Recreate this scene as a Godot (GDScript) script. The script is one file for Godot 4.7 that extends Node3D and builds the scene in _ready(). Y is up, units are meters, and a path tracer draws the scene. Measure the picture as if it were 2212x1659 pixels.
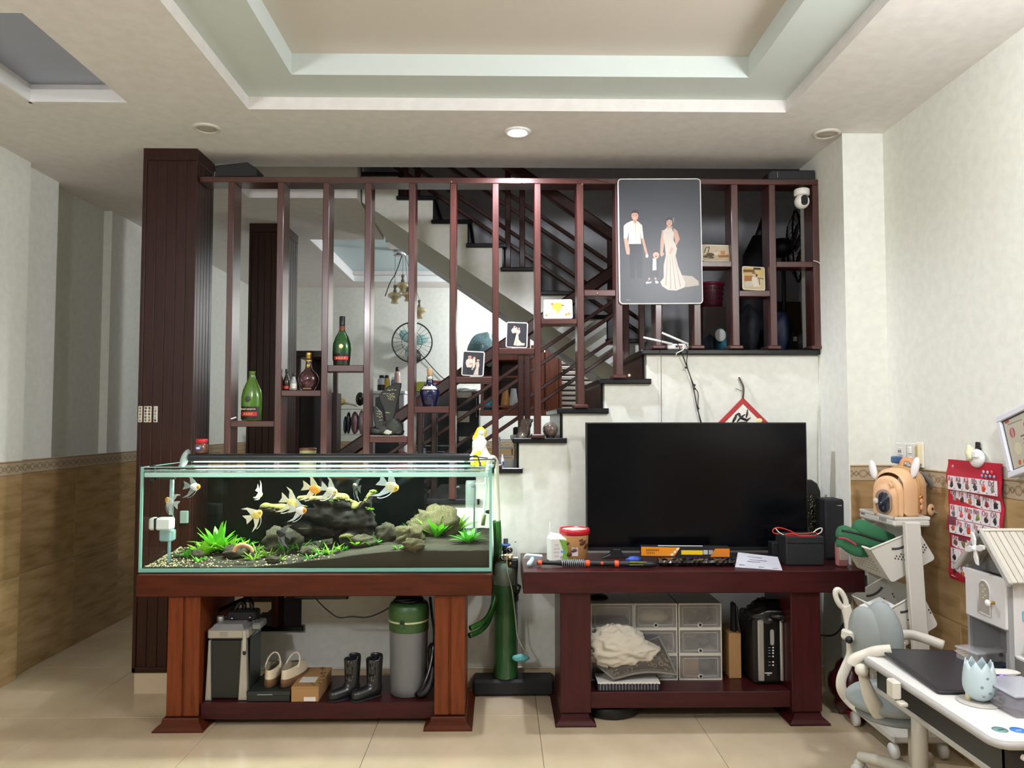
extends Node3D

const F := 1661.0
const EYE := Vector3(0, 1.5, 0)
var cam_b := Basis.from_euler(Vector3(deg_to_rad(2.76), deg_to_rad(-0.85), 0))
var used := {}
var mats := {}
var noises := {}

# ---------- mesh builder ----------
class M:
	var st := SurfaceTool.new()
	var t := Transform3D()
	var smooth := false
	var uvs := false
	var n := 0
	func _init(s := false):
		st.begin(Mesh.PRIMITIVE_TRIANGLES)
		smooth = s
	func at(o: Vector3, b := Basis()) -> M:
		t = Transform3D(b, o)
		return self
	func eul(o: Vector3, rx: float, ry: float, rz: float) -> M:
		t = Transform3D(Basis.from_euler(Vector3(deg_to_rad(rx), deg_to_rad(ry), deg_to_rad(rz))), o)
		return self
	func v(p: Vector3, uv := Vector2.ZERO):
		st.set_smooth_group(0 if smooth else -1)
		st.set_uv(uv)
		st.add_vertex(t * p)
		n += 1
	func tri(a: Vector3, b: Vector3, c: Vector3):   # counter-clockwise seen from outside
		v(a); v(c); v(b)
	func quad(a: Vector3, b: Vector3, c: Vector3, d: Vector3):
		tri(a, b, c); tri(a, c, d)
	func uvquad(a: Vector3, b: Vector3, c: Vector3, d: Vector3) -> M:   # a lower left, b lower right, c upper right, d upper left
		v(a, Vector2(0, 1)); v(c, Vector2(1, 0)); v(b, Vector2(1, 1))
		v(a, Vector2(0, 1)); v(d, Vector2(0, 0)); v(c, Vector2(1, 0))
		return self
	func otri(a: Vector3, b: Vector3, c: Vector3, m: Vector3):
		if (b - a).cross(c - a).dot((a + b + c) / 3.0 - m) < 0: tri(a, c, b)
		else: tri(a, b, c)
	func box(c: Vector3, s: Vector3, ch := 0.0) -> M:
		var h := s / 2.0
		ch = minf(ch, minf(h.x, minf(h.y, h.z)) * 0.9)
		var p := []
		for k in 3:
			for i in 8:
				var q := Vector3.ZERO
				for ax in 3:
					var sg := 1.0 if (i >> ax) & 1 else -1.0
					q[ax] = c[ax] + sg * (h[ax] - (0.0 if ax == k else ch))
				p.append(q)
		for k in 3:
			var a := (k + 1) % 3
			var b := (k + 2) % 3
			for s2 in 2:
				var i0 := s2 << k
				var q := [p[k * 8 + i0], p[k * 8 + i0 + (1 << a)], p[k * 8 + i0 + (1 << a) + (1 << b)], p[k * 8 + i0 + (1 << b)]]
				otri(q[0], q[1], q[2], c); otri(q[0], q[2], q[3], c)
		if ch > 0.0:
			for k in 3:
				var a := (k + 1) % 3
				var b := (k + 2) % 3
				for sa in 2:
					for sb in 2:
						var i0 := (sa << a) + (sb << b)
						var i1 := i0 + (1 << k)
						var q := [p[a * 8 + i0], p[a * 8 + i1], p[b * 8 + i1], p[b * 8 + i0]]
						otri(q[0], q[1], q[2], c); otri(q[0], q[2], q[3], c)
			for i in 8:
				otri(p[i], p[8 + i], p[16 + i], c)
		return self
	func bx(a: Vector3, b: Vector3, ch := 0.0) -> M:
		return box((a + b) / 2.0, (b - a).abs(), ch)
	func frame_of(d: Vector3) -> Basis:
		var y := d.normalized()
		var x := y.cross(Vector3(0, 0, 1))
		if x.length() < 0.05: x = y.cross(Vector3(1, 0, 0))
		x = x.normalized()
		return Basis(x, y, x.cross(y))
	func rings(rs: Array, closed_ends := true) -> M:   # array of rings (PackedVector3Array), counter-clockwise seen from the end
		var k: int = rs[0].size()
		for i in rs.size() - 1:
			for j in k:
				var j2 := (j + 1) % k
				quad(rs[i][j], rs[i][j2], rs[i + 1][j2], rs[i + 1][j])
		if closed_ends:
			for e in [0, rs.size() - 1]:
				var c := Vector3.ZERO
				for q in rs[e]: c += q
				c /= k
				for j in k:
					if e == 0: tri(c, rs[e][(j + 1) % k], rs[e][j])
					else: tri(c, rs[e][j], rs[e][(j + 1) % k])
		return self
	func tube(pts: Array, r, k := 8, closed := true, flat := 1.0) -> M:
		var rs := []
		var b := frame_of(pts[1] - pts[0])
		for i in pts.size():
			var d: Vector3 = (pts[mini(i + 1, pts.size() - 1)] - pts[maxi(i - 1, 0)])
			if d.length() < 1e-6: d = b.y
			d = d.normalized()
			var x := (b.x - d * b.x.dot(d)).normalized()
			b = Basis(x, d, x.cross(d))
			var ring := PackedVector3Array()
			var rr: float = r[i] if r is Array else r
			for j in k:
				var a := -TAU * j / k
				ring.append(pts[i] + (b.x * cos(a) + b.z * sin(a) * flat) * rr)
			rs.append(ring)
		return rings(rs, closed)
	func cyl(a: Vector3, b: Vector3, r0: float, r1 := -1.0, k := 20) -> M:
		return tube([a, b], [r0, r0 if r1 < 0 else r1], k)
	func lathe(o: Vector3, prof: Array, k := 28, b := Basis(), sx := 1.0, sz := 1.0) -> M:   # prof: Vector2(radius, height) upwards
		var rs := []
		for q in prof:
			var ring := PackedVector3Array()
			for j in k:
				var a := -TAU * j / k
				ring.append(o + b * Vector3(cos(a) * q.x * sx, q.y, sin(a) * q.x * sz))
			rs.append(ring)
		return rings(rs)
	func ell(o: Vector3, r: Vector3, b := Basis(), nl := 10, k := 16) -> M:
		var rs := []
		for i in nl + 1:
			var th := PI * (0.02 + 0.96 * i / nl)
			var ring := PackedVector3Array()
			for j in k:
				var a := -TAU * j / k
				ring.append(o + b * Vector3(cos(a) * sin(th) * r.x, -cos(th) * r.y, sin(a) * sin(th) * r.z))
			rs.append(ring)
		return rings(rs)
	func prism(poly: PackedVector2Array, z0: float, z1: float, bev := 0.0) -> M:   # polygon in x, y; from z0 (back) to z1 (front)
		if Geometry2D.is_polygon_clockwise(poly):
			poly = poly.duplicate()
			poly.reverse()
		var k := poly.size()
		var ins := poly.duplicate()
		if bev > 0.0:
			for i in k:
				var e0 := (poly[i] - poly[(i + k - 1) % k]).normalized()
				var e1 := (poly[(i + 1) % k] - poly[i]).normalized()
				var n0 := Vector2(-e0.y, e0.x)
				var n1 := Vector2(-e1.y, e1.x)
				var m := n0 + n1
				ins[i] = poly[i] + m * bev / maxf(0.4, 1.0 + n0.dot(n1))
		var idx := Geometry2D.triangulate_polygon(ins)
		for i in range(0, idx.size(), 3):
			var a := ins[idx[i]]
			var b := ins[idx[i + 1]]
			var c := ins[idx[i + 2]]
			if (b - a).cross(c - a) < 0:
				var w := b
				b = c
				c = w
			tri(Vector3(a.x, a.y, z1), Vector3(b.x, b.y, z1), Vector3(c.x, c.y, z1))
			tri(Vector3(a.x, a.y, z0), Vector3(c.x, c.y, z0), Vector3(b.x, b.y, z0))
		var lv := [[ins, z0], [poly, z0 + bev], [poly, z1 - bev], [ins, z1]] if bev > 0.0 else [[poly, z0], [poly, z1]]
		for l in lv.size() - 1:
			for i in k:
				var j := (i + 1) % k
				var a: Vector2 = lv[l][0][i]
				var b: Vector2 = lv[l][0][j]
				var c: Vector2 = lv[l + 1][0][j]
				var d: Vector2 = lv[l + 1][0][i]
				quad(Vector3(a.x, a.y, lv[l][1]), Vector3(b.x, b.y, lv[l][1]), Vector3(c.x, c.y, lv[l + 1][1]), Vector3(d.x, d.y, lv[l + 1][1]))
		return self
	func grid(nu: int, nv: int, f: Callable, th := 0.0) -> M:   # open sheet f(u,v); with th a second skin below
		for i in nu:
			for j in nv:
				var u0 := float(i) / nu
				var u1 := float(i + 1) / nu
				var v0 := float(j) / nv
				var v1 := float(j + 1) / nv
				quad(f.call(u0, v0), f.call(u1, v0), f.call(u1, v1), f.call(u0, v1))
		return self
	func nets(f: Callable, lo: Vector3, hi: Vector3, cell: float) -> M:   # skin where f < 0
		var nx := int(ceil((hi.x - lo.x) / cell)) + 1
		var ny := int(ceil((hi.y - lo.y) / cell)) + 1
		var nz := int(ceil((hi.z - lo.z) / cell)) + 1
		var val := PackedFloat32Array()
		val.resize(nx * ny * nz)
		for k in nz:
			for j in ny:
				for i in nx:
					val[(k * ny + j) * nx + i] = f.call(lo + Vector3(i, j, k) * cell)
		var vid := {}
		var offs := [0, 1, nx, nx + 1, nx * ny, nx * ny + 1, nx * ny + nx, nx * ny + nx + 1]
		for k in nz - 1:
			for j in ny - 1:
				for i in nx - 1:
					var b := (k * ny + j) * nx + i
					var s := 0
					for o in 8:
						if val[b + offs[o]] < 0.0: s += 1
					if s == 0 or s == 8: continue
					var acc := Vector3.ZERO
					var cnt := 0
					for o in 8:
						for ax in 3:
							if (o >> ax) & 1: continue
							var o2: int = o | (1 << ax)
							var v0 := val[b + offs[o]]
							var v1 := val[b + offs[o2]]
							if (v0 < 0.0) != (v1 < 0.0):
								var q := Vector3(o & 1, (o >> 1) & 1, (o >> 2) & 1)
								q[ax] += v0 / (v0 - v1)
								acc += q
								cnt += 1
					vid[b] = lo + (Vector3(i, j, k) + acc / cnt) * cell
		var st3 := [1, nx, nx * ny]
		for k in range(1, nz - 1):
			for j in range(1, ny - 1):
				for i in range(1, nx - 1):
					var b := (k * ny + j) * nx + i
					for ax in 3:
						var v0 := val[b]
						var v1 := val[b + st3[ax]]
						if (v0 < 0.0) == (v1 < 0.0): continue
						var s1: int = st3[(ax + 1) % 3]
						var s2: int = st3[(ax + 2) % 3]
						var ids := [b - s1 - s2, b - s2, b, b - s1]
						if not (vid.has(ids[0]) and vid.has(ids[1]) and vid.has(ids[2]) and vid.has(ids[3])): continue
						if v0 < 0.0: quad(vid[ids[0]], vid[ids[1]], vid[ids[2]], vid[ids[3]])
						else: quad(vid[ids[0]], vid[ids[3]], vid[ids[2]], vid[ids[1]])
		return self
	func mesh() -> ArrayMesh:
		st.generate_normals()
		st.index()
		return st.commit()

# ---------- scene helpers ----------
func P(px: float, py: float, d: float) -> Vector3:   # the point of the plane z = -d that the photograph shows at (px, py)
	var q := cam_b * Vector3((px - 1106.0) / F, (829.5 - py) / F, -1)
	return EYE + q * (d / -q.z)

func G(px: float, py: float, h: float) -> Vector3:   # the point at height h that the photograph shows at (px, py)
	var q := cam_b * Vector3((px - 1106.0) / F, (829.5 - py) / F, -1)
	return EYE + q * ((h - 1.5) / q.y)

func W(px: float, py: float, x: float) -> Vector3:   # the point of the plane x that the photograph shows at (px, py)
	var q := cam_b * Vector3((px - 1106.0) / F, (829.5 - py) / F, -1)
	return EYE + q * (x / q.x)

func X(px: float, d: float) -> float: return P(px, 910, d).x
func Y(py: float, d: float) -> float: return P(1080, py, d).y

func numbered(called: String) -> String:
	if not used.has(called):
		used[called] = 0
		return called
	used[called] += 1
	return "%s_%03d" % [called, used[called]]

func thing(called: String, label: String, cat: String, at := Vector3.ZERO, group := "") -> Node3D:
	var o := Node3D.new()
	o.name = numbered(called)
	add_child(o)
	o.position = at
	tag(o, label, cat, group)
	return o

func tag(o: Node, label: String, cat: String, group := "") -> Node:
	o.set_meta("label", label)
	o.set_meta("category", cat)
	if group: o.set_meta("group", group)
	return o

func ob(called: String, m, mat: Material, parent: Node3D = self) -> MeshInstance3D:   # one mesh, built in room coordinates
	var o := MeshInstance3D.new()
	o.mesh = m.mesh() if m is M else m
	o.material_override = mat
	if parent == self:
		o.name = numbered(called)
		add_child(o)
	else:
		var tr := Transform3D()
		var p: Node = parent
		while p != self:
			tr = p.transform * tr
			p = p.get_parent()
		o.name = called
		o.transform = tr.affine_inverse()
		parent.add_child(o, true)
	return o

func solo(called: String, m, mat: Material, label: String, cat: String, group := "") -> MeshInstance3D:
	var o := ob(called, m, mat)
	tag(o, label, cat, group)
	return o

func struct(called: String, m, mat: Material, parent: Node3D = self) -> MeshInstance3D:
	var o := ob(called, m, mat, parent)
	if parent == self: o.set_meta("kind", "structure")
	return o

func sgroup(called: String) -> Node3D:
	var o := Node3D.new()
	o.name = numbered(called)
	add_child(o)
	o.set_meta("kind", "structure")
	return o

func C(hex: String) -> Color: return Color.html(hex)

func mat(hex: String, rough := 0.6, metal := 0.0, o := {}) -> StandardMaterial3D:
	var key := hex + str(rough) + str(metal) + str(o)
	if mats.has(key): return mats[key]
	var m := StandardMaterial3D.new()
	m.resource_name = "m%d" % mats.size()
	m.albedo_color = C(hex)
	m.roughness = rough
	m.metallic = metal
	for k in o:
		if k == "tex":
			m.albedo_texture = o.tex
		elif k == "tri":
			m.uv1_triplanar = true
			m.uv1_scale = o.tri
			m.uv1_world_triplanar = true
		elif k == "coat":
			m.clearcoat_enabled = true
			m.clearcoat = o.coat
			m.clearcoat_roughness = 0.15
		elif k == "glow":
			m.emission_enabled = true
			m.emission = C(hex)
			m.emission_energy_multiplier = o.glow
		elif k == "bump":
			m.heightmap_enabled = true
			m.heightmap_texture = o.bump[0]
			m.heightmap_scale = o.bump[1]
		elif k == "alpha":
			m.transparency = BaseMaterial3D.TRANSPARENCY_ALPHA
			m.albedo_color.a = o.alpha
		elif k == "back":
			m.backlight_enabled = true
			m.backlight = C(o.back)
		elif k == "both":
			m.cull_mode = BaseMaterial3D.CULL_DISABLED
		elif k == "sheen":
			m.rim_enabled = true
			m.rim = o.sheen
		elif k == "spec":
			m.metallic_specular = o.spec
	mats[key] = m
	return m

func noise(key: String, freq: float, a: String, b: String, oct := 4, typ := FastNoiseLite.TYPE_SIMPLEX_SMOOTH, mid := "", pos := 0.5, size := 512) -> NoiseTexture2D:
	if noises.has(key): return noises[key]
	var n := FastNoiseLite.new()
	n.seed = key.hash() % 10000
	n.noise_type = typ
	n.frequency = freq
	n.fractal_octaves = oct
	var g := Gradient.new()
	g.set_color(0, C(a))
	g.set_color(1, C(b))
	if mid: g.add_point(pos, C(mid))
	var t := NoiseTexture2D.new()
	t.width = size
	t.height = size
	t.seamless = true
	t.noise = n
	t.color_ramp = g
	noises[key] = t
	return t

func wood(hex: String, key: String, sc: Vector3, rough := 0.35, o := {}) -> StandardMaterial3D:
	var d := {"tex": noise("grain", 0.012, "b8b8b8", "ffffff", 5, FastNoiseLite.TYPE_SIMPLEX_SMOOTH, "e8e8e8", 0.5), "tri": sc}
	d.merge(o)
	return mat(hex, rough, 0.0, d)

# ---------- painted prints ----------
func canvas(w: int, h: int, bg: String) -> Image:
	var im := Image.create(w, h, false, Image.FORMAT_RGBA8)
	im.fill(C(bg))
	return im

func fillp(im: Image, pts: Array, col: String):   # polygon in 0..1 coordinates, y downwards
	var c := C(col)
	var w := im.get_width()
	var h := im.get_height()
	var q := PackedVector2Array()
	var lo := 1e9
	var hi := -1e9
	for i in range(0, pts.size(), 2):
		q.append(Vector2(pts[i] * w, pts[i + 1] * h))
		lo = minf(lo, pts[i + 1] * h)
		hi = maxf(hi, pts[i + 1] * h)
	for y in range(maxi(0, int(lo)), mini(h - 1, int(hi)) + 1):
		var xs := []
		for i in q.size():
			var a := q[i]
			var b := q[(i + 1) % q.size()]
			if (a.y <= y + 0.5) != (b.y <= y + 0.5):
				xs.append(a.x + (y + 0.5 - a.y) / (b.y - a.y) * (b.x - a.x))
		xs.sort()
		for i in range(0, xs.size() - 1, 2):
			var x0 := maxi(0, int(round(xs[i])))
			var x1 := mini(w, int(round(xs[i + 1])))
			if x1 > x0: im.fill_rect(Rect2i(x0, y, x1 - x0, 1), c)

func oval(im: Image, cx: float, cy: float, rx: float, ry: float, col: String, rot := 0.0):
	var p := []
	for i in 20:
		var a := TAU * i / 20
		var x := cos(a) * rx
		var y := sin(a) * ry
		p.append(cx + x * cos(rot) - y * sin(rot))
		p.append(cy + x * sin(rot) + y * cos(rot))
	fillp(im, p, col)

func stroke(im: Image, pts: Array, wd: float, col: String):
	var asp := float(im.get_width()) / im.get_height()
	for i in range(0, pts.size() - 2, 2):
		var a := Vector2(pts[i] * asp, pts[i + 1])
		var b := Vector2(pts[i + 2] * asp, pts[i + 3])
		var nn := (b - a).normalized().orthogonal() * wd
		fillp(im, [(a + nn).x / asp, (a + nn).y, (b + nn).x / asp, (b + nn).y, (b - nn).x / asp, (b - nn).y, (a - nn).x / asp, (a - nn).y], col)

func print_mat(im: Image, rough := 0.4) -> StandardMaterial3D:
	im.resize(im.get_width() / 2, im.get_height() / 2, Image.INTERPOLATE_BILINEAR)
	var m := StandardMaterial3D.new()
	m.albedo_texture = ImageTexture.create_from_image(im)
	m.roughness = rough
	m.texture_repeat = false
	m.albedo_color = Color(0.86, 0.86, 0.86)
	m.resource_name = "print%d" % mats.size()
	mats["print%d" % mats.size()] = m
	return m

func lettering(called: String, text: String, size: float, o: Transform3D, mt: Material, parent: Node3D, bold := false, depth := 0.0008) -> MeshInstance3D:
	var tm := TextMesh.new()
	var f := SystemFont.new()
	f.font_names = PackedStringArray(["Droid Sans"])
	if bold: f.font_weight = 700
	tm.font = f
	tm.text = text
	tm.font_size = 24
	tm.pixel_size = size / 17.0
	tm.depth = depth
	tm.curve_step = 2.0
	tm.material = mt
	var m := ob(called, tm, mt, parent)
	m.transform = m.transform * o
	return m

func rr(w: float, h: float, r: float, n := 5, cx := 0.0, cy := 0.0) -> PackedVector2Array:
	var p := PackedVector2Array()
	for c in 4:
		var ox := (w / 2 - r) * (1 if c in [0, 3] else -1) + cx
		var oy := (h / 2 - r) * (1 if c in [0, 1] else -1) + cy
		for i in n + 1:
			var a := PI / 2 * (c + float(i) / n)
			p.append(Vector2(ox + cos(a) * r, oy + sin(a) * r))
	return p

func pv(a: Array) -> PackedVector2Array:
	var p := PackedVector2Array()
	for i in range(0, a.size(), 2): p.append(Vector2(a[i], a[i + 1]))
	return p

func bez(pts: Array, n := 6) -> Array:   # smooth curve through points
	var c := Curve3D.new()
	for i in pts.size():
		var tn: Vector3 = (pts[mini(i + 1, pts.size() - 1)] - pts[maxi(i - 1, 0)]) / 6.0
		c.add_point(pts[i], -tn, tn)
	var out := []
	for i in pts.size() - 1:
		for j in n: out.append(c.sample(i, float(j) / n))
	out.append(pts[-1])
	return out

func lamp(kind: String, at: Vector3, e: float, col: String, size := 0.06) -> Light3D:
	var l: Light3D = SpotLight3D.new() if kind == "spot" else OmniLight3D.new()
	l.light_energy = e
	l.light_color = C(col)
	l.light_size = size
	l.shadow_enabled = true
	l.set("omni_range" if kind == "omni" else "spot_range", 14.0)
	l.set("omni_attenuation" if kind == "omni" else "spot_attenuation", 2.0)
	l.name = numbered("lamp_light")
	add_child(l)
	l.position = at
	return l

func cap(p: Vector3, a: Vector3, b: Vector3, ra: float, rb: float) -> float:
	var ab := b - a
	var h := clampf((p - a).dot(ab) / maxf(ab.length_squared(), 1e-9), 0.0, 1.0)
	return (p - a - ab * h).length() - lerpf(ra, rb, h)

func smin(a: float, b: float, k: float) -> float:
	var h := clampf(0.5 + 0.5 * (b - a) / k, 0.0, 1.0)
	return lerpf(b, a, h) - k * h * (1.0 - h)

# ---------- materials shared by many things ----------
var m_wall: StandardMaterial3D
var m_wallgrey: StandardMaterial3D
var m_ceil: StandardMaterial3D
var m_sage: StandardMaterial3D
var m_granite: StandardMaterial3D
var m_part: StandardMaterial3D      # partition wood, grain upright
var m_parth: StandardMaterial3D     # grain along
var m_col: StandardMaterial3D
var m_stand: StandardMaterial3D
var m_standv: StandardMaterial3D
var m_tv: StandardMaterial3D
var m_tvv: StandardMaterial3D
var m_rail: StandardMaterial3D
var m_black: StandardMaterial3D
var m_blackgloss: StandardMaterial3D
var m_white: StandardMaterial3D
var m_cream: StandardMaterial3D
var m_chrome: StandardMaterial3D
var m_clear: StandardMaterial3D
var m_dkpart: StandardMaterial3D

func make_mats():
	var plaster := noise("plaster", 0.03, "f2f2f2", "ffffff", 5)
	m_wall = mat("e3e4da", 0.85, 0.0, {"tex": plaster, "tri": Vector3(1, 1, 1)})
	m_wallgrey = mat("dcdde2", 0.85, 0.0, {"tex": plaster, "tri": Vector3(1, 1, 1)})
	m_ceil = mat("e8e4e0", 0.9, 0.0, {"tex": plaster, "tri": Vector3(0.7, 0.7, 0.7)})
	m_sage = mat("cdd6d2", 0.9)
	m_granite = mat("26272b", 0.22, 0.0, {"tex": noise("granite", 0.4, "707070", "ffffff", 2), "tri": Vector3(2, 2, 2)})
	m_part = wood("4e2620", "pv", Vector3(5, 0.5, 5), 0.33, {"coat": 0.5})
	m_parth = wood("4e2620", "ph", Vector3(0.5, 5, 5), 0.33, {"coat": 0.5})
	m_col = wood("34160f", "cv", Vector3(6, 0.4, 6), 0.4, {"coat": 0.2, "spec": 0.35})
	m_stand = wood("55210c", "sh", Vector3(0.45, 4, 4), 0.42, {"coat": 0.15, "spec": 0.35})
	m_standv = wood("7a3816", "sv", Vector3(4, 0.45, 4), 0.42, {"coat": 0.15, "spec": 0.35})
	m_tv = wood("421416", "th", Vector3(0.45, 4, 4), 0.4, {"coat": 0.2, "spec": 0.35})
	m_tvv = wood("421416", "tv", Vector3(4, 0.45, 4), 0.4, {"coat": 0.2, "spec": 0.35})
	m_rail = wood("41221c", "rl", Vector3(1, 4, 4), 0.35, {"coat": 0.3})
	m_black = mat("0f1011", 0.5)
	m_blackgloss = mat("0f1012", 0.18)
	m_white = mat("e8e8e6", 0.45)
	m_cream = mat("dcd7cb", 0.45)
	m_chrome = mat("c9ccd0", 0.2, 1.0)
	m_clear = mat("eef4f4", 0.08, 0.0, {"alpha": 0.18})
	m_dkpart = mat("241512", 0.5)

func _ready():
	# camera
	var cam := Camera3D.new()
	cam.name = "camera"
	cam.fov = rad_to_deg(2.0 * atan(829.5 / F))
	cam.near = 0.05
	cam.position = EYE
	cam.basis = cam_b
	add_child(cam)
	cam.current = true
	# surroundings: the room is closed, the sky only a faint night
	var we := WorldEnvironment.new()
	we.name = "surroundings"
	var env := Environment.new()
	env.background_mode = Environment.BG_COLOR
	env.background_color = C("1a1c22")
	env.tonemap_mode = Environment.TONE_MAPPER_LINEAR
	env.tonemap_exposure = 1.0
	env.sdfgi_enabled = true
	env.ssao_enabled = true
	env.ssil_enabled = true
	we.environment = env
	add_child(we)
	make_mats()
	unseen_lamps()
	structure()
	stairs()
	partition()
	call_rest()

func bulb(at: Vector3, r: float, glow: float, top: float, label: String, cat := "lamp"):  # glowing globe and stem for a lamp out of view
	var t := thing("unseen_globe_lamp", label, cat, at)
	ob("globe", M.new(true).ell(at, Vector3(r, r, r), Basis(), 12, 20), mat("fff6e8", 0.4, 0.0, {"glow": glow}), t)
	ob("base", M.new().cyl(at + Vector3(0, r * 0.9, 0), Vector3(at.x, top, at.z), 0.03), m_white, t)

func unseen_lamps():  # all out of view; kind, place and strength chosen to light the rooms
	var a := Vector3(1.5, 2.8, -1.5)
	lamp("omni", a, 3.1, "f6f8ff", 0.12)
	bulb(a, 0.13, 4.0, 3.05, "unseen round white lamp under the ceiling, lighting the room from the right of the viewer")
	var b := Vector3(-1.7, 2.72, 0.35)
	lamp("omni", b, 3.9, "f6f8ff", 0.12)
	bulb(b, 0.13, 4.0, 3.05, "unseen round white lamp under the ceiling, lighting the room from the left of the viewer")
	var d := Vector3(0.6, 2.72, -7.9)
	lamp("omni", d, 2.6, "f8faff", 0.1)
	bulb(d, 0.11, 4.0, 3.17, "unseen round white lamp hidden behind the stairs, lighting the dining room")

func structure():
	# floor: slab, then polished tiles 0.8 m square with thin joints
	var marble := noise("marble", 0.006, "e6dccb", "fff8ec", 5)
	var mt := []
	for k in 3:
		mt.append(mat(["cfc4b0", "ccc0ab", "d2c7b4"][k], 0.13, 0.0, {"tex": marble, "tri": Vector3(0.5 + 0.1 * k, 0.5, 0.35 + 0.07 * k)}))
	var fl := struct("floor", M.new().bx(Vector3(-3.3, -0.2, -9.2), Vector3(3.1, -0.012, 3.7)), mat("8f8069", 0.8))
	var shapes := {}
	var k := 0
	for i in 7:
		for j in 15:
			var x0 := -3.01 + 0.8 * i
			var z0 := 2.4 - 0.8 * j
			var w := minf(0.8, 2.4 - x0)
			var m := M.new().bx(Vector3(x0 + 0.001, -0.013, z0 - 0.799), Vector3(x0 + w - 0.001, 0, z0 - 0.001), 0.001)
			k += 1
			struct("tile", m, mt[(i * 5 + j * 3 + k / 4) % 3], fl)
	# ceiling with its two recesses
	var ce := struct("ceiling", M.new().bx(Vector3(-3.3, 3.26, -4.64), Vector3(3.1, 3.42, 3.7)), m_ceil)
	var cb := M.new()
	cb.bx(Vector3(-3.3, 3.05, -4.64), Vector3(2.6, 3.26, -3.775))
	cb.bx(Vector3(-3.3, 3.05, 0.3), Vector3(2.6, 3.26, 3.7))
	cb.bx(Vector3(-3.3, 3.05, -3.775), Vector3(-2.3, 3.26, 0.3))
	cb.bx(Vector3(-2.3, 3.05, -3.775), Vector3(-1.82, 3.26, -3.72))
	cb.bx(Vector3(-2.3, 3.05, -2.88), Vector3(-1.82, 3.26, 0.3))
	cb.bx(Vector3(-1.82, 3.05, -3.775), Vector3(-1.257, 3.26, 0.3))
	cb.bx(Vector3(1.434, 3.05, -3.775), Vector3(2.6, 3.26, 0.3))
	struct("lower_field", cb, m_ceil, ce)
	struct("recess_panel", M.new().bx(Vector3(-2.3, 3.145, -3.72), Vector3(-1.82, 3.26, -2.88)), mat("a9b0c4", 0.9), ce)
	struct("recess_rim", M.new().bx(Vector3(-2.302, 3.05, -3.722), Vector3(-2.285, 3.112, -2.88)).bx(Vector3(-2.3, 3.05, -3.722), Vector3(-1.82, 3.112, -3.7)), m_white, ce)
	var tr := M.new()
	tr.bx(Vector3(-1.257, 3.113, -3.775), Vector3(1.434, 3.26, -3.525))
	tr.bx(Vector3(-1.257, 3.113, 0.05), Vector3(1.434, 3.26, 0.3))
	tr.bx(Vector3(-1.257, 3.113, -3.525), Vector3(-0.976, 3.26, 0.05))
	tr.bx(Vector3(1.165, 3.113, -3.525), Vector3(1.434, 3.26, 0.05))
	struct("tray_ledge", tr, m_sage, ce)
	struct("tray_panel", M.new().bx(Vector3(-0.976, 3.215, -3.525), Vector3(1.165, 3.26, 0.05)), mat("d3ccc2", 0.9), ce)
	# walls of the front room
	var tilew := noise("tilew", 0.01, "94805f", "c4b090", 5, FastNoiseLite.TYPE_SIMPLEX_SMOOTH, "b29c78", 0.45)
	var wt := []
	for q in 2:
		wt.append(mat(["f2e4d0", "e8d9c4"][q], 0.2, 0.0, {"tex": tilew, "tri": Vector3(0.5, 2.6 + 0.3 * q, 0.5)}))
	var m_band := border_mat()
	var wl := struct("wall_left", M.new().bx(Vector3(-3.3, 0, -9.2), Vector3(-2.93, 3.4, 3.7)).bx(Vector3(-2.95, 0, -4.59), Vector3(-2.82, 3.06, 3.6)).bx(Vector3(-2.95, 0, -4.97), Vector3(-2.87, 3.06, -4.58)).bx(Vector3(-2.95, 0, -9), Vector3(-2.87, 3.06, -5.66)).bx(Vector3(-2.95, 0, -5.67), Vector3(-2.87, 1.26, -4.96)), m_wall)
	wainscot_x(wl, -2.815, 1, [-4.59, 2.8], wt, m_band)
	wainscot_x(wl, -2.86, 1, [-8.85, -4.592], wt, m_band)
	var wr := struct("wall_right", M.new().bx(Vector3(2.06, 0, -4.05), Vector3(2.4, 3.4, 3.7)), m_wall)
	wainscot_x(wr, 2.055, -1, [-4.05, 1.5], wt, m_band)
	var pl := struct("trim_1", M.new().bx(Vector3(1.84, 0, -4.64), Vector3(3.0, 3.4, -4.05)), m_wall)
	wainscot_z(pl, -4.045, [1.845, 2.055], wt, m_band)
	struct("wall_behind", M.new().bx(Vector3(-3.3, 0, 3.6), Vector3(2.6, 3.4, 3.8)), mat("8d8880", 0.9))  # out of view; darker grey stands in for the unlit depth behind the viewer
	# dining room beyond the stairs
	struct("wall_stairwell_right", M.new().bx(Vector3(2.75, 0, -9.2), Vector3(3.1, 5.7, -4.5)), m_wallgrey)
	var wd := struct("wall_dining", M.new().bx(Vector3(-3.3, 0, -9.2), Vector3(3.1, 3.4, -8.9)), m_wall)
	wainscot_z(wd, -8.895, [-2.86, 2.7], wt, m_band)
	var dc := M.new()
	dc.bx(Vector3(-3.3, 3.05, -5.3), Vector3(-1.75, 3.4, -4.64))
	dc.bx(Vector3(-3.3, 3.05, -6.53), Vector3(-1.0, 3.4, -5.3))
	dc.bx(Vector3(-3.3, 3.05, -8.52), Vector3(-1.65, 3.4, -6.53))
	dc.bx(Vector3(-3.3, 3.05, -9.2), Vector3(3.1, 3.4, -8.52))
	dc.bx(Vector3(1.6, 3.05, -8.52), Vector3(3.1, 3.4, -6.53))
	dc.bx(Vector3(-1.0, 3.05, -6.9), Vector3(3.1, 3.37, -6.63))
	var dcl := struct("ceiling", dc, m_ceil)
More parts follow.
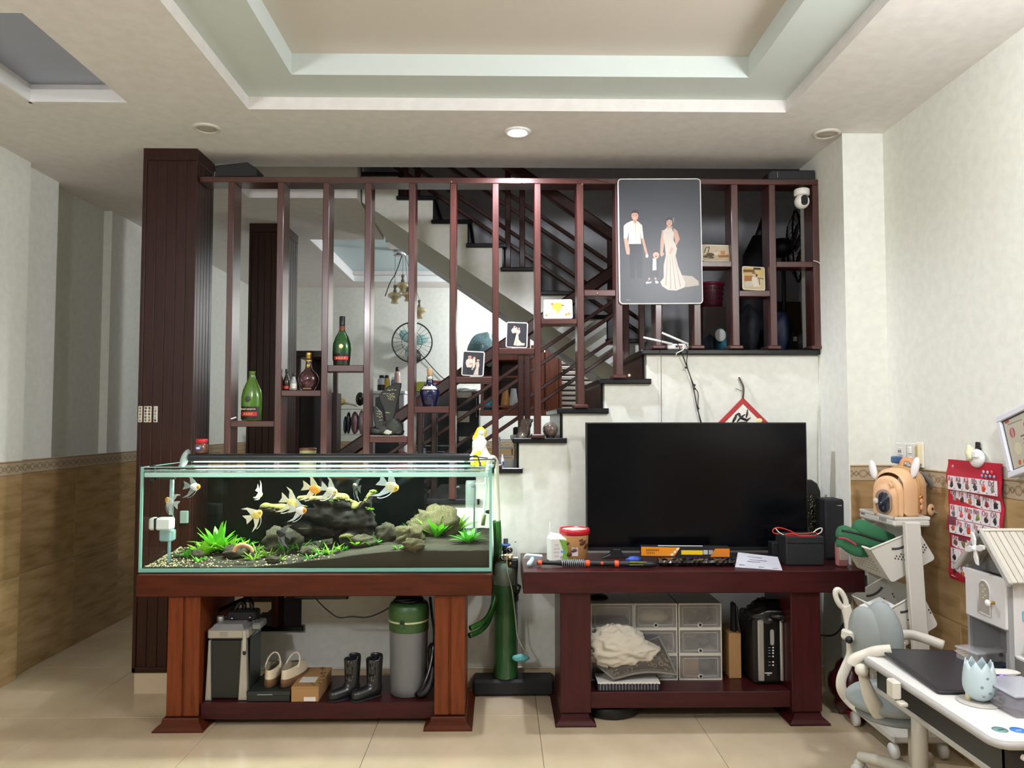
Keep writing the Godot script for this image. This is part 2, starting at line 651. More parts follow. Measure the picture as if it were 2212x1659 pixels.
	struct("tray_rim", M.new().bx(Vector3(-1.66, 3.05, -8.53), Vector3(-1.63, 3.115, -6.53)).bx(Vector3(-1.65, 3.05, -8.53), Vector3(1.6, 3.115, -8.5)), m_white, dcl)
	struct("tray_panel", M.new().bx(Vector3(-1.65, 3.17, -8.52), Vector3(1.6, 3.4, -6.53)), mat("c4d6d8", 0.9), dcl)
	# the dark shaft over the stairs
	struct("wall_stairwell_back", M.new().bx(Vector3(-2.0, 3.38, -6.62), Vector3(2.9, 5.7, -6.42)).prism(PackedVector2Array([Vector2(-0.985, 3.39), Vector2(-0.985, 3.06), Vector2(0.95, 1.73), Vector2(0.95, 0), Vector2(2.9, 0), Vector2(2.9, 3.39)]), -6.62, -6.425), m_wallgrey)
	struct("wall_stairwell_left", M.new().bx(Vector3(-2.0, 3.38, -6.5), Vector3(-1.76, 5.7, -4.5)), m_wallgrey)
	struct("wall_stairwell_front", M.new().bx(Vector3(-2.0, 3.42, -4.64), Vector3(2.9, 5.7, -4.5)), m_wallgrey)
	struct("ceiling", M.new().bx(Vector3(-2.2, 5.6, -6.7), Vector3(3.1, 5.8, -4.4)), m_wallgrey)
	# recessed ceiling lights
	for q in 3:
		var c := G([447, 1118, 1785][q], [276, 284, 288][q], 3.05)
		var on := q == 1
		var t := thing("downlight", ["round recessed ceiling light switched off above the brown column", "round recessed ceiling light shining white above the partition", "round recessed ceiling light switched off beside the right wall"][q], "ceiling light", c, "recessed lights along the ceiling edge")
		ob("trim_ring", M.new(true).lathe(c + Vector3(0, -0.012, 0), [Vector2(0.048, 0.012), Vector2(0.05, 0.004), Vector2(0.06, 0), Vector2(0.07, 0.004), Vector2(0.072, 0.013)], 32), mat("cfc8be", 0.5) if not on else m_white, t)  # whiter ring where the lamp is on, its lit look put into the colour
		ob("lens", M.new(true).lathe(c + Vector3(0, -0.009, 0), [Vector2(0.002, 0), Vector2(0.035, 0.0), Vector2(0.05, 0.004), Vector2(0.051, 0.009)], 32), mat("f4f6ff", 0.4, 0.0, {"glow": 14.0}) if on else mat("b8b2a8", 0.5), t)
		if on:
			var l: SpotLight3D = lamp("spot", c + Vector3(0, -0.02, 0), 4.3, "eef1ff", 0.045)
			l.spot_angle = 80
			l.spot_angle_attenuation = 0.6
			l.rotation_degrees = Vector3(-90, 0, 0)

func border_mat() -> StandardMaterial3D:
	var im := canvas(256, 256, "cdb89a")
	for s in [0.0, 1.0]:
		stroke(im, [0, 0.03 + s * 0.94, 1, 0.03 + s * 0.94], 0.02, "a68d6a")
	for c in ["8a7558"]:
		for o in [[0.5, 0.5, 0.3, 0.26], [0.0, 0.5, 0.14, 0.16], [1.0, 0.5, 0.14, 0.16]]:
			var p := []
			for i in 9:
				var a := TAU * (i + 0.5) / 8
				p.append(o[0] + cos(a) * o[2])
				p.append(o[1] + sin(a) * o[3])
			stroke(im, p, 0.022, c)
			var p2 := []
			for i in p.size(): p2.append(o[i % 2] + (p[i] - o[i % 2]) * 0.72)
			stroke(im, p2, 0.014, "a48f70")
		stroke(im, [0.1, 0.5, 0.24, 0.5], 0.05, c)
		stroke(im, [0.76, 0.5, 0.9, 0.5], 0.05, c)
	var m := print_mat(im, 0.3)
	m.texture_repeat = true
	m.uv1_triplanar = true
	m.uv1_world_triplanar = true
	m.uv1_scale = Vector3(1 / 0.075, 1 / 0.075, 1 / 0.075)
	m.uv1_offset = Vector3(0, 0.1867, 0)
	return m

const BAND0 := 1.186
const BAND1 := 1.261

func wainscot_x(w: Node3D, x: float, side: int, zs: Array, wt: Array, band: Material):
	var z: float = zs[0]
	var n := 0
	var xa := x - side * 0.01
	while z < zs[1] - 0.01:
		var z1 := minf(zs[1], z + 0.6)
		for r in 2:
			var y0 := 0.593 * r
			struct("wall_tile", M.new().bx(Vector3(xa, y0 + 0.001, z + 0.0008), Vector3(x, y0 + 0.592, z1 - 0.0008), 0.001), wt[(n + r) % 2], w)
		struct("border_tile", M.new().bx(Vector3(xa, BAND0, z + 0.0008), Vector3(x, BAND1, z1 - 0.0008), 0.001), band, w)
		struct("border_edge", M.new().bx(Vector3(xa, BAND1, z), Vector3(x + side * 0.004, BAND1 + 0.008, z1), 0.002), mat("b59a7c", 0.3), w)
		z = z1
		n += 1

func wainscot_z(w: Node3D, z: float, xs: Array, wt: Array, band: Material):
	var x: float = xs[0]
	var n := 0
	while x < xs[1] - 0.01:
		var x1 := minf(xs[1], x + 0.6)
		for r in 2:
			var y0 := 0.593 * r
			struct("wall_tile", M.new().bx(Vector3(x + 0.0008, y0 + 0.001, z - 0.01), Vector3(x1 - 0.0008, y0 + 0.592, z), 0.001), wt[(n + r) % 2], w)
		struct("border_tile", M.new().bx(Vector3(x + 0.0008, BAND0, z - 0.01), Vector3(x1 - 0.0008, BAND1, z), 0.001), band, w)
		struct("border_edge", M.new().bx(Vector3(x, BAND1, z - 0.01), Vector3(x1, BAND1 + 0.008, z + 0.004), 0.002), mat("b59a7c", 0.3), w)
		x = x1
		n += 1

const RX := [-1.616, -1.37, -1.124, -0.878, -0.632, -0.386, -0.14, 0.106, 0.359, 0.599, 0.844]   # left end of tread 1..11 of the lower flight
func tread_h(k: int) -> float: return 0.1763 * k if k <= 7 else 1.234 + 0.1695 * (k - 7)

func stairs():
	var s := sgroup("staircase")
	# lower flight: white near wall stepped under the treads
	var poly := PackedVector2Array([Vector2(1.93, 0), Vector2(1.93, 1.88)])
	for k in range(10, -1, -1):
		var h := tread_h(k + 1) - 0.03
		poly.append(Vector2(RX[k], h))
		poly.append(Vector2(RX[k], tread_h(k) - 0.03 if k > 0 else 0.0))
	struct("near_wall", M.new().prism(poly, -4.5, -4.42), m_wall, s)
	struct("baseboard", M.new().bx(Vector3(-1.7, 0, -4.42), Vector3(1.86, 0.105, -4.408), 0.003), mat("c8b491", 0.2), s)
	struct("baseboard_top", M.new().bx(Vector3(-1.7, 0.105, -4.42), Vector3(1.86, 0.116, -4.404), 0.003), mat("d8d2c4", 0.25), s)
	var body := PackedVector2Array([Vector2(2.745, 0.9), Vector2(2.745, 1.879)])
	for k in range(10, -1, -1):
		body.append(Vector2(RX[k] + 0.002, tread_h(k + 1) - 0.032))
		body.append(Vector2(RX[k] + 0.002, tread_h(k) - 0.032 if k > 0 else 0.0))
	body.append(Vector2(RX[0] + 0.3, 0))
	struct("flight_body", M.new().prism(body, -5.42, -4.5), m_wall, s)
	for k in 11:
		var x1: float = RX[k + 1] + 0.02 if k < 10 else 2.745
		var h := tread_h(k + 1)
		var z1 := -4.385
		var e := M.new()
		e.prism(pv([RX[k] - 0.035, h - 0.03, x1, h - 0.03, x1, h, RX[k] - 0.03, h, RX[k] - 0.04, h - 0.008]), -5.43 if k < 10 else -6.43, z1, 0.005)
		struct("tread", e, m_granite, s)
		struct("riser", M.new().bx(Vector3(RX[k] - 0.012, tread_h(k) if k > 0 else 0.0, -5.42), Vector3(RX[k], h - 0.03, -4.5)), m_granite, s)
	# upper flight, climbing back to the left
	var up := PackedVector2Array([Vector2(1.0, 1.75), Vector2(1.0, 1.912)])
	for i in range(1, 9):
		var xr := 1.0 - 0.2475 * (i - 1)
		up.append(Vector2(xr, 1.912 + 0.17 * i - 0.03))
		up.append(Vector2(xr - 0.2475, 1.912 + 0.17 * i - 0.03))
	up.append(Vector2(-0.98, 3.4))
	up.append(Vector2(-0.99, 3.4))
	up.append(Vector2(-0.99, 3.06))
	var up2 := PackedVector2Array()
	for q in up: up2.append(q)
	struct("upper_flight_body", M.new().prism(up2, -6.41, -5.43), m_wall, s)
	struct("landing_slab", M.new().bx(Vector3(0.9, 1.74, -6.42), Vector3(2.745, 1.878, -5.44)), m_wall, s)
	for i in range(1, 9):
		var xr := 1.0 - 0.2475 * (i - 1)
		var h := 1.912 + 0.17 * i
		struct("tread", M.new().bx(Vector3(xr - 0.2475 - 0.01, h - 0.03, -6.41), Vector3(xr + 0.035, h, -5.405), 0.005), m_granite, s)
		struct("riser", M.new().bx(Vector3(xr, h - 0.17, -6.41), Vector3(xr + 0.012, h - 0.03, -5.44)), m_granite, s)
	# railings
	var r1 := thing("stair_railing", "dark wooden stair railing rising to the right behind the partition posts", "railing", Vector3(-1.0, 0.53, -5.35))
	railing(r1, Vector3(-1.70, 0.845, -5.35), Vector3(0.88, 2.612, -5.35), [P(908, 1000, 5.35).x, P(938, 1000, 5.35).x, P(1125, 800, 5.35).x, P(1139, 800, 5.35).x, P(1352, 700, 5.35).x, P(1386, 700, 5.35).x, P(720, 700, 5.35).x], true)
	var r2 := thing("stair_railing", "dark wooden railing of the upper flight in the unlit stairwell, falling to the right", "railing", Vector3(0, 2.75, -5.47))
	railing(r2, Vector3(-0.95, 4.03, -5.47), Vector3(1.0, 2.70, -5.47), [P(876, 400, 5.47).x, P(902, 400, 5.47).x, P(1097, 500, 5.47).x, P(1128, 500, 5.47).x, P(1318, 600, 5.47).x], false)

func railing(t: Node3D, a: Vector3, b: Vector3, posts: Array, lower: bool):
	var sl := (b.y - a.y) / (b.x - a.x)
	var dir := (b - a).normalized()
	var ang := atan(sl)
	var bs := Basis.from_euler(Vector3(0, 0, ang))
	var mid := (a + b) / 2
	var ln := (b - a).length()
	ob("handrail", M.new().at(mid, bs).box(Vector3.ZERO, Vector3(ln, 0.085, 0.07), 0.012), m_rail, t)
	for o in [0.21, 0.305, 0.475, 0.57]:
		ob("rail", M.new().at(mid - Vector3(0, o, 0), bs).box(Vector3.ZERO, Vector3(ln, 0.026, 0.03), 0.004), m_rail, t)
	for x in posts:
		var top: float = a.y + sl * (x - a.x)
		var foot := 0.0
		if lower:
			for k in 11:
				if x > RX[k] - 0.03: foot = tread_h(k + 1)
		else:
			var i := int(floor((1.0 - x + 0.035) / 0.2475)) + 1
			foot = 1.912 + 0.17 * clampi(i, 0, 8)
		if lower and x < RX[0]: foot = 0.0
		ob("post", M.new().bx(Vector3(x - 0.02, foot, a.z - 0.02), Vector3(x + 0.02, top, a.z + 0.02), 0.004), m_rail, t)

var posts := []   # [front left px, front right px, foot height]
func partition():
	# two clad columns
	column(-2.03, -1.726, -4.6, -4.33, "dark brown clad column beside the aquarium, grooved boards up to the ceiling", true)
	column(-1.97, -1.695, -6.4, -5.99, "dark brown clad column deeper in the room behind the partition", false)
	var t := thing("slatted_partition", "dark red-brown wooden partition of upright posts with small stepped shelves standing on the stairs", "partition", Vector3(0, 0, -4.44))
	var zf := -4.37
	var zb := -4.5
	ob("top_beam", M.new().bx(Vector3(-1.726, Y(396, 4.37), zb), Vector3(1.86, Y(384, 4.37), zf), 0.003), m_parth, t)
	var px := [[484, 497], [592, 606], [692, 706], [784, 798], [880, 894], [970, 984], [1063, 1077], [1155, 1169], [1248, 1263], [1332, 1347], [1418, 1432], [1502, 1517], [1586, 1601], [1669, 1683], [1764, 1779]]
	var tops := Y(396, 4.37)
	for i in px.size():
		var x0 := X(px[i][0], 4.37)
		var x1 := X(px[i][1], 4.37)
		var xm := (x0 + x1) / 2
		var foot := 1.912
		for k in 10:
			if xm < RX[k + 1] - 0.02 and xm >= RX[k] - 0.03: foot = tread_h(k + 1)
		if xm < RX[0]: foot = 0.0
		posts.append([x0, x1, foot])
		ob("post", M.new().bx(Vector3(x0, foot, zb), Vector3(x1, tops, zf), 0.003), m_part, t)
		if i > 5:
			ob("foot_block", M.new().bx(Vector3(x0 - 0.02, foot, zb - 0.005), Vector3(x1 + 0.02, foot + 0.022, zf + 0.008), 0.006), m_part, t)
	var sh := [[0, 909, 922], [1, 843, 856], [2, 789, 803], [3, 943, 956], [4, 878, 892], [5, 814, 827], [6, 752, 765], [7, 688, 700], [8, 625.5, 639], [9, 563, 576], [11, 563, 575], [12, 626, 639], [13, 563, 575]]
	for s in sh:
		ob("shelf", M.new().bx(Vector3(posts[s[0]][1], Y(s[2], 4.375), zb + 0.004), Vector3(posts[s[0] + 1][0], Y(s[1], 4.375), zf - 0.004), 0.003), m_parth, t)
	for q in [[1127, 394], [975, 393], [1258, 398], [1291, 634]]:
		var c := P(q[0], q[1], 4.37)
		ob("screw_cap", M.new(true).cyl(c - Vector3(0, 0, 0.002), c + Vector3(0, 0, 0.002), 0.005), mat("9a6a5c", 0.4), t)

func column(x0: float, x1: float, z0: float, z1: float, label: String, front: bool):
	var t := thing("clad_column", label, "column", Vector3((x0 + x1) / 2, 0, (z0 + z1) / 2))
	var yb := 0.115
	ob("plinth", M.new().bx(Vector3(x0 + 0.012, 0, z0 + 0.01), Vector3(x1 - 0.012, yb, z1 - 0.012)), mat("d5c5a7", 0.15), t)
	ob("core", M.new().bx(Vector3(x0 + 0.01, yb, z0 + 0.008), Vector3(x1 - 0.01, 3.05, z1 - 0.01)), m_dkpart, t)
	ob("frame", M.new().bx(Vector3(x0, yb, z1 - 0.016), Vector3(x0 + 0.022, 3.05, z1), 0.003).bx(Vector3(x0, 2.98, z1 - 0.015), Vector3(x1, 3.05, z1 - 0.001), 0.003).bx(Vector3(x0, yb, z1 - 0.015), Vector3(x1, yb + 0.03, z1), 0.004).bx(Vector3(x1 - 0.015, yb, z0), Vector3(x1, yb + 0.03, z1 - 0.016), 0.004).bx(Vector3(x1 - 0.015, 2.98, z0), Vector3(x1, 3.05, z1 - 0.016), 0.003), m_col, t)
	var nb := 5
	var w := (x1 - x0 - 0.022) / nb
	for i in nb:
		ob("board", M.new().bx(Vector3(x0 + 0.022 + w * i, yb + 0.03, z1 - 0.012), Vector3(x0 + 0.022 + w * (i + 1), 2.98, z1 - 0.004), 0.0025), m_col, t)
	var ns := 6
	var d := (z1 - z0) / ns
	for i in ns:
		ob("board", M.new().bx(Vector3(x1 - 0.012, yb + 0.03, z0 + d * i), Vector3(x1 - 0.003, 2.98, z0 + d * (i + 1) - (0.004 if i == ns - 1 else 0.0)), 0.0035), m_col, t)

# ---------- the two stands ----------
func stands():
	var zf := -3.825
	var t := thing("aquarium_stand", "red-brown wooden stand with panelled legs and a low shelf, carrying the aquarium", "stand", Vector3(-0.9, 0, -4.07))
	ob("top", M.new().bx(Vector3(X(302, 3.825), Y(1287, 3.825), -4.355), Vector3(X(1063, 3.825), Y(1240, 3.825), zf), 0.004), m_stand, t)
	var yb := Y(1287, 3.825)
	for s in [[364, 433, 356, 426, 330, 440], [939, 1005, 937, 1004, 915, 1020]]:
		var x0 := P(s[0], 1290, 3.85).x
		var x1 := P(s[1], 1290, 3.85).x
		var xm := (x0 + x1) / 2
		var l := ob("leg", M.new().bx(Vector3(x0 + 0.004, 0.06, -4.24), Vector3(x1 - 0.004, yb, -3.858), 0.002), m_standv, t)
		for q in [[x0, xm - 0.005], [xm + 0.005, x1]]:
			ob("panel", M.new().bx(Vector3(q[0], 0.06, -3.862), Vector3(q[1], yb - 0.002, -3.848), 0.003), m_standv, l)
		var xb0 := P(s[4], 1562, 3.81).x
		var xb1 := P(s[5], 1562, 3.81).x
		ob("foot", foot_flare(xb0, xb1, -4.29, -3.80, 0.052), m_stand, t)
	ob("shelf", M.new().bx(Vector3(P(433, 1500, 3.85).x - 0.01, 0.035, -4.28), Vector3(P(939, 1500, 3.85).x + 0.01, 0.115, -3.872), 0.003), m_tv, t)
	# stand of the television
	var u := thing("television_stand", "dark maroon wooden stand with thick top and low shelf, carrying the television", "stand", Vector3(0.95, 0, -4.07))
	var z2 := -3.83
	ob("top", M.new().bx(Vector3(X(1130, 3.83), Y(1283, 3.83), -4.37), Vector3(X(1862, 3.83), Y(1235, 3.83), z2), 0.004), m_tv, u)
	yb = Y(1283, 3.83)
	for s in [[1210, 1276, 1200, 1288], [1708, 1772, 1707, 1795]]:
		var x0 := P(s[0], 1290, 3.86).x
		var x1 := P(s[1], 1290, 3.86).x
		ob("leg", M.new().bx(Vector3(x0, 0.06, -4.25), Vector3(x1, yb, -3.86), 0.004), m_tvv, u)
		ob("foot", foot_flare(P(s[2], 1557, 3.84).x, P(s[3], 1557, 3.84).x, -4.29, -3.84, 0.05), m_tv, u)
	ob("shelf", M.new().bx(Vector3(P(1276, 1500, 3.86).x - 0.01, 0.075, -4.3), Vector3(P(1708, 1500, 3.86).x + 0.01, 0.153, -3.885), 0.003), m_tv, u)

func foot_flare(x0: float, x1: float, z0: float, z1: float, h: float) -> M:
	var m := M.new()
	var rs := []
	for q in [[0.0, 0.0], [0.0, 0.008], [0.014, 0.022], [0.03, 0.034], [0.034, h], [0.036, h + 0.004]]:
		rs.append(PackedVector3Array([Vector3(x0 + q[0], q[1], z1 - q[0]), Vector3(x1 - q[0], q[1], z1 - q[0]), Vector3(x1 - q[0], q[1], z0 + q[0]), Vector3(x0 + q[0], q[1], z0 + q[0])]))
	m.rings(rs)
	return m

# ---------- the aquarium ----------
const AX0 := -1.787
const AX1 := -0.044
const AZ0 := -4.345
const AZ1 := -3.862
var soil_n := FastNoiseLite.new()

func soil(x: float, z: float) -> float:
	var u := (x - AX0) / (AX1 - AX0)
	var w := (AZ1 - z) / (AZ1 - AZ0)
	var h := lerpf(0.775, 0.853, smoothstep(0.3, 0.78, u))
	h += w * lerpf(0.03, 0.05, smoothstep(0.15, 0.6, u))
	return h + soil_n.get_noise_2d(x * 9, z * 9) * 0.006 + soil_n.get_noise_2d(x * 60, z * 60) * 0.004

func soil_hit(px: float, py: float) -> Vector3:
	var d := 3.88
	while d < 4.32:
		var p := P(px, py, d)
		if p.y <= soil(p.x, -d): return Vector3(p.x, soil(p.x, -d), -d)
		d += 0.01
	var p := P(px, py, 4.3)
	return Vector3(p.x, soil(p.x, -4.3), -4.3)

func aquarium():
	soil_n.seed = 7
	soil_n.frequency = 0.3
	var yb := 0.755
	var yt := 1.272
	var g := mat("2a3a36", 0.04, 0.0, {"alpha": 0.01, "spec": 0.2})
	var ge := mat("8fcfc0", 0.2, 0.0, {"alpha": 0.75})
	var t := thing("aquarium", "long rimless glass aquarium full of water standing on the red-brown stand", "aquarium", Vector3(-0.9, 0.742, -4.1))
	ob("base_mat", M.new().bx(Vector3(AX0, 0.742, AZ0), Vector3(AX1, 0.753, AZ1), 0.001), m_black, t)
	ob("bottom_pane", M.new().bx(Vector3(AX0, 0.7535, AZ0), Vector3(AX1, 0.764, AZ1)), mat("6fa79b", 0.2, 0.0, {"alpha": 0.6}), t)
	ob("front_pane", M.new().bx(Vector3(AX0, 0.7645, AZ1 - 0.01), Vector3(AX1, yt, AZ1)), g, t)
	ob("back_pane", M.new().bx(Vector3(AX0, 0.7645, AZ0), Vector3(AX1, yt, AZ0 + 0.01)), g, t)
	for x in [AX0, AX1 - 0.01]:
		ob("side_pane", M.new().bx(Vector3(x, 0.7645, AZ0 + 0.011), Vector3(x + 0.01, yt, AZ1 - 0.011)), mat("bfe6da", 0.05, 0.0, {"alpha": 0.1, "spec": 0.2}) if x > -1 else g, t)  # right pane's pale green tint stands in for reflections in the glass
	var e := M.new()
	for x in [AX0, AX1 - 0.012]:
		e.bx(Vector3(x, 0.765, AZ1 - 0.0095), Vector3(x + 0.012, yt, AZ1 + 0.0008))
	e.bx(Vector3(AX0, 0.754, AZ1 - 0.004), Vector3(AX1, 0.772, AZ1 + 0.0008))
	ob("glass_edge", e, ge, t)
	var br := M.new()
	br.bx(Vector3(AX0 + 0.01, yt - 0.024, AZ1 - 0.06), Vector3(AX1 - 0.01, yt - 0.014, AZ1 - 0.0105))
	br.bx(Vector3(AX0 + 0.01, yt - 0.024, AZ0 + 0.0105), Vector3(AX1 - 0.01, yt - 0.014, AZ0 + 0.06))
	ob("brace", br, mat("b5ddd2", 0.1, 0.0, {"alpha": 0.35}), t)
	var eg := M.new()
	eg.bx(Vector3(AX0, yt - 0.003, AZ1 - 0.01), Vector3(AX1, yt + 0.001, AZ1 + 0.0005))
	eg.bx(Vector3(AX0, yt - 0.003, AZ0), Vector3(AX1, yt + 0.001, AZ0 + 0.01))
	eg.bx(Vector3(AX0, yt - 0.003, AZ0), Vector3(AX0 + 0.01, yt + 0.001, AZ1)).bx(Vector3(AX1 - 0.01, yt - 0.003, AZ0), Vector3(AX1, yt + 0.001, AZ1))
	ob("rim_edge", eg, mat("b9e6dc", 0.15, 0.0, {"alpha": 0.7}), t)
	var wy := 1.224
	ob("water_surface", M.new().bx(Vector3(AX0 + 0.011, wy - 0.002, AZ0 + 0.011), Vector3(AX1 - 0.011, wy, AZ1 - 0.011)), mat("dff3ee", 0.05, 0.0, {"alpha": 0.03}), t)
	ob("lit_water_edge", M.new().bx(Vector3(AX0 + 0.012, wy - 0.004, AZ1 - 0.018), Vector3(AX1 - 0.012, wy + 0.02, AZ1 - 0.0105), 0.003), mat("c9efe6", 0.2, 0.0, {"alpha": 0.62}), t)  # waterline strip; pale colour stands in for light scattered along it
	ob("dark_back_sheet", M.new().bx(Vector3(X(452, 4.35), 0.766, AZ0 - 0.004), Vector3(X(917, 4.35), wy + 0.004, AZ0 - 0.001)), mat("030404", 0.7, 0.0, {"alpha": 0.9, "spec": 0.1}), t)  # dark translucent sheet behind the middle stretch of the back pane
	# gravel and soil
	var nx := 90
	var nz := 24
	var m := M.new(true)
	var x0 := AX0 + 0.0112
	var x1 := AX1 - 0.0112
	var z0 := AZ0 + 0.0112
	var z1 := AZ1 - 0.0112
	m.grid(nx, nz, func(u, v): 
		var x := lerpf(x0, x1, u)
		var z := lerpf(z1, z0, v)
		return Vector3(x, soil(x, z), z))
	for i in nx:
		for s in 2:
			var z: float = [z1, z0][s]
			var xa := lerpf(x0, x1, float(i) / nx)
			var xb := lerpf(x0, x1, float(i + 1) / nx)
			if s == 0: m.quad(Vector3(xa, 0.765, z), Vector3(xb, 0.765, z), Vector3(xb, soil(xb, z), z), Vector3(xa, soil(xa, z), z))
			else: m.quad(Vector3(xb, 0.765, z), Vector3(xa, 0.765, z), Vector3(xa, soil(xa, z), z), Vector3(xb, soil(xb, z), z))
	var sm := solo("aquarium_gravel", m, mat("4a4632", 0.95, 0.0, {"tex": noise("grit", 0.25, "3a382a", "ffffff", 3, FastNoiseLite.TYPE_SIMPLEX, "96927a", 0.5), "tri": Vector3(6, 6, 6)}), "dark brown planting soil heaped towards the right on the aquarium floor", "soil")
	sm.set_meta("kind", "stuff")
	var rng := RandomNumberGenerator.new()
	rng.seed = 5
	var pb := M.new()
	for i in 620:
		var u := rng.randf()
		var x := lerpf(x0 + 0.01, x1 - 0.02, u * u * 0.55 if i < 640 else u)
		var z := lerpf(z1 - 0.01, z0 + 0.02, pow(rng.randf(), 1.4))
		var r := rng.randf_range(0.002, 0.0055)
		pb.at(Vector3(x, soil(x, z) + r * 0.3, z), Basis.from_euler(Vector3(rng.randf() * 6, rng.randf() * 6, 0))).box(Vector3.ZERO, Vector3(r * 2, r * 1.4, r * 1.7), r * 0.5)
	var pg := solo("aquarium_pebbles", pb, mat("b8b088", 0.8), "pale sand grains and pebbles scattered over the aquarium soil at the left", "pebbles")
	pg.set_meta("kind", "stuff")
	# light bar
	var ly := Y(997, 4.06)
	var lt := thing("aquarium_light", "long black aquarium light bar resting across the top of the tank", "aquarium light", Vector3(-0.85, ly, -4.06))
	var lx0 := X(413, 4.06)
	var lx1 := X(1015, 4.06)
	var ht := Y(981, 4.06) - ly
	ob("housing", M.new().at(Vector3(lx0, ly + ht / 2 + 0.003, -4.06), Basis(Vector3(0, 0, -1), Vector3(0, 1, 0), Vector3(1, 0, 0))).prism(rr(0.085, ht, 0.014), 0.0, lx1 - lx0, 0.004), mat("1b1d1f", 0.35), t if false else lt)
	ob("light_strip", M.new().bx(Vector3(lx0 + 0.03, ly - 0.001, -4.09), Vector3(lx1 - 0.03, ly + 0.003, -4.03)), mat("f2fff4", 0.5, 0.0, {"glow": 5.0}), lt)
	var al := AreaLight3D.new()
	al.name = "aquarium_area_light"
	al.area_size = Vector2(lx1 - lx0 - 0.06, 0.06)
	al.light_energy = 3.0
	al.light_color = C("eafff0")
	al.shadow_enabled = true
	add_child(al)
	al.position = Vector3((lx0 + lx1) / 2, ly - 0.004, -4.06)
	al.rotation_degrees = Vector3(-90, 0, 0)
	var bw := M.new(true)
	for s in [0, 1]:
		var x := lx1 - 0.01
		var p0 := Vector3(x, ly + ht * (0.2 + 0.5 * s), -4.035 - 0.05 * s)
		bw.tube(bez([p0, Vector3(AX1 + 0.004, ly + 0.012, p0.z), Vector3(AX1 + 0.014, ly - 0.004, p0.z), Vector3(AX1 + 0.012, ly - 0.035, p0.z)]), 0.003, 6)
	bw.tube(bez([Vector3(lx1, ly + ht * 0.6, -4.03), P(1030, 985, 4.02), P(1036, 1000, 4.0), P(1036, 1012, 3.99)]), 0.003, 6)
	ob("wire_hanger", bw, m_black, lt)
	var el := M.new(true)
	el.ell(P(400, 990, 4.05), Vector3(0.02, 0.05, 0.035), Basis.from_euler(Vector3(0, 0, -0.35)))
	ob("end_bracket", el, mat("b9c8c4", 0.2, 0.0, {"alpha": 0.6}), lt)
	var clip := thing("suction_clip", "black suction holder with hose hooked over the left front corner of the tank", "clip", P(327, 1010, 3.89))
	ob("hook", M.new().bx(P(322, 1003, 3.885), P(333, 1042, 3.89) + Vector3(0, 0, -0.02), 0.004), m_black, clip)
	ob("arm", M.new().bx(P(333, 1028, 3.9), P(377, 1036, 3.9) + Vector3(0, 0, -0.02), 0.004), mat("2d3331", 0.4), clip)
	tank_things()

func rock(c: Vector3, r: Vector3, sd: int, rough := 0.35, nl := 14, k := 20) -> M:
	var n := FastNoiseLite.new()
	n.seed = sd
	n.frequency = 0.9
	n.fractal_octaves = 4
	var m := M.new(true)
	var rs := []
	for i in nl + 1:
		var th := PI * (0.02 + 0.96 * i / nl)
		var ring := PackedVector3Array()
		for j in k:
			var a := -TAU * j / k
			var d := Vector3(cos(a) * sin(th), -cos(th), sin(a) * sin(th))
			ring.append(c + d * r * (1.0 + rough * n.get_noise_3dv(d * 1.6)))
		rs.append(ring)
	return m.rings(rs)

func blade(m: M, b: Vector3, dir: Vector3, ln: float, w: float, droop: float):
	var side := dir.cross(Vector3.UP)
	side = (side if side.length() > 0.05 else Vector3.RIGHT).normalized()
	var prev := []
	for i in 6:
		var s := i / 5.0
		var c := b + dir * ln * s + Vector3(0, -droop * ln * s * s, 0) + Vector3(dir.x, 0, dir.z) * droop * ln * 0.5 * s * s
		var ww := w * sin(PI * (0.12 + 0.86 * s)) * 0.5 + 0.0005
		var up := Vector3(0, ww * 0.5, 0)
		var row := [c - side * ww, c - up * 0.6, c + side * ww]
		if prev:
			for j in 2: m.quad(prev[j], prev[j + 1], row[j + 1], row[j])
		prev = row

func tuft(px: float, py: float, hpx: float, n: int, wpx: float, spread: float, sd: int) -> Array:
	var p := soil_hit(px, py)
	var s := -p.z / F
	var rng := RandomNumberGenerator.new()
	rng.seed = sd
	var m := M.new(true)
	for i in n:
		var a := TAU * (i + rng.randf() * 0.6) / n * 1.0 + i * 2.4
		var tilt := spread * sqrt((i + 0.5) / n)
		var dir := Vector3(cos(a) * sin(tilt), cos(tilt), sin(a) * sin(tilt) * 0.7).normalized()
		blade(m, p + Vector3(cos(a), 0, sin(a)) * 0.004 - Vector3(0, 0.004, 0), dir, hpx * s * rng.randf_range(0.7, 1.08), wpx * s, rng.randf_range(0.1, 0.5) * spread)
	return [m, p]

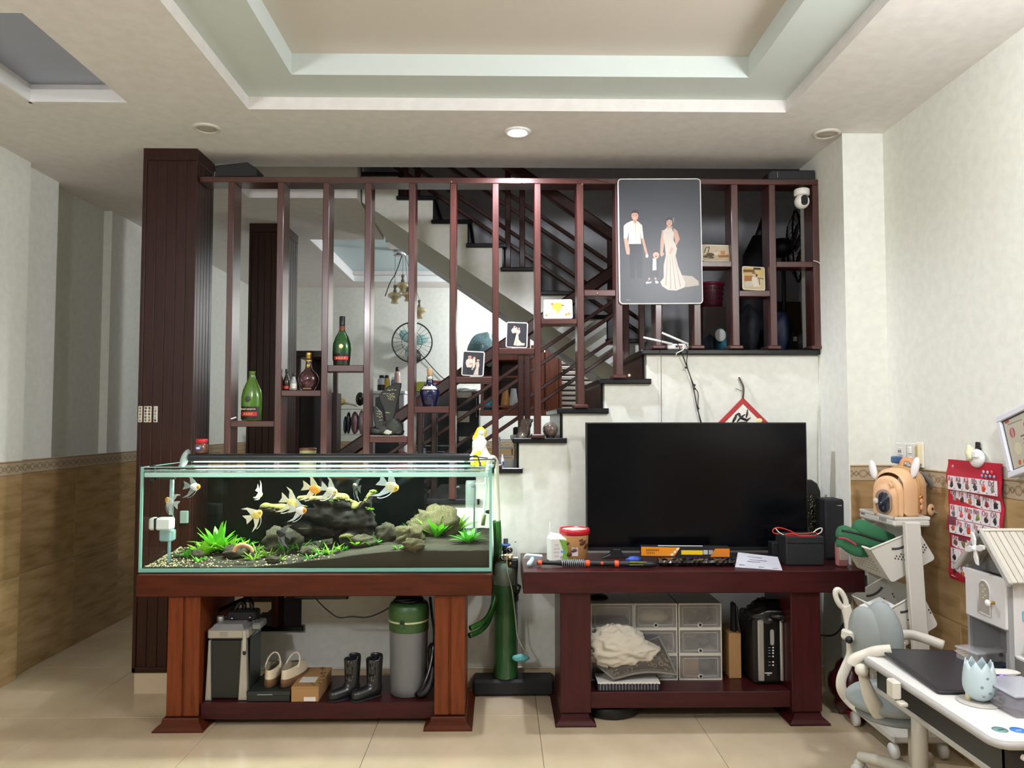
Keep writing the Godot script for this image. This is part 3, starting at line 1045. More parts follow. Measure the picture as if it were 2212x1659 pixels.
func fish(px: float, py: float, d: float, sc: float, yaw: float, roll: float, cols: Array, label: String):
	var p := P(px, py, d)
	var t := thing("angelfish", label, "fish", p)
	var b := Basis.from_euler(Vector3(0, deg_to_rad(yaw), 0)) * Basis.from_euler(Vector3(0, 0, deg_to_rad(roll)))
	b = b.scaled(Vector3(sc, sc, sc))
	var mb := mat(cols[0], 0.35)
	var mh := mat(cols[1], 0.35)
	var mf := mat(cols[2], 0.4, 0.0, {"alpha": 0.9, "both": true})
	var bd := M.new(true)
	var rs := []
	for i in 11:
		var s := i / 10.0
		var x := -0.5 + s
		var hh := 0.43 * pow(sin(PI * clampf(0.05 + s * 0.92, 0, 1)), 0.8) * (0.75 + 0.25 * s) + 0.03
		var ring := PackedVector3Array()
		for j in 12:
			var a := TAU * j / 12
			ring.append(Vector3(x, sin(a) * hh, cos(a) * hh * 0.28))
		rs.append(ring)
	bd.at(p, b).rings(rs)
	ob("body", bd, mb, t)
	var hd := M.new(true)
	hd.at(p, b).ell(Vector3(0.3, 0.06, 0), Vector3(0.24, 0.28, 0.125))
	ob("head", hd, mh, t)
	for f in [["dorsal_fin", [0.2, 0.34, 0.0, 0.55, -0.5, 1.0, -1.05, 1.12, -0.62, 0.82, -0.55, 0.5, -0.42, 0.2]], ["anal_fin", [0.1, -0.36, -0.1, -0.62, -0.5, -1.05, -1.1, -1.3, -0.6, -0.85, -0.5, -0.5, -0.42, -0.18]], ["tail_fin", [-0.42, 0.14, -0.8, 0.34, -1.2, 0.5, -1.02, 0.05, -1.15, -0.4, -0.8, -0.28, -0.42, -0.12]]]:
		ob(f[0], M.new().at(p, b).prism(pv(f[1]), -0.012, 0.012), mf, t)
	var fl := M.new(true).at(p, b)
	for s in [-1, 1]:
		fl.tube(bez([Vector3(0.22, -0.33, 0.06 * s), Vector3(0.05, -0.75, 0.1 * s), Vector3(-0.3, -1.1, 0.12 * s), Vector3(-0.6, -1.2, 0.12 * s)], 3), [0.03, 0.028, 0.026, 0.024, 0.022, 0.02, 0.018, 0.016, 0.014, 0.01], 5)
	ob("feeler", fl, mf, t)
	var ey := M.new(true).at(p, b)
	for s in [-1, 1]: ey.ell(Vector3(0.36, 0.06, 0.115 * s), Vector3(0.05, 0.05, 0.02), Basis(), 5, 8)
	ob("eye", ey, m_blackgloss, t)

func tank_things():
	var mg := [mat("5fae2e", 0.45, 0.0, {"back": "4c8a1e", "both": true}), mat("86b83a", 0.45, 0.0, {"back": "5f8a20", "both": true}), mat("4c9a34", 0.45, 0.0, {"back": "3c7a20", "both": true})]
	# broad leafy clump at the left
	var big := [[470, 1192, 78, 20, 11, 0.75, 0, "largest bright green leafy plant in the left of the aquarium"], [440, 1200, 52, 13, 9, 0.9, 1, "yellow-green leafy plant at the left foot of the largest aquarium plant"], [500, 1196, 58, 14, 9, 0.9, 1, "yellow-green drooping plant at the right foot of the largest aquarium plant"], [405, 1204, 36, 10, 7, 0.9, 2, "small leafy plant beside the white filter box in the tank"], [943, 1160, 62, 10, 15, 0.8, 0, "broad-leaved green plant in front of the big round rock in the tank"], [985, 1150, 60, 10, 15, 0.75, 1, "broad pale green plant behind the last one, near the right tank wall"], [1012, 1172, 48, 14, 10, 0.9, 2, "dark curled leafy plant nearest the right end of the aquarium"], [905, 1150, 40, 8, 9, 1.0, 0, "arching green plant between the rocks right of the driftwood"], [770, 1183, 40, 9, 8, 0.8, 1, "yellowish upright plant in the soil right below the driftwood"]]
	for i in big.size():
		var b = big[i]
		var r := tuft(b[0], b[1], b[2], int(b[3] * 1.4), b[4] * 1.15, b[5] * 1.1, 40 + i)
		var t := solo("aquarium_plant", r[0], mg[b[6]], b[7], "water plant")
	var sm := [[532, 1184, 26], [580, 1204, 34], [618, 1194, 30], [648, 1188, 28], [548, 1210, 24], [668, 1208, 20], [694, 1200, 24], [714, 1198, 30], [804, 1180, 24], [823, 1168, 24], [842, 1168, 26], [884, 1130, 22], [430, 1214, 20], [600, 1214, 20], [690, 1186, 26], [860, 1186, 16], [555, 1190, 20], [738, 1190, 18]]
	var where := ["just left of the terracotta arch's right foot", "in front of the dark rock, nearest the glass", "before the middle of the rock under the driftwood", "at the right edge of the rock under the driftwood", "right of the terracotta arch, low at the front", "between the half-buried dark stone and the front glass", "just right of the half-buried dark stone", "before the left driftwood foot, tallest of its row", "between the low rock and the craggy rock", "in front of the craggy rock at the driftwood foot", "between the craggy rock and the layered rock", "on top of the layered rocks right of the driftwood", "at the far left front beside the lava rock", "beside the flat dark stone at the front glass", "behind the half-buried dark stone", "at the crest of the soil slope below the layered rock", "between the terracotta arch and the flat dark stone", "left of the yellowish upright plant"]
	for i in sm.size():
		var r := tuft(sm[i][0], sm[i][1], sm[i][2] * 1.25, 10, 7.5, 0.9, 90 + i)
		solo("aquarium_tuft", r[0], mg[i % 3], "small grassy green tuft " + where[i], "water plant", "small grassy tufts in the aquarium soil")
	# rocks
	var rt := noise("rockt", 0.08, "3a3a34", "ffffff", 5, FastNoiseLite.TYPE_SIMPLEX, "8a8874", 0.55)
	var mr := mat("6a6552", 0.95, 0.0, {"tex": rt, "tri": Vector3(4, 4, 4)})
	var mr2 := mat("8c8560", 0.95, 0.0, {"tex": rt, "tri": Vector3(4, 4, 4)})
	var rk := [[505, 1197, 26, 17, "dark pitted lava rock in front of the largest aquarium plant", 0], [612, 1168, 38, 30, "dark rounded rock under the left arm of the driftwood", 0], [832, 1156, 22, 24, "dark craggy rock touching the right foot of the driftwood", 0], [782, 1172, 34, 14, "low rock in front of the driftwood foot", 0], [886, 1158, 30, 24, "mossy layered rock right of the driftwood", 1], [893, 1180, 24, 16, "small yellowish rock at the front edge of the soil slope", 1], [948, 1125, 42, 38, "biggest round mossy rock near the right end of the aquarium", 1], [912, 1138, 30, 24, "yellow-green mossy rock left of the biggest round rock", 1], [424, 1202, 16, 13, "small dark rock beside the filter box stem", 0], [668, 1192, 22, 12, "small dark stone half buried below the driftwood", 0], [590, 1212, 16, 9, "flat dark stone at the front glass between grassy tufts", 0]]
	for i in rk.size():
		var q = rk[i]
		var p := soil_hit(q[0], q[1] + q[3] * 0.6)
		var s := -p.z / F
		p.z = maxf(p.z, AZ0 + 0.015 + q[2] * s * 1.35)
		solo("aquarium_rock", rock(p + Vector3(0, q[3] * s * 0.55, -q[2] * s * 0.3), Vector3(q[2] * s, q[3] * s, q[2] * s * 0.7), 20 + i, 0.6), [mr, mr2][q[5]], q[4], "rock")
	# driftwood
	var dd := 4.13
	var s := dd / F
	var seg := []
	for q in [[557, 1112, 8, 580, 1098, 11, 0.05], [580, 1098, 11, 640, 1105, 12, 0.05], [640, 1105, 12, 715, 1116, 18, 0.02], [690, 1088, 13, 735, 1085, 18, 0.0], [735, 1085, 18, 775, 1095, 9, 0.02], [775, 1095, 9, 797, 1082, 6, 0.04], [797, 1082, 6, 808, 1062, 3, 0.06], [715, 1114, 22, 775, 1124, 30, 0.0], [775, 1128, 27, 795, 1165, 13, 0.0], [800, 1090, 5, 804, 1130, 10, 0.03], [735, 1145, 17, 725, 1180, 10, -0.03], [655, 1075, 3, 700, 1082, 9, 0.06], [620, 1130, 5, 665, 1142, 15, 0.04], [665, 1142, 12, 715, 1148, 12, 0.0], [760, 1165, 22, 790, 1195, 10, 0.05], [720, 1062, 4, 735, 1080, 12, 0.03]]:
		var a := P(q[0], q[1], dd)
		var b := P(q[3], q[4], dd)
		a.z += q[6]
		b.z += q[6] * 0.6
		seg.append([a, b, q[2] * s, q[5] * s])
	var nz := FastNoiseLite.new()
	nz.seed = 3
	nz.frequency = 9.0
	nz.fractal_octaves = 3
	var f := func(p: Vector3) -> float:
		var v := 1e3
		for q in seg: v = smin(v, cap(p, q[0], q[1], q[2], q[3]), 0.012)
		return v + nz.get_noise_3d(p.x, p.y * 2.2, p.z) * 0.014
	var lo := P(540, 1215, dd) - Vector3(0, 0, 0.13)
	var hi := P(830, 1045, dd) + Vector3(0, 0, 0.15)
	lo.x = P(540, 1215, dd).x
	var dw := thing("driftwood", "large gnarled dark driftwood root with a mossy back in the middle of the aquarium", "driftwood", P(740, 1195, dd))
	ob("trunk", M.new(true).nets(f, lo, hi, 0.0085), mat("241c12", 0.9, 0.0, {"tex": noise("bark", 0.03, "4a4438", "ffffff", 4, FastNoiseLite.TYPE_SIMPLEX, "9a927c", 0.5), "tri": Vector3(2, 7, 4)}), dw)
	var fm := func(p: Vector3) -> float:
		var w: float = f.call(p)
		if w > 0.03: return w
		return maxf(w - 0.006, 0.02 - f.call(p + Vector3(0, 0.03, 0)))
	ob("moss", M.new(true).nets(fm, lo, hi, 0.0085), mat("7d7a3c", 0.95, 0.0, {"tex": noise("mossn", 0.12, "5a5a30", "ffffff", 4), "tri": Vector3(4, 4, 4), "sheen": 0.3}), dw)
	var sprig := M.new(true)
	var rng := RandomNumberGenerator.new()
	rng.seed = 9
	for q in [[806, 1062], [800, 1100], [655, 1074], [718, 1083], [730, 1080]]:
		var p := P(q[0], q[1], dd - 0.05)
		for i in 14:
			var a := rng.randf() * TAU
			blade(sprig, p, Vector3(cos(a) * 0.8, rng.randf_range(0.1, 0.9), sin(a) * 0.8).normalized(), 0.022, 0.008, 0.3)
	ob("sprig", sprig, mg[1], dw)
	# fish
	var yel := ["e6d58a", "e8a82c", "e8e4cc"]
	var wht := ["e4e2da", "e0861e", "c9d2d0"]
	fish(366, 1083, 4.0, 0.05, 165, 20, ["d9d6bc", "e0a82c", "b8c4c0"], "yellow-headed angelfish facing left above the white filter box")
	fish(421, 1052, 4.05, 0.05, 12, -8, ["cfcfca", "d8801c", "7a7f80"], "white angelfish with orange face below the red-lidded jar")
	fish(562, 1066, 4.05, 0.045, 80, -40, ["b8b68c", "d8d08c", "c8cab0"], "slim angelfish seen head-on high above the left driftwood arm")
	fish(555, 1112, 4.0, 0.055, 15, 25, ["d8c46a", "d8b040", "d9d8c0"], "yellow angelfish with long spiky fins at the left tip of the driftwood")
	fish(632, 1086, 4.0, 0.058, 8, -22, ["e0cf7a", "e6b428", "d8d6bc"], "yellow angelfish gliding down over the left driftwood arm")
	fish(650, 1103, 3.96, 0.052, 10, -10, wht, "black and white angelfish with orange cheek in front of the driftwood")
	fish(680, 1057, 4.0, 0.058, 6, -15, ["eba23a", "f0a01e", "e6dcc0"], "brightest orange angelfish in front of the pale yellow canister")
	fish(716, 1061, 4.0, 0.055, 14, -25, ["e2dfc8", "dcc878", "d2d4c8"], "pale angelfish with yellow nose above the driftwood crest")
	fish(768, 1052, 4.05, 0.05, 130, 10, ["1f2122", "17191a", "2b2f30"], "black angelfish hovering above the right driftwood branch")
	fish(846, 1052, 4.0, 0.068, 8, -28, ["e6dfb8", "e8c040", "cfdde2"], "large white and yellow angelfish at the right of the driftwood")
	fish(607, 1152, 3.98, 0.05, 170, 12, ["2c302e", "1d2020", "6c7674"], "dark marbled angelfish in front of the rock under the driftwood")
	# gear inside
	var fb := thing("filter_box", "white internal sponge filter box on a clear stem at the left end of the tank", "aquarium filter", soil_hit(365, 1200))
	var zc := 4.0
	ob("box", M.new().at(P(352, 1131, zc)).box(Vector3(0.012, 0, 0), Vector3(0.078, 0.062, 0.06), 0.008), mat("dfe9e4", 0.35), fb)
	ob("box_end", M.new().at(P(352, 1131, zc)).box(Vector3(-0.048, 0, 0), Vector3(0.03, 0.062, 0.056), 0.008), mat("dfe9e4", 0.35), fb)
	ob("seal", M.new().at(P(352, 1131, zc)).box(Vector3(-0.03, 0, 0), Vector3(0.008, 0.058, 0.054)), m_black, fb)
	ob("cup", M.new().at(P(362, 1160, zc)).box(Vector3(0, 0.01, 0), Vector3(0.07, 0.06, 0.05), 0.008), mat("a9d3d0", 0.1, 0.0, {"alpha": 0.4}), fb)
	ob("stem", M.new(true).cyl(Vector3(P(366, 1160, zc).x, soil_hit(366, 1198).y - 0.01, -zc), P(366, 1150, zc), 0.008), mat("8fc0c2", 0.2, 0.0, {"alpha": 0.6}), fb)
	ob("riser", M.new(true).cyl(P(370, 1112, zc - 0.01), P(372, 1030, zc - 0.01), 0.011), mat("b5cfd2", 0.1, 0.0, {"alpha": 0.3}), fb)
	var md := thing("magnet_scraper", "pale green glass-cleaning magnet stuck to the back pane of the tank", "magnet", P(398, 1117, 4.32))
	ob("pad", M.new().at(P(398, 1117, 4.32)).box(Vector3.ZERO, Vector3(0.045, 0.07, 0.02), 0.004), mat("7f918a", 0.4), md)
	var lp := thing("glass_inlet_pipe", "clear curved glass outlet pipe with black suction cup at the right end of the tank", "pipe", P(1045, 1135, 4.05))
	var mgl := mat("cfeee0", 0.05, 0.0, {"alpha": 0.5})
	ob("pipe", M.new(true).tube(bez([P(1064, 1010, 4.05), P(1058, 1006, 4.05), P(1052, 1020, 4.05), P(1050, 1060, 4.05), P(1047, 1100, 4.05), P(1046, 1112, 4.05)]), 0.009, 10), mgl, lp)
	ob("inlet", M.new(true).cyl(P(1046, 1112, 4.05), P(1043, 1135, 4.05), 0.010), mat("5c6a38", 0.6), lp)
	ob("side_arm", M.new(true).tube(bez([P(1051, 1035, 4.05), P(1046, 1046, 4.05), P(1028, 1045, 4.06)]), 0.006, 8), mgl, lp)
	ob("suction_cup", M.new(true).cyl(P(1046, 1105, 4.05), P(1057, 1106, 4.05), 0.005, 0.011), m_black, lp)
	var dp := thing("diffuser_tube", "clear glass bubble cylinder with a black rod standing in the right of the tank", "tube", P(1025, 1155, 4.2))
	ob("cylinder", M.new(true).lathe(P(1018, 1158, 4.2), [Vector2(0.03, 0), Vector2(0.032, 0.02), Vector2(0.032, 0.28), Vector2(0.028, 0.3)], 20), mat("d5ebe4", 0.06, 0.0, {"alpha": 0.14}), dp)
	ob("rod", M.new(true).cyl(P(1024, 1158, 4.2), P(1025, 1050, 4.2), 0.004), m_black, dp)
	for q in [[990, 1053], [1022, 1050]]:
		ob("suction_cup", M.new(true).ell(P(q[0], q[1], 4.2), Vector3(0.013, 0.01, 0.008)), m_black, dp)
	var arc := thing("terracotta_arch", "pale terracotta arch half buried in the soil beside the largest plant", "ornament", soil_hit(520, 1200))
	ob("arch", M.new(true).tube(bez([P(505, 1192, 3.95), P(512, 1181, 3.95), P(525, 1177, 3.95), P(540, 1182, 3.95), P(546, 1192, 3.95)]), 0.009, 8), mat("cf9870", 0.8), arc)

# ---------- prints ----------
func fz(im: Image, o: Array, pts: Array, col: String):   # polygon given in the measured frame o = [x0, y0, w, h]
	var q := []
	for i in range(0, pts.size(), 2):
		q.append((pts[i] - o[0]) / float(o[2]))
		q.append((pts[i + 1] - o[1]) / float(o[3]))
	fillp(im, q, col)

func oz(im: Image, o: Array, cx: float, cy: float, rx: float, ry: float, col: String, rot := 0.0):
	oval(im, (cx - o[0]) / o[2], (cy - o[1]) / o[3], rx / o[2], ry / o[3], col, rot)

func print_family_large() -> Image:
	var im := canvas(760, 1120, "3b3e46")
	var o := [82.0, 85.0, 990.0, 1450.0]
	fz(im, o, [80, 900, 1080, 900, 1080, 1540, 80, 1540], "3f4146")
	fz(im, o, [190, 850, 350, 850, 362, 1050, 350, 1245, 290, 1245, 275, 1000, 262, 1245, 205, 1245, 200, 1000], "2c3038")
	fz(im, o, [133, 775, 180, 780, 205, 900, 203, 970, 165, 965, 150, 890], "cf9f86")
	fz(im, o, [345, 770, 378, 775, 408, 900, 430, 985, 408, 1000, 382, 920], "c8977f")
	oz(im, o, 412, 985, 18, 22, "e8e2da")
	fz(im, o, [235, 570, 305, 575, 360, 625, 375, 775, 345, 780, 335, 700, 345, 845, 190, 845, 195, 700, 180, 780, 133, 775, 135, 630, 170, 600], "ddd5cb")
	fz(im, o, [275, 600, 285, 600, 285, 840, 278, 840], "c8beb2")
	fz(im, o, [250, 560, 295, 560, 290, 600, 262, 600], "c39078")
	oz(im, o, 273, 512, 42, 58, "d5a188")
	fz(im, o, [228, 500, 232, 465, 262, 448, 305, 452, 322, 480, 316, 505, 300, 478, 250, 478], "1c1a1c")
	fz(im, o, [205, 845, 345, 845, 345, 858, 205, 858], "15161a")
	for q in [[258, 505], [290, 507]]: oz(im, o, q[0], q[1], 6, 4, "3a2420")
	fz(im, o, [262, 540, 288, 540, 282, 548, 268, 548], "f0e0da")
	fz(im, o, [480, 1015, 525, 1012, 525, 1150, 470, 1158, 478, 1090], "e2ddd2")
	fz(im, o, [460, 1030, 482, 1020, 476, 1160, 540, 1155, 528, 1020, 550, 1040, 552, 1230, 500, 1250, 495, 1190, 470, 1250, 445, 1245], "2e3138")
	oz(im, o, 523, 972, 38, 46, "dcab94")
	fz(im, o, [486, 960, 492, 932, 520, 920, 552, 932, 560, 960, 540, 940, 505, 940], "2a2424")
	oz(im, o, 522, 990, 13, 8, "7a3a34")
	for q in [[435, 1252], [512, 1250]]: oz(im, o, q[0], q[1], 12, 14, "d8a890")
	fz(im, o, [390, 1295, 430, 1272, 460, 1280, 462, 1300, 400, 1312], "e6e2dc")
	fz(im, o, [415, 1282, 450, 1270, 455, 1285, 425, 1292], "22242a")
	fz(im, o, [502, 1275, 530, 1275, 553, 1302, 515, 1310], "e6e2dc")
	fz(im, o, [600, 685, 628, 680, 634, 790, 608, 940, 625, 965, 590, 1000, 572, 970, 580, 800], "d0a18a")
	fz(im, o, [735, 655, 785, 690, 815, 790, 780, 850, 715, 965, 680, 965, 700, 900, 758, 820, 742, 740], "cb9a82")
	fz(im, o, [820, 1210, 960, 1225, 1030, 1280, 1040, 1330, 900, 1350, 830, 1352], "b5a898")
	fz(im, o, [650, 660, 715, 655, 745, 720, 738, 800, 780, 900, 760, 985, 790, 1110, 870, 1300, 860, 1355, 760, 1392, 660, 1385, 590, 1340, 568, 1290, 610, 1240, 612, 1100, 640, 980, 630, 850, 612, 770, 618, 690], "d6cbbd")
	for q in [[660, 980, 630, 1330], [690, 990, 690, 1370], [715, 990, 750, 1375], [740, 985, 810, 1350]]:
		fz(im, o, [q[0], q[1], q[0] + 5, q[1], q[2] + 12, q[3], q[2] - 4, q[3]], "b3a595")
	fz(im, o, [705, 880, 735, 900, 705, 970, 680, 968, 690, 920], "d8aa92")
	oz(im, o, 690, 590, 38, 52, "daab94")
	fz(im, o, [650, 640, 735, 640, 715, 665, 660, 668], "d3a48c")
	fz(im, o, [640, 590, 650, 550, 690, 530, 735, 545, 745, 590, 728, 610, 722, 570, 690, 558, 660, 575, 655, 610], "221c1e")
	fz(im, o, [735, 535, 750, 545, 748, 585, 738, 600], "8a8d94")
	for q in [[676, 585], [706, 587]]: oz(im, o, q[0], q[1], 6, 4, "3a2420")
	oz(im, o, 690, 612, 12, 5, "a0504a")
	oz(im, o, 165, 1497, 8, 8, "8a8c92")
	fz(im, o, [178, 1492, 205, 1492, 205, 1502, 178, 1502], "6a6c72")
	return im

func print_trio(o: Array, kind: int) -> Image:
	var im := canvas(400, 450, "2c2f37")
	if kind == 0:
		fz(im, o, [490, 460, 515, 440, 545, 445, 560, 480, 545, 530, 500, 530, 485, 490], "e0d4c4")
		fz(im, o, [500, 530, 550, 530, 560, 600, 495, 600], "1d2028")
		oz(im, o, 522, 428, 17, 22, "cd9a82")
		fz(im, o, [504, 420, 510, 405, 530, 402, 541, 415, 535, 414, 515, 414], "17161a")
		fz(im, o, [520, 490, 575, 478, 590, 485, 560, 500, 525, 505], "cf9f88")
		fz(im, o, [550, 440, 575, 440, 580, 500, 570, 535, 552, 535, 556, 480], "ead9c8")
		oz(im, o, 566, 432, 13, 16, "d8ab94")
		fz(im, o, [553, 428, 560, 417, 575, 418, 580, 430, 570, 424], "2a2020")
		oz(im, o, 553, 545, 9, 6, "f0f0ee")
		fz(im, o, [585, 475, 612, 470, 620, 505, 612, 540, 615, 600, 565, 600, 588, 530], "d9cbba")
		oz(im, o, 603, 452, 14, 18, "d6a890")
		fz(im, o, [590, 450, 595, 435, 612, 433, 628, 440, 616, 450, 605, 444], "1c181a")
		fz(im, o, [575, 478, 600, 490, 605, 500, 570, 495], "d3a48c")
	else:
		fz(im, o, [875, 200, 895, 180, 920, 185, 930, 225, 890, 235, 875, 215], "e6dccf")
		oz(im, o, 905, 168, 11, 14, "d2a088")
		fz(im, o, [893, 165, 898, 155, 912, 154, 918, 164], "17161a")
		fz(im, o, [890, 238, 925, 235, 930, 340, 895, 340], "23262e")
		oz(im, o, 926, 186, 9, 11, "dcb09a")
		fz(im, o, [918, 195, 938, 195, 940, 225, 918, 225], "d8c8b8")
		oz(im, o, 950, 186, 9, 13, "d8a890")
		fz(im, o, [940, 182, 944, 172, 958, 172, 961, 186, 952, 178], "1c181a")
		fz(im, o, [938, 202, 962, 200, 962, 225, 945, 245, 950, 290, 980, 320, 1012, 322, 1008, 342, 940, 348, 900, 342, 915, 280, 925, 240], "dccfbf")
		fz(im, o, [935, 260, 938, 260, 930, 340, 922, 340], "b8a998")
		fz(im, o, [905, 215, 945, 235, 940, 243, 905, 225], "d0a088")
	return im

func print_outing() -> Image:
	var im := canvas(480, 330, "eeebdc")
	fillp(im, [0.55, 0, 1, 0, 1, 1, 0.7, 1, 0.78, 0.5], "dfe6d8")
	for q in [[0.47, 0.42, 0.16, 0.3], [0.38, 0.35, 0.1, 0.14], [0.55, 0.3, 0.12, 0.18], [0.42, 0.55, 0.12, 0.12]]: oval(im, q[0], q[1], q[2], q[3], "ecc24a")
	oval(im, 0.36, 0.62, 0.08, 0.09, "f6f2e6")
	oval(im, 0.3, 0.2, 0.05, 0.07, "d87a4a")
	for q in [[0.08, 0.85], [0.8, 0.82], [0.9, 0.78]]: oval(im, q[0], q[1], 0.05, 0.07, "e2993a")
	oval(im, 0.68, 0.38, 0.05, 0.08, "e8c0a6")
	fillp(im, [0.6, 0.48, 0.72, 0.46, 0.78, 0.7, 0.72, 0.92, 0.54, 0.9, 0.56, 0.7], "eccdbb")
	fillp(im, [0.62, 0.3, 0.66, 0.24, 0.74, 0.3, 0.73, 0.36, 0.68, 0.32], "b07a5a")
	return im

func print_cafe(k: int) -> Image:
	var im := canvas(420, 300, "d8cbb0") if k == 0 else canvas(320, 400, "d9c79a")
	if k == 0:
		fillp(im, [0, 0.6, 1, 0.55, 1, 1, 0, 1], "cbb896")
		stroke(im, [0.05, 0.5, 0.12, 0.15, 0.25, 0.1, 0.2, 0.45, 0.1, 0.7], 0.02, "4a3f2c")
		for q in [[0.28, 0.62, 0.14, 0.12], [0.1, 0.75, 0.1, 0.08], [0.3, 0.8, 0.12, 0.07]]: oval(im, q[0], q[1], q[2], q[3], "5a4a30")
		oval(im, 0.5, 0.5, 0.09, 0.14, "ecdcc6")
		oval(im, 0.5, 0.38, 0.05, 0.08, "e0b898")
		fillp(im, [0.66, 0.36, 0.82, 0.33, 0.84, 0.55, 0.68, 0.6], "d9904e")
		fillp(im, [0.55, 0.65, 0.95, 0.6, 0.98, 0.75, 0.6, 0.8], "a8703c")
		oval(im, 0.9, 0.45, 0.06, 0.12, "e8c8b0")
	else:
		fillp(im, [0, 0, 1, 0, 1, 0.4, 0, 0.35], "dcc27a")
		fillp(im, [0, 0.12, 0.55, 0.1, 0.55, 0.22, 0, 0.25], "7a5230")
		fillp(im, [0.5, 0.0, 0.85, 0.0, 0.85, 0.1, 0.5, 0.1], "3c3226")
		fillp(im, [0.05, 0.4, 0.45, 0.38, 0.45, 0.62, 0.05, 0.66], "b3753a")
		oval(im, 0.5, 0.34, 0.1, 0.08, "e2bc9c")
		fillp(im, [0.4, 0.3, 0.45, 0.24, 0.58, 0.24, 0.6, 0.3, 0.5, 0.28], "3a2a20")
		fillp(im, [0.42, 0.44, 0.62, 0.44, 0.72, 0.7, 0.82, 0.85, 0.5, 0.9, 0.4, 0.7], "eee2d2")
		fillp(im, [0.1, 0.68, 0.4, 0.66, 0.4, 0.86, 0.12, 0.9], "d8d2cc")
		fillp(im, [0.6, 0.3, 0.68, 0.3, 0.68, 0.42, 0.6, 0.42], "2c2822")
		stroke(im, [0.7, 0.48, 0.98, 0.5], 0.02, "6a5a30")
		stroke(im, [0.75, 0.5, 0.78, 0.8], 0.015, "6a5a30")
	return im

func plate(m: M, w: float, h: float, r: float, z: float):
	var p := rr(w, h, r)
	for i in p.size():
		var a := p[i]
		var b := p[(i + 1) % p.size()]
		var c := Vector2.ZERO
		for q in [c, b, a]: m.v(Vector3(q.x, q.y, z), Vector2(q.x / w + 0.5, 0.5 - q.y / h))

func board(called: String, px: Array, d: float, th: float, r: float, lean: float, roll: float, im: Image, frame: Material, label: String, cat: String, base_y := -1.0) -> Node3D:
	var a := P(px[0], px[1], d)
	var b := P(px[2], px[3], d)
	var w := b.x - a.x
	var h := a.y - b.y
	var c := (a + b) / 2
	if base_y > 0: c.y = base_y + h / 2 * cos(deg_to_rad(lean)) + absf(sin(deg_to_rad(roll))) * w / 2 + 0.001 + th * absf(sin(deg_to_rad(lean)))
	var t := thing(called, label, cat, Vector3(c.x, c.y - h / 2, c.z))
	ob("backing", M.new().eul(c, -lean, 0, roll).prism(rr(w, h, r), -th, 0.0, 0.0015), frame, t)
	var m := M.new().eul(c, -lean, 0, roll)
	plate(m, w - 0.012, h - 0.012, maxf(r - 0.006, 0.001), 0.0012)
	ob("print", m, print_mat(im, 0.35), t)
	return t

func sy(i: int) -> float:   # top of the shelf in bay i
	var sh := {0: 909.0, 1: 843.0, 2: 789.0, 3: 943.0, 4: 878.0, 5: 814.0, 6: 752.0, 7: 688.0, 11: 563.0, 12: 626.0}
	return Y(sh[i], 4.375) + 0.0008

func arcband(m: M, c: Vector3, r: float, y0: float, y1: float, a0: float, a1: float, sz := 1.0, r1 := -1.0, n := 8):
	if r1 < 0: r1 = r
	for i in n:
		var t0 := deg_to_rad(lerpf(a0, a1, float(i) / n))
		var t1 := deg_to_rad(lerpf(a0, a1, float(i + 1) / n))
		m.quad(c + Vector3(sin(t0) * r, y0, cos(t0) * r * sz), c + Vector3(sin(t1) * r, y0, cos(t1) * r * sz), c + Vector3(sin(t1) * r1, y1, cos(t1) * r1 * sz), c + Vector3(sin(t0) * r1, y1, cos(t0) * r1 * sz))

func pxprof(a: Array, s: float) -> Array:
	var o := []
	for i in range(0, a.size(), 2): o.append(Vector2(maxf(a[i], 0.3) * s, a[i + 1] * s))
	return o

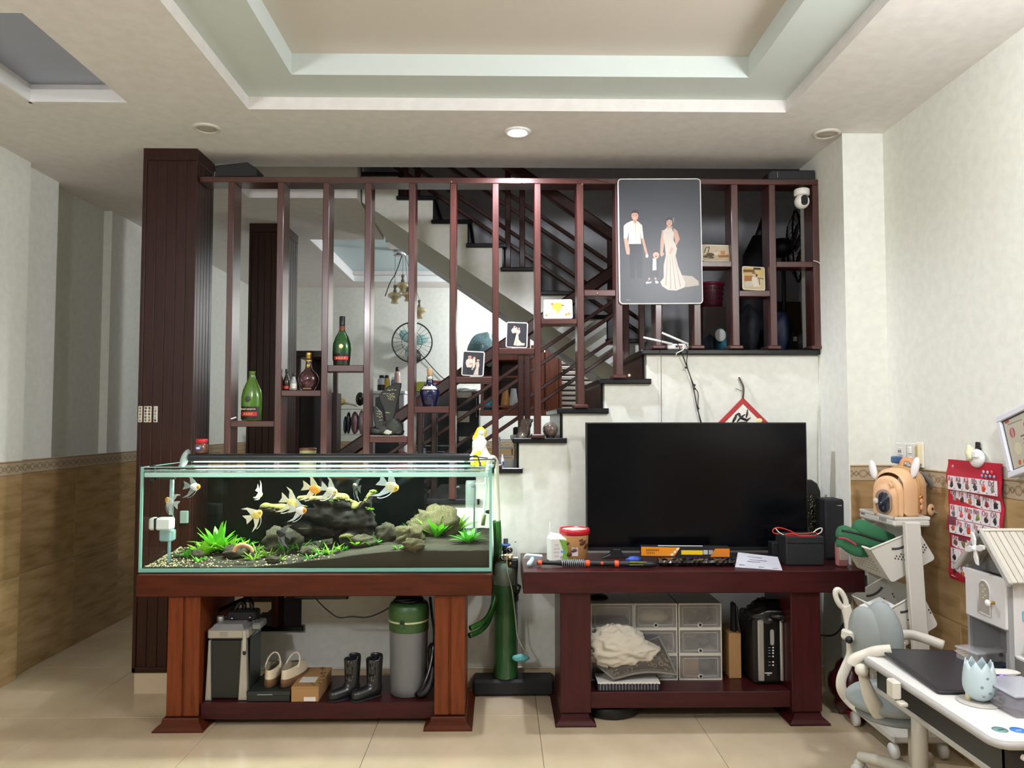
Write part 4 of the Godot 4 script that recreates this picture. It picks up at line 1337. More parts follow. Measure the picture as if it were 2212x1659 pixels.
func on_partition():
	var d := 4.43
	var s := d / F
	var wf := mat("e6e6e2", 0.4)
	board("family_portrait", [1335, 385, 1518, 657], 4.352, 0.012, 0.022, 0.0, 0.45, print_family_large(), wf, "large dark family portrait of three standing people hanging on the front of the partition", "picture")
	board("photo_plaque", [998, 757, 1046, 812], 4.42, 0.008, 0.012, 8.0, -3.0, print_trio([460.0, 378.0, 195.0, 224.0], 0), wf, "small dark photo plaque of a couple holding a baby, on a stepped shelf", "picture", sy(5))
	board("photo_plaque", [1093, 694, 1140, 751], 4.42, 0.008, 0.012, 8.0, -2.0, print_trio([833.0, 138.0, 195.0, 219.0], 1), wf, "small dark photo plaque with a long pale dress, one shelf above the couple with baby", "picture", sy(6))
	var ot := board("photo_plaque", [1173, 645, 1237, 688], 4.42, 0.008, 0.012, 8.0, 1.0, print_outing(), wf, "pale photo plaque printed with yellow blotches and the word OUTING", "picture", sy(7))
	lettering("lettering", "OUTING", 0.011, Transform3D(Basis.from_euler(Vector3(deg_to_rad(-8), 0, 0)), P(1219, 651, 4.425) + Vector3(0, 0, 0.013)), mat("8a8c88", 0.5), ot)
	board("photo_plaque", [1516, 524, 1578, 563], 4.42, 0.008, 0.012, 10.0, -1.5, print_cafe(0), mat("d8d0bc", 0.4), "beige photo plaque half hidden behind the large family portrait", "picture", sy(11))
	board("photo_plaque", [1603, 572, 1653, 626], 4.42, 0.008, 0.012, 10.0, -3.0, print_cafe(1), mat("d8d0bc", 0.4), "yellow-brown photo plaque of a seated child under the speaker end of the partition", "picture", sy(12))
	# bottles
	var gg := mat("2c5a1e", 0.1, 0.0, {"coat": 0.6})
	var gd := mat("1d4a1e", 0.12, 0.0, {"coat": 0.6})
	var c := Vector3(X(543, d), sy(0), -d)
	var t := thing("liquor_bottle", "open green bottle with black and red label on the lowest stepped shelf", "bottle", c)
	ob("glass", M.new(true).lathe(c, pxprof([19, 0, 21, 2, 22, 30, 22, 50, 19, 66, 13, 80, 8, 90, 6.5, 97, 6.5, 102, 7.2, 103, 7.2, 106, 6, 106.5], s), 28, Basis(), 1.0, 0.6), mat("4c7424", 0.1, 0.0, {"coat": 0.6}), t)
	var lb := M.new(true)
	arcband(lb, c + Vector3(0, 0, 0.0006), 22 * s, 3 * s, 30 * s, -75, 60, 0.6)
	ob("label_band", lb, mat("15140f", 0.4), t)
	var rb := M.new(true)
	arcband(rb, c + Vector3(0, 0, 0.0012), 22.1 * s, 10 * s, 19 * s, -55, 42, 0.6)
	ob("red_band", rb, mat("b02a26", 0.4), t)
	ob("seal", M.new(true).ell(c + Vector3(-4 * s, 46 * s, 21.5 * s * 0.6), Vector3(6.5 * s, 6.5 * s, 0.002), Basis(), 6, 14), mat("2c3318", 0.4), t)
	lettering("lettering", "REMY MARTIN", 0.0095, Transform3D(Basis(), c + Vector3(-3 * s, 24.5 * s, 22 * s * 0.6 + 0.002)), mat("d8cfae", 0.5), t)
	lettering("lettering", "V.S.O.P", 0.011, Transform3D(Basis(), c + Vector3(-3 * s, 14.5 * s, 22 * s * 0.6 + 0.0025)), mat("e2c27a", 0.5), t)
	c = Vector3(X(737, d), sy(2), -d)
	t = thing("liquor_bottle", "tall dark green bottle with black capped neck on the highest of the left shelves", "bottle", c)
	ob("glass", M.new(true).lathe(c, pxprof([16, 0, 17, 2, 19, 25, 20, 36, 19, 48, 14, 62, 8, 72, 6, 77, 5.5, 87], s), 28, Basis(), 1.0, 0.6), gd, t)
	ob("capsule", M.new(true).lathe(c, pxprof([5.8, 86, 6, 87, 6, 106, 5, 107], s), 20, Basis(), 1.0, 0.8), mat("15161a", 0.35), t)
	ob("neck_label", M.new(true).lathe(c, pxprof([5.9, 75, 6.1, 75.5, 6, 86, 5.5, 86.5], s), 20, Basis(), 1.0, 0.72), mat("6e3a24", 0.4, 0.3), t)
	var l2 := M.new(true)
	arcband(l2, c + Vector3(0, 0, 0.0008), 17.3 * s, 2 * s, 26 * s, -70, 70, 0.6, 19.2 * s)
	ob("label_band", l2, mat("17150f", 0.4), t)
	var r2 := M.new(true)
	arcband(r2, c + Vector3(0, 0, 0.0015), 18.2 * s, 12 * s, 19.5 * s, -55, 55, 0.6, 18.8 * s)
	ob("red_band", r2, mat("c22a2c", 0.4), t)
	lettering("lettering", "V.S.O.P", 0.012, Transform3D(Basis(), c + Vector3(0, 15.5 * s, 19 * s * 0.6 + 0.002)), mat("e8d6b0", 0.5), t)
	ob("seal", M.new(true).ell(c + Vector3(0, 41 * s, 20 * s * 0.6), Vector3(5 * s, 5 * s, 0.002), Basis(), 6, 14), mat("e6dc9a", 0.35, 0.4), t)
	c = Vector3(X(665, d), sy(1), -d)
	t = thing("ceramic_decanter", "dark brown glazed decanter with gold stopper beside two miniature bottles", "decanter", c)
	var prof := [13, 0, 14, 2, 18, 8, 22, 20, 22, 28, 18, 36, 10, 43, 7, 48, 6, 60, 6.5, 68]
	ob("body", M.new(true).lathe(c, pxprof(prof, s), 28, Basis(), 1.0, 0.7), mat("3a1a20", 0.1, 0.0, {"coat": 0.8}), t)
	ob("stopper", M.new(true).lathe(c, pxprof([4, 68, 5.5, 69, 5.5, 80, 5, 82], s), 18, Basis(), 1.0, 0.8), mat("c8a45a", 0.3, 0.8), t)
	ob("medallion", M.new(true).ell(c + Vector3(0, 53 * s, 7 * s * 0.7), Vector3(3.5 * s, 4.5 * s, 0.003), Basis(), 6, 14), mat("b89a3c", 0.3, 0.6), t)
	ob("neck_ring", M.new(true).lathe(c, pxprof([6.5, 62, 7, 63, 7, 65, 6.5, 66], s), 18, Basis(), 1.0, 0.75), mat("b89a5c", 0.3, 0.7), t)
	ob("emblem", relief(c + Vector3(0, 20 * s, 22 * s * 0.7), 12 * s, 11), mat("6a3a44", 0.2), t)
	ob("foot_label", M.new().box(c + Vector3(0, 3.5 * s, 15.5 * s * 0.7), Vector3(18 * s, 3 * s, 0.003)), mat("8a6a3c", 0.4), t)
	c = Vector3(X(928, d), sy(4), -d)
	t = thing("ceramic_decanter", "dark blue glazed decanter with pale cork and silver collar on a stepped shelf", "decanter", c)
	ob("body", M.new(true).lathe(c, pxprof([14, 0, 15, 2, 18, 14, 22, 30, 21, 36, 15, 43, 8, 48, 7, 54, 6.5, 66], s), 28, Basis(), 1.0, 0.7), mat("10163a", 0.08, 0.0, {"coat": 0.8}), t)
	ob("cork", M.new(true).lathe(c, pxprof([5, 66, 5.5, 67, 6.5, 80, 6, 81.5], s), 18, Basis(), 1.0, 0.8), mat("b49468", 0.6), t)
	ob("collar", M.new(true).lathe(c, pxprof([6.8, 58, 7.2, 59, 7, 64, 6.6, 65], s), 18, Basis(), 1.0, 0.75), mat("c9c4b4", 0.3, 0.6), t)
	var sl := M.new(true)
	arcband(sl, c + Vector3(0, 0, 0.0012), 20.8 * s, 36.5 * s, 43.5 * s, -55, 55, 0.7, 14.2 * s)
	ob("shoulder_label", sl, mat("cfc7b4", 0.35, 0.3), t)
	ob("emblem", relief(c + Vector3(0, 22 * s, 20.5 * s * 0.7), 13 * s, 12), mat("38426e", 0.2), t)
	c = Vector3(X(619, d), sy(1), -d + 0.01)
	t = thing("miniature_bottle", "dark miniature liquor bottle with red label left of the clear one", "bottle", c)
	ob("glass", M.new(true).lathe(c, pxprof([6, 0, 6.8, 1, 7, 18, 5, 27, 2.6, 33, 2.5, 38], s), 18), mat("1c1a14", 0.1, 0.0, {"coat": 0.5}), t)
	ob("cap", M.new(true).lathe(c, pxprof([3, 37, 3.2, 38, 3.2, 45, 2.6, 45.5], s), 14), m_black, t)
	var ml := M.new(true)
	arcband(ml, c, 7.2 * s, 3 * s, 9 * s, -60, 60)
	ob("label", ml, mat("b8352c", 0.4), t)
	c = Vector3(X(635, d), sy(1), -d + 0.015)
	t = thing("miniature_bottle", "clear miniature liquor bottle between the dark one and the brown decanter", "bottle", c)
	ob("glass", M.new(true).lathe(c, pxprof([6, 0, 6.8, 1, 6.8, 16, 4, 24, 2.8, 30], s), 18), mat("d8dcd8", 0.06, 0.0, {"alpha": 0.35}), t)
	ob("cap", M.new(true).lathe(c, pxprof([3, 29.5, 3.2, 30, 3.2, 36, 2.6, 36.5], s), 14), m_black, t)
	var m2 := M.new(true)
	arcband(m2, c, 7 * s, 4 * s, 14 * s, -70, 70)
	ob("label", m2, mat("d9d4c8", 0.5), t)
	# slate carving
	var zb := -d
	t = thing("slate_carving", "black stone carving of two leaf slabs with pale engraved writing on a rock base", "ornament", Vector3(X(836, d), sy(3), zb))
	var f := func(a: Array) -> PackedVector2Array:
		var q := PackedVector2Array()
		for i in range(0, a.size(), 2):
			var w := P(700 + a[i] / 6.144, 780 + a[i + 1] / 6.144, d)
			q.append(Vector2(w.x, w.y))
		return q
	var slate := mat("2a2a26", 0.5, 0.0, {"tex": noise("slate", 0.05, "6a6a64", "ffffff", 4), "tri": Vector3(4, 4, 4)})
	ob("tall_slab", M.new().at(Vector3(0, 0, zb)).prism(f.call([1028, 292, 1024, 345, 985, 520, 950, 690, 910, 800, 850, 860, 815, 790, 800, 650, 745, 540, 730, 470, 760, 415, 850, 335, 950, 292]), -0.008, 0.012, 0.004), slate, t)
	ob("short_slab", M.new().at(Vector3(0, 0, zb)).prism(f.call([655, 612, 672, 598, 700, 605, 775, 690, 800, 800, 790, 900, 695, 900, 668, 780]), 0.002, 0.02, 0.004), slate, t)
	var bs := M.new(true)
	for q in [[690, 930, 95, 45, 0.03], [800, 920, 110, 60, 0.03], [930, 880, 120, 120, 0.036], [1000, 940, 65, 45, 0.03]]:
		var w := P(700 + q[0] / 6.144, 780 + q[1] / 6.144, d)
		w.y = maxf(w.y, sy(3) + q[3] / 6.144 * s * 1.02)
		var r := rock(w, Vector3(q[2] / 6.144 * s, q[3] / 6.144 * s, q[4]), int(q[0]), 0.3)
		bs.st.append_from(r.mesh(), 0, Transform3D())
	ob("rock_base", bs, mat("43443e", 0.7, 0.0, {"tex": noises["slate"], "tri": Vector3(5, 5, 5)}), t)
	ob("plinth", M.new().bx(Vector3(X(799, d), sy(3), zb - 0.025), Vector3(X(874, d), sy(3) + 0.004, zb + 0.03), 0.001), mat("b8b4a6", 0.6), t)
	ob("quartz_patch", rock(P(838, 934, d - 0.035), Vector3(0.022, 0.012, 0.006), 5, 0.4), mat("a8a494", 0.7), t)
	var wr := M.new()
	var rng := RandomNumberGenerator.new()
	rng.seed = 21
	for q in [[835, 380, 135], [790, 435, 155], [830, 465, 120], [845, 490, 110], [860, 512, 80], [815, 685, 70], [700, 665, 75], [695, 705, 85], [700, 735, 80], [730, 780, 50]]:
		var x := float(q[0])
		while x < q[0] + q[2] - 12:
			var a := P(700 + x / 6.144, 780 + (q[1] + rng.randf_range(-10, 8)) / 6.144, d - (0.0145 if q[1] < 660 or q[0] > 800 else 0.0225))
			var b := a + Vector3(rng.randf_range(0.001, 0.006), rng.randf_range(-0.006, 0.006), 0)
			wr.tube([a, b], 0.0011, 4)
			x += rng.randf_range(7, 16)
	var wo := ob("engraved_writing", wr, mat("cfc79e", 0.6), t)
	wo.set_meta("kind", "stuff")
	# white stick and camera
	var cg := thing("cigarette", "thin white cigarette lying across the edge of the lowest stepped shelf", "cigarette", P(500, 907, 4.38))
	ob("stick", M.new(true).cyl(P(491, 909, 4.375) + Vector3(0, 0.004, 0), P(510, 902, 4.4) + Vector3(0, 0.002, 0), 0.0035), m_white, cg)
	var cc := P(1732, 432, 4.34)
	var cs := 4.34 / F
	t = thing("security_camera", "white round security camera mounted on the right end of the partition", "camera", cc + Vector3(0, 14 * cs, 0))
	ob("mount", M.new(true).lathe(cc, [Vector2(15 * cs, 9 * cs), Vector2(16.5 * cs, 11 * cs), Vector2(16.5 * cs, 22 * cs), Vector2(14 * cs, 24 * cs)], 28), mat("d6d4cc", 0.4), t)
	ob("ball", M.new(true).ell(cc - Vector3(0, 4 * cs, 0), Vector3(16, 16, 16) * cs, Basis(), 14, 24), mat("dcdad2", 0.35), t)
	ob("face", M.new().at(cc + Vector3(0, -4 * cs, 15 * cs)).prism(rr(14 * cs, 22 * cs, 6.9 * cs, 8), -0.006, 0.003, 0.001), m_blackgloss, t)
	ob("bracket", M.new().bx(cc + Vector3(-8 * cs, 20 * cs, -0.06), cc + Vector3(8 * cs, 25 * cs, 0.0), 0.002), mat("d6d4cc", 0.4), t)
	# black boxes lying on the beam
	var ty := Y(384, 4.37) + 0.0008
	t = thing("loudspeaker", "black wedge-shaped loudspeaker lying on the left end of the partition beam", "speaker", P(505, 383, 4.43))
	var sw := []
	for q in [[462, 382], [553, 382], [554, 363], [533, 349], [462, 357]]:
		var w := P(q[0], q[1], 4.38)
		sw.append(w.x)
		sw.append(maxf(w.y, ty))
	ob("cabinet", M.new().prism(pv(sw), -4.52, -4.385, 0.006), mat("090b0f", 0.6), t)
	ob("badge", M.new().box(P(464, 375, 4.383), Vector3(0.003, 0.02, 0.003)), m_chrome, t)
	t = thing("loudspeaker", "black loudspeaker lying on the right end of the partition beam above the camera", "speaker", P(1720, 392, 4.43))
	var x0 := X(1668, 4.39)
	var x1 := X(1771, 4.39)
	var yy := Y(364, 4.39)
	ob("cabinet", M.new().prism(pv([x0, ty, x1, ty, x1, yy, x0 + 0.02, yy, x0, yy - 0.02]), -4.53, -4.39, 0.006), mat("090b0f", 0.6), t)
	ob("badge", M.new().box(Vector3(X(1688, 4.39), (ty + yy) / 2, -4.388), Vector3(0.003, 0.03, 0.003)), m_chrome, t)
	# router with its wires
	var rl := 1.9125
	t = thing("wifi_router", "white router with two aerials on the stair landing edge above the television", "router", Vector3(X(1466, 4.41), rl, -4.41))
	var rx0 := X(1442, 4.41)
	var rx1 := X(1488, 4.41)
	ob("case", M.new().bx(Vector3(rx0, rl, -4.5), Vector3(rx1, rl + 0.032, -4.39), 0.006), m_white, t)
	ob("port", M.new().bx(Vector3(X(1460, 4.4), rl + 0.01, -4.392), Vector3(X(1465, 4.4), rl + 0.022, -4.388)), m_black, t)
	ob("port", M.new().bx(Vector3(X(1468, 4.4), rl + 0.01, -4.392), Vector3(X(1474, 4.4), rl + 0.022, -4.388)), mat("c05a28", 0.5), t)
	ob("aerial", M.new(true).cyl(P(1452, 743, 4.38), P(1390, 729, 4.36), 0.007, 0.006, 10), m_white, t)
	ob("aerial", M.new(true).cyl(P(1486, 743, 4.38), P(1430, 719, 4.36), 0.007, 0.006, 10), m_white, t)
	var cb := thing("cable_bundle", "black cables hanging from the router down behind the television", "cable", P(1490, 800, 4.38))
	ob("cable", M.new(true).tube(bez([P(1463, 741, 4.385), P(1468, 752, 4.37), P(1483, 790, 4.39), P(1496, 830, 4.395), P(1506, 880, 4.4), P(1517, 920, 4.4)]), 0.0032, 6), m_black, cb)
	ob("cable", M.new(true).tube(bez([P(1480, 742, 4.385), P(1486, 755, 4.37), P(1484, 790, 4.39), P(1500, 835, 4.395), P(1508, 850, 4.4), P(1508, 885, 4.4), P(1515, 920, 4.4)]), 0.0026, 6), m_black, cb)
	for q in [[1482, 794], [1500, 832], [1500, 840], [1508, 882]]:
		ob("cable_tie", M.new().at(P(q[0], q[1], 4.388)).box(Vector3.ZERO, Vector3(0.014, 0.012, 0.01), 0.003), m_black, cb)
	solo("wire", M.new(true).tube(bez([P(1475, 745, 4.38), P(1476, 755, 4.36), P(1462, 763, 4.38), P(1461, 768, 4.4)]), 0.003, 6), m_white, "short white wire looping from the router over the landing edge", "cable")
	solo("wire", M.new(true).tube(bez([P(1431, 640, 4.366), P(1430, 700, 4.362), P(1428, 760, 4.37), P(1429, 920, 4.39)]), 0.0016, 5), mat("3a1f1c", 0.6), "thin dark red wire running down the wall left of the router", "cable")
	solo("wire", M.new(true).tube(bez([P(1757, 563, 4.36), P(1770, 568, 4.355), P(1779, 584, 4.36), P(1781, 620, 4.37), P(1780, 720, 4.385), P(1776, 760, 4.39), P(1774, 830, 4.405), P(1768, 925, 4.405), P(1768, 1080, 4.405)]), 0.0026, 6), mat("c8c4ba", 0.5), "pale wire from the security camera down the right edge of the stair wall", "cable")
	solo("wire_cover", M.new().bx(P(1774, 753, 4.375) , P(1779, 722, 4.375) + Vector3(0, 0, 0.008), 0.002), m_white, "small white cable sleeve stuck to the right corner of the stair landing", "cable cover")
	solo("wire", M.new(true).tube(bez([P(1245, 392, 4.362), P(1262, 386, 4.365), P(1290, 389, 4.364), P(1330, 398, 4.36)]), 0.0014, 5), mat("4a2a28", 0.6), "thin wire lying on the partition beam beside the large portrait", "cable")
	solo("power_plug", M.new(true).ell(P(1359, 811, 4.4), Vector3(0.009, 0.009, 0.009)), mat("f2e8c8", 0.3), "tiny cream knob on the stair tread beside a post foot", "knob")
	# diamond greeting on the wall
	c = P(1606, 942, 4.412)
	var k := 4.412 / F
	t = thing("diamond_greeting", "red-bordered diamond greeting board with brush calligraphy hanging on the wall behind the television", "wall hanging", c)
	var hd := 84 * k
	ob("border", M.new().at(c).prism(pv([0, -hd, hd, 0, 0, hd, -hd, 0]), -0.006, 0.0, 0.001), mat("c23a3c", 0.4, 0.0, {"tex": noise("redfleck", 0.2, "c8a0a0", "ffffff", 3), "tri": Vector3(5, 5, 5)}), t)
	var hi := hd - 15 * k
	ob("panel", M.new().at(c).prism(pv([0, -hi, hi, 0, 0, hi, -hi, 0]), -0.001, 0.0015, 0.0), mat("ece8dc", 0.5), t)
	var cal := M.new(true)
	for q in [[[1583, 912, 1588, 903, 1593, 893], [2, 3, 1]], [[1588, 898, 1597, 893, 1600, 895], [1.5, 2, 1]], [[1592, 912, 1600, 902, 1610, 895], [1, 2.6, 1]], [[1596, 896, 1604, 904, 1614, 908, 1622, 902], [2, 3, 3, 0.6]], [[1615, 884, 1614, 895, 1612, 903], [1, 2.4, 1]], [[1580, 925, 1596, 915, 1612, 914, 1625, 925], [2, 3.5, 3.5, 2]], [[1590, 940, 1606, 930, 1622, 940], [3, 4, 3]], [[1606, 930, 1606, 985], [3, 2]]]:
		var pts := []
		for i in range(0, q[0].size(), 2): pts.append(P(q[0][i], q[0][i + 1], 4.408))
		var rad := []
		for r in q[1]: rad.append(r * k)
		for i in pts.size(): pts[i].z = c.z + 0.0015
		cal.tube(pts, rad, 8)
	ob("calligraphy", cal, mat("1a1a1c", 0.5), t)
	ob("yellow_print", M.new(true).ell(P(1640, 908, 4.41) + Vector3(0, 0, 0.002), Vector3(0.018, 0.012, 0.0008)), mat("ece2a2", 0.5), t)
	var rp := M.new(true)
	rp.tube(bez([P(1605, 860, 4.405), P(1606, 838, 4.4), P(1600, 823, 4.402), P(1596, 815, 4.41)]), 0.0055, 8)
	ob("cord", rp, mat("8a7a62", 0.8, 0.0, {"tex": noise("cordn", 0.2, "3a2c22", "ffffff", 2), "tri": Vector3(8, 14, 8)}), t)
	ob("cord_tail", M.new(true).tube(bez([P(1603, 845, 4.403), P(1596, 842, 4.4), P(1589, 839, 4.4)]), 0.002, 6), mat("6a5a4a", 0.8), t)
	ob("wall_hook", M.new().at(P(1597, 816, 4.413)).box(Vector3.ZERO, Vector3(0.02, 0.02, 0.008), 0.002), m_white, t)

func relief(c: Vector3, r: float, sd: int) -> M:
	var rng := RandomNumberGenerator.new()
	rng.seed = sd
	var m := M.new(true)
	for i in 9:
		var a := rng.randf() * TAU
		var q := c + Vector3(cos(a) * r * rng.randf(), sin(a) * r * 0.8 * rng.randf(), -0.0015)
		m.tube(bez([q, q + Vector3(rng.randf_range(-0.4, 0.4), rng.randf_range(-0.4, 0.4), 0) * r, q + Vector3(rng.randf_range(-0.6, 0.6), rng.randf_range(-0.4, 0.4), 0) * r], 4), 0.0016, 5)
	return m

func tank_top_and_treads():
	# jar, statue, bottle, globe, bag
	var d := 4.12
	var s := d / F
	var c := Vector3(X(446, d), Y(981, 4.06) + 0.0035, -4.06)
	var t := thing("food_jar", "small jar of brown fish food with a red lid on the aquarium light", "jar", c)
	ob("jar", M.new(true).lathe(c, pxprof([11, 0, 13, 2, 13.5, 8, 13.5, 18, 11, 22, 10, 23], s), 24), mat("6a4034", 0.2, 0.0, {"coat": 0.5}), t)
	ob("lid", M.new(true).lathe(c, pxprof([11.5, 22.5, 12, 23, 12, 29.5, 11, 31], s), 24), mat("c4202a", 0.35), t)
	ob("label", M.new(true).ell(c + Vector3(-2 * s, 12 * s, 13.2 * s), Vector3(6 * s, 5 * s, 0.0015), Basis(), 5, 12), mat("3f5a9a", 0.4), t)
	ob("label_mark", M.new().box(c + Vector3(-2 * s, 12 * s, 13.2 * s + 0.0018), Vector3(7 * s, 4 * s, 0.001)), mat("e2e4ea", 0.5), t)
	# painted plaster figure
	d = 4.3
	s = d / F
	var b := Vector3(X(1038, d), 1.2735, -d)
	t = thing("plaster_figurine", "white plaster figure with yellow painted hair and flowers standing on the aquarium rim", "figurine", b)
	var q := func(px: float, py: float, dz := 0.0) -> Vector3: return P(px, py, d - dz)
	var seg := [[q.call(1036, 995), q.call(1037, 985), 0.05, 0.048], [q.call(1037, 985), q.call(1035, 965), 0.05, 0.034], [q.call(1035, 965), q.call(1036, 950), 0.036, 0.026], [q.call(1037, 946), q.call(1038, 935), 0.019, 0.024], [q.call(1026, 955, 0.01), q.call(1038, 972, 0.035), 0.014, 0.012], [q.call(1047, 955, 0.01), q.call(1038, 970, 0.035), 0.013, 0.012], [q.call(1020, 993, 0.01), q.call(1055, 993, 0.01), 0.03, 0.03]]
	var nz := FastNoiseLite.new()
	nz.seed = 4
	nz.frequency = 14
	var f := func(p: Vector3) -> float:
		var v := 1e3
		for g in seg: v = smin(v, cap(p, g[0], g[1], g[2], g[3]), 0.012)
		return maxf(v + nz.get_noise_3d(p.x * 1.6, p.y * 0.5, p.z * 1.6) * 0.006, b.y - p.y)
	ob("body", M.new(true).nets(f, b + Vector3(-0.09, -0.006, -0.075), b + Vector3(0.09, 0.215, 0.075), 0.005), mat("e0ddd2", 0.7), t)
	var hr := func(p: Vector3) -> float:
		var v := cap(p, q.call(1038, 931, -0.008), q.call(1030, 940, -0.004), 0.024, 0.017)
		v = smin(v, cap(p, q.call(1047, 932), q.call(1048, 940), 0.011, 0.008), 0.01)
		v = smin(v, cap(p, q.call(1025, 945), q.call(1023, 952), 0.012, 0.008), 0.01)
		return maxf(v, -cap(p, q.call(1039, 938, 0.03), q.call(1039, 940, 0.03), 0.016, 0.016)) + nz.get_noise_3dv(p * 3) * 0.003
	ob("hair", M.new(true).nets(hr, b + Vector3(-0.07, 0.12, -0.05), b + Vector3(0.06, 0.23, 0.05), 0.005), mat("dcc61e", 0.5), t)
	var fl := M.new(true)
	for w in [[1028, 983, 6], [1034, 979, 6], [1030, 991, 7], [1022, 1001, 6], [1031, 1003, 6], [1045, 1001, 6], [1052, 1003, 5], [1020, 990, 5]]:
		var dz := 0.05 if w[0] > 1024 and w[0] < 1046 else 0.03
		fl.ell(P(w[0], w[1], d - dz), Vector3(w[2] * s, w[2] * s, 0.008), Basis(), 6, 10)
	ob("painted_flowers", fl, mat("dccb28", 0.6), t)
	var fc := M.new(true)
	for w in [[1036, 938], [1042, 938]]: fc.ell(P(w[0], w[1], d - 0.026), Vector3(0.002, 0.002, 0.002), Basis(), 4, 6)
	ob("eye", fc, mat("7a766c", 0.6), t)
	ob("mouth", M.new(true).ell(P(1039, 943, d - 0.023), Vector3(0.004, 0.0015, 0.002), Basis(), 4, 6), mat("b0a89c", 0.6), t)
	# on the treads
	var h1 := tread_h(7) + 0.0008
	c = Vector3(X(1085, 4.43), h1, -4.43)
	s = 4.43 / F
	t = thing("squeeze_bottle", "small white squeeze bottle with blue print on the lowest visible stair tread", "bottle", c)
	ob("body", M.new(true).lathe(c, pxprof([3.5, 0, 4, 1, 4, 17, 2.6, 20, 2, 22], s), 18), mat("d6d9e0", 0.4), t)
	ob("nozzle", M.new(true).lathe(c, pxprof([2.2, 21.5, 2.4, 22, 0.8, 28], s), 14), m_white, t)
	var bl := M.new(true)
	arcband(bl, c, 4.1 * s, 3 * s, 13 * s, 5, 70)
	ob("print", bl, mat("4a5a9c", 0.4), t)
	var h2 := tread_h(8) + 0.0008
	c = Vector3(X(1189, 4.44), h2 + 17 * s, -4.45)
	t = thing("glass_globe", "smoky glass globe lamp full of bronze foil on a stair tread", "globe", c - Vector3(0, 17 * s, 0))
	ob("shell", M.new(true).ell(c, Vector3(17, 17, 17) * s, Basis(), 16, 28), mat("8a7a70", 0.05, 0.0, {"alpha": 0.4}), t)
	ob("foil", rock(c + Vector3(0, -2 * s, 0), Vector3(13, 12, 13) * s, 8, 0.9), mat("6a4a34", 0.35, 0.6, {"tex": noise("foil", 0.12, "301810", "ffffff", 3), "tri": Vector3(8, 8, 8)}), t)
	ob("stand", M.new(true).lathe(Vector3(c.x, h2, c.z), pxprof([9, 0, 9, 2, 6, 4], s), 18), m_black, t)
	t = thing("plastic_parcel", "crumpled clear plastic parcel leaning against a partition post on the stairs", "bag", P(1140, 940, 4.52))
	var bagn := FastNoiseLite.new()
	bagn.seed = 12
	bagn.frequency = 2.2
	var o := P(1128, 941, 4.52)
	o.y = h2
	var g0 := P(1140, 905, 4.6)
	var pm := M.new(true)
	var rs := []
	for i in 9:
		var v := i / 8.0
		var ce := o.lerp(g0, v) + Vector3(0.0, 0, 0)
		var ring := PackedVector3Array()
		for j in 14:
			var a := -TAU * j / 14
			ring.append(ce + Vector3(cos(a) * 0.034, 0, sin(a) * 0.02) * (1 + 0.35 * bagn.get_noise_3d(cos(a), v * 3, sin(a))))
		rs.append(ring)
	pm.rings(rs)
	ob("wrap", pm, mat("b8b0a6", 0.15, 0.0, {"coat": 0.6, "tex": noise("wrapn", 0.04, "7a6a5c", "ffffff", 4), "tri": Vector3(5, 3, 5)}), t)
	# tall pale canister behind the tank, standing on the stairs
	var k := 3
	c = Vector3(X(666, 4.62), tread_h(3) + 0.0008, -4.62)
	s = 4.62 / F
	t = thing("pale_canister", "tall pale yellow canister standing on the stairs behind the aquarium", "canister", c)
	var hh := Y(968, 4.62) - c.y
	ob("body", M.new(true).lathe(c, [Vector2(17 * s, 0), Vector2(17.5 * s, 0.004), Vector2(17.5 * s, hh - 0.012), Vector2(17 * s, hh - 0.01)], 24), mat("dcd69a", 0.45), t)
	ob("lid", M.new(true).lathe(c, [Vector2(17.8 * s, hh - 0.012), Vector2(18 * s, hh - 0.01), Vector2(18 * s, hh), Vector2(16 * s, hh + 0.003)], 24), mat("8a5a44", 0.4), t)
	# stickers on the column
	var zs := -4.325
	for i in 4:
		var x: float = [303.0, 315.0, 323.0, 336.0][i]
		var a := P(x - 4.2, 912, 4.33)
		var e := P(x + 4.2, 877.5, 4.33)
		t = thing("picture_strip", ["first narrow picture strip from the left on the brown column", "second narrow picture strip on the brown column, with a brown butterfly shape", "third narrow picture strip on the brown column, red mark at its foot", "last narrow picture strip to the right on the brown column, grey marks"][i], "sticker", (a + e) / 2)
		ob("paper", M.new().bx(Vector3(a.x, a.y, -4.334), Vector3(e.x, e.y, -4.328)), mat("d8cfc0", 0.6), t)
		var cols: Array = [["6a6450", "7a7460", "6a6450", "8a846e", "7a7460"], ["4a4440", "5a2c22", "7a6a5e", "6a5a64", "5a7a64"], ["4a4038", "7a5a48", "4a3a34", "5a7a5c", "8a3a34"], ["b0b2b0", "7c7e80", "8a8a8a", "9a9a98", "4a4a48"]][i]
		for j in 5:
			ob("mark", rock(Vector3((a.x + e.x) / 2, lerpf(e.y, a.y, 0.12 + 0.19 * j), -4.3275), Vector3(0.006, 0.0065, 0.001), i * 5 + j, 0.7, 6, 9), mat(cols[j], 0.7), t)

func bxp(px0: float, py0: float, px1: float, py1: float, d: float, depth: float, ch := 0.002) -> M:   # a box whose front face is seen at those pixels, at distance d
	var a := P(px0, py1, d)
	var b := P(px1, py0, d)
	return M.new().bx(Vector3(a.x, a.y, -d - depth), Vector3(b.x, b.y, -d), ch)


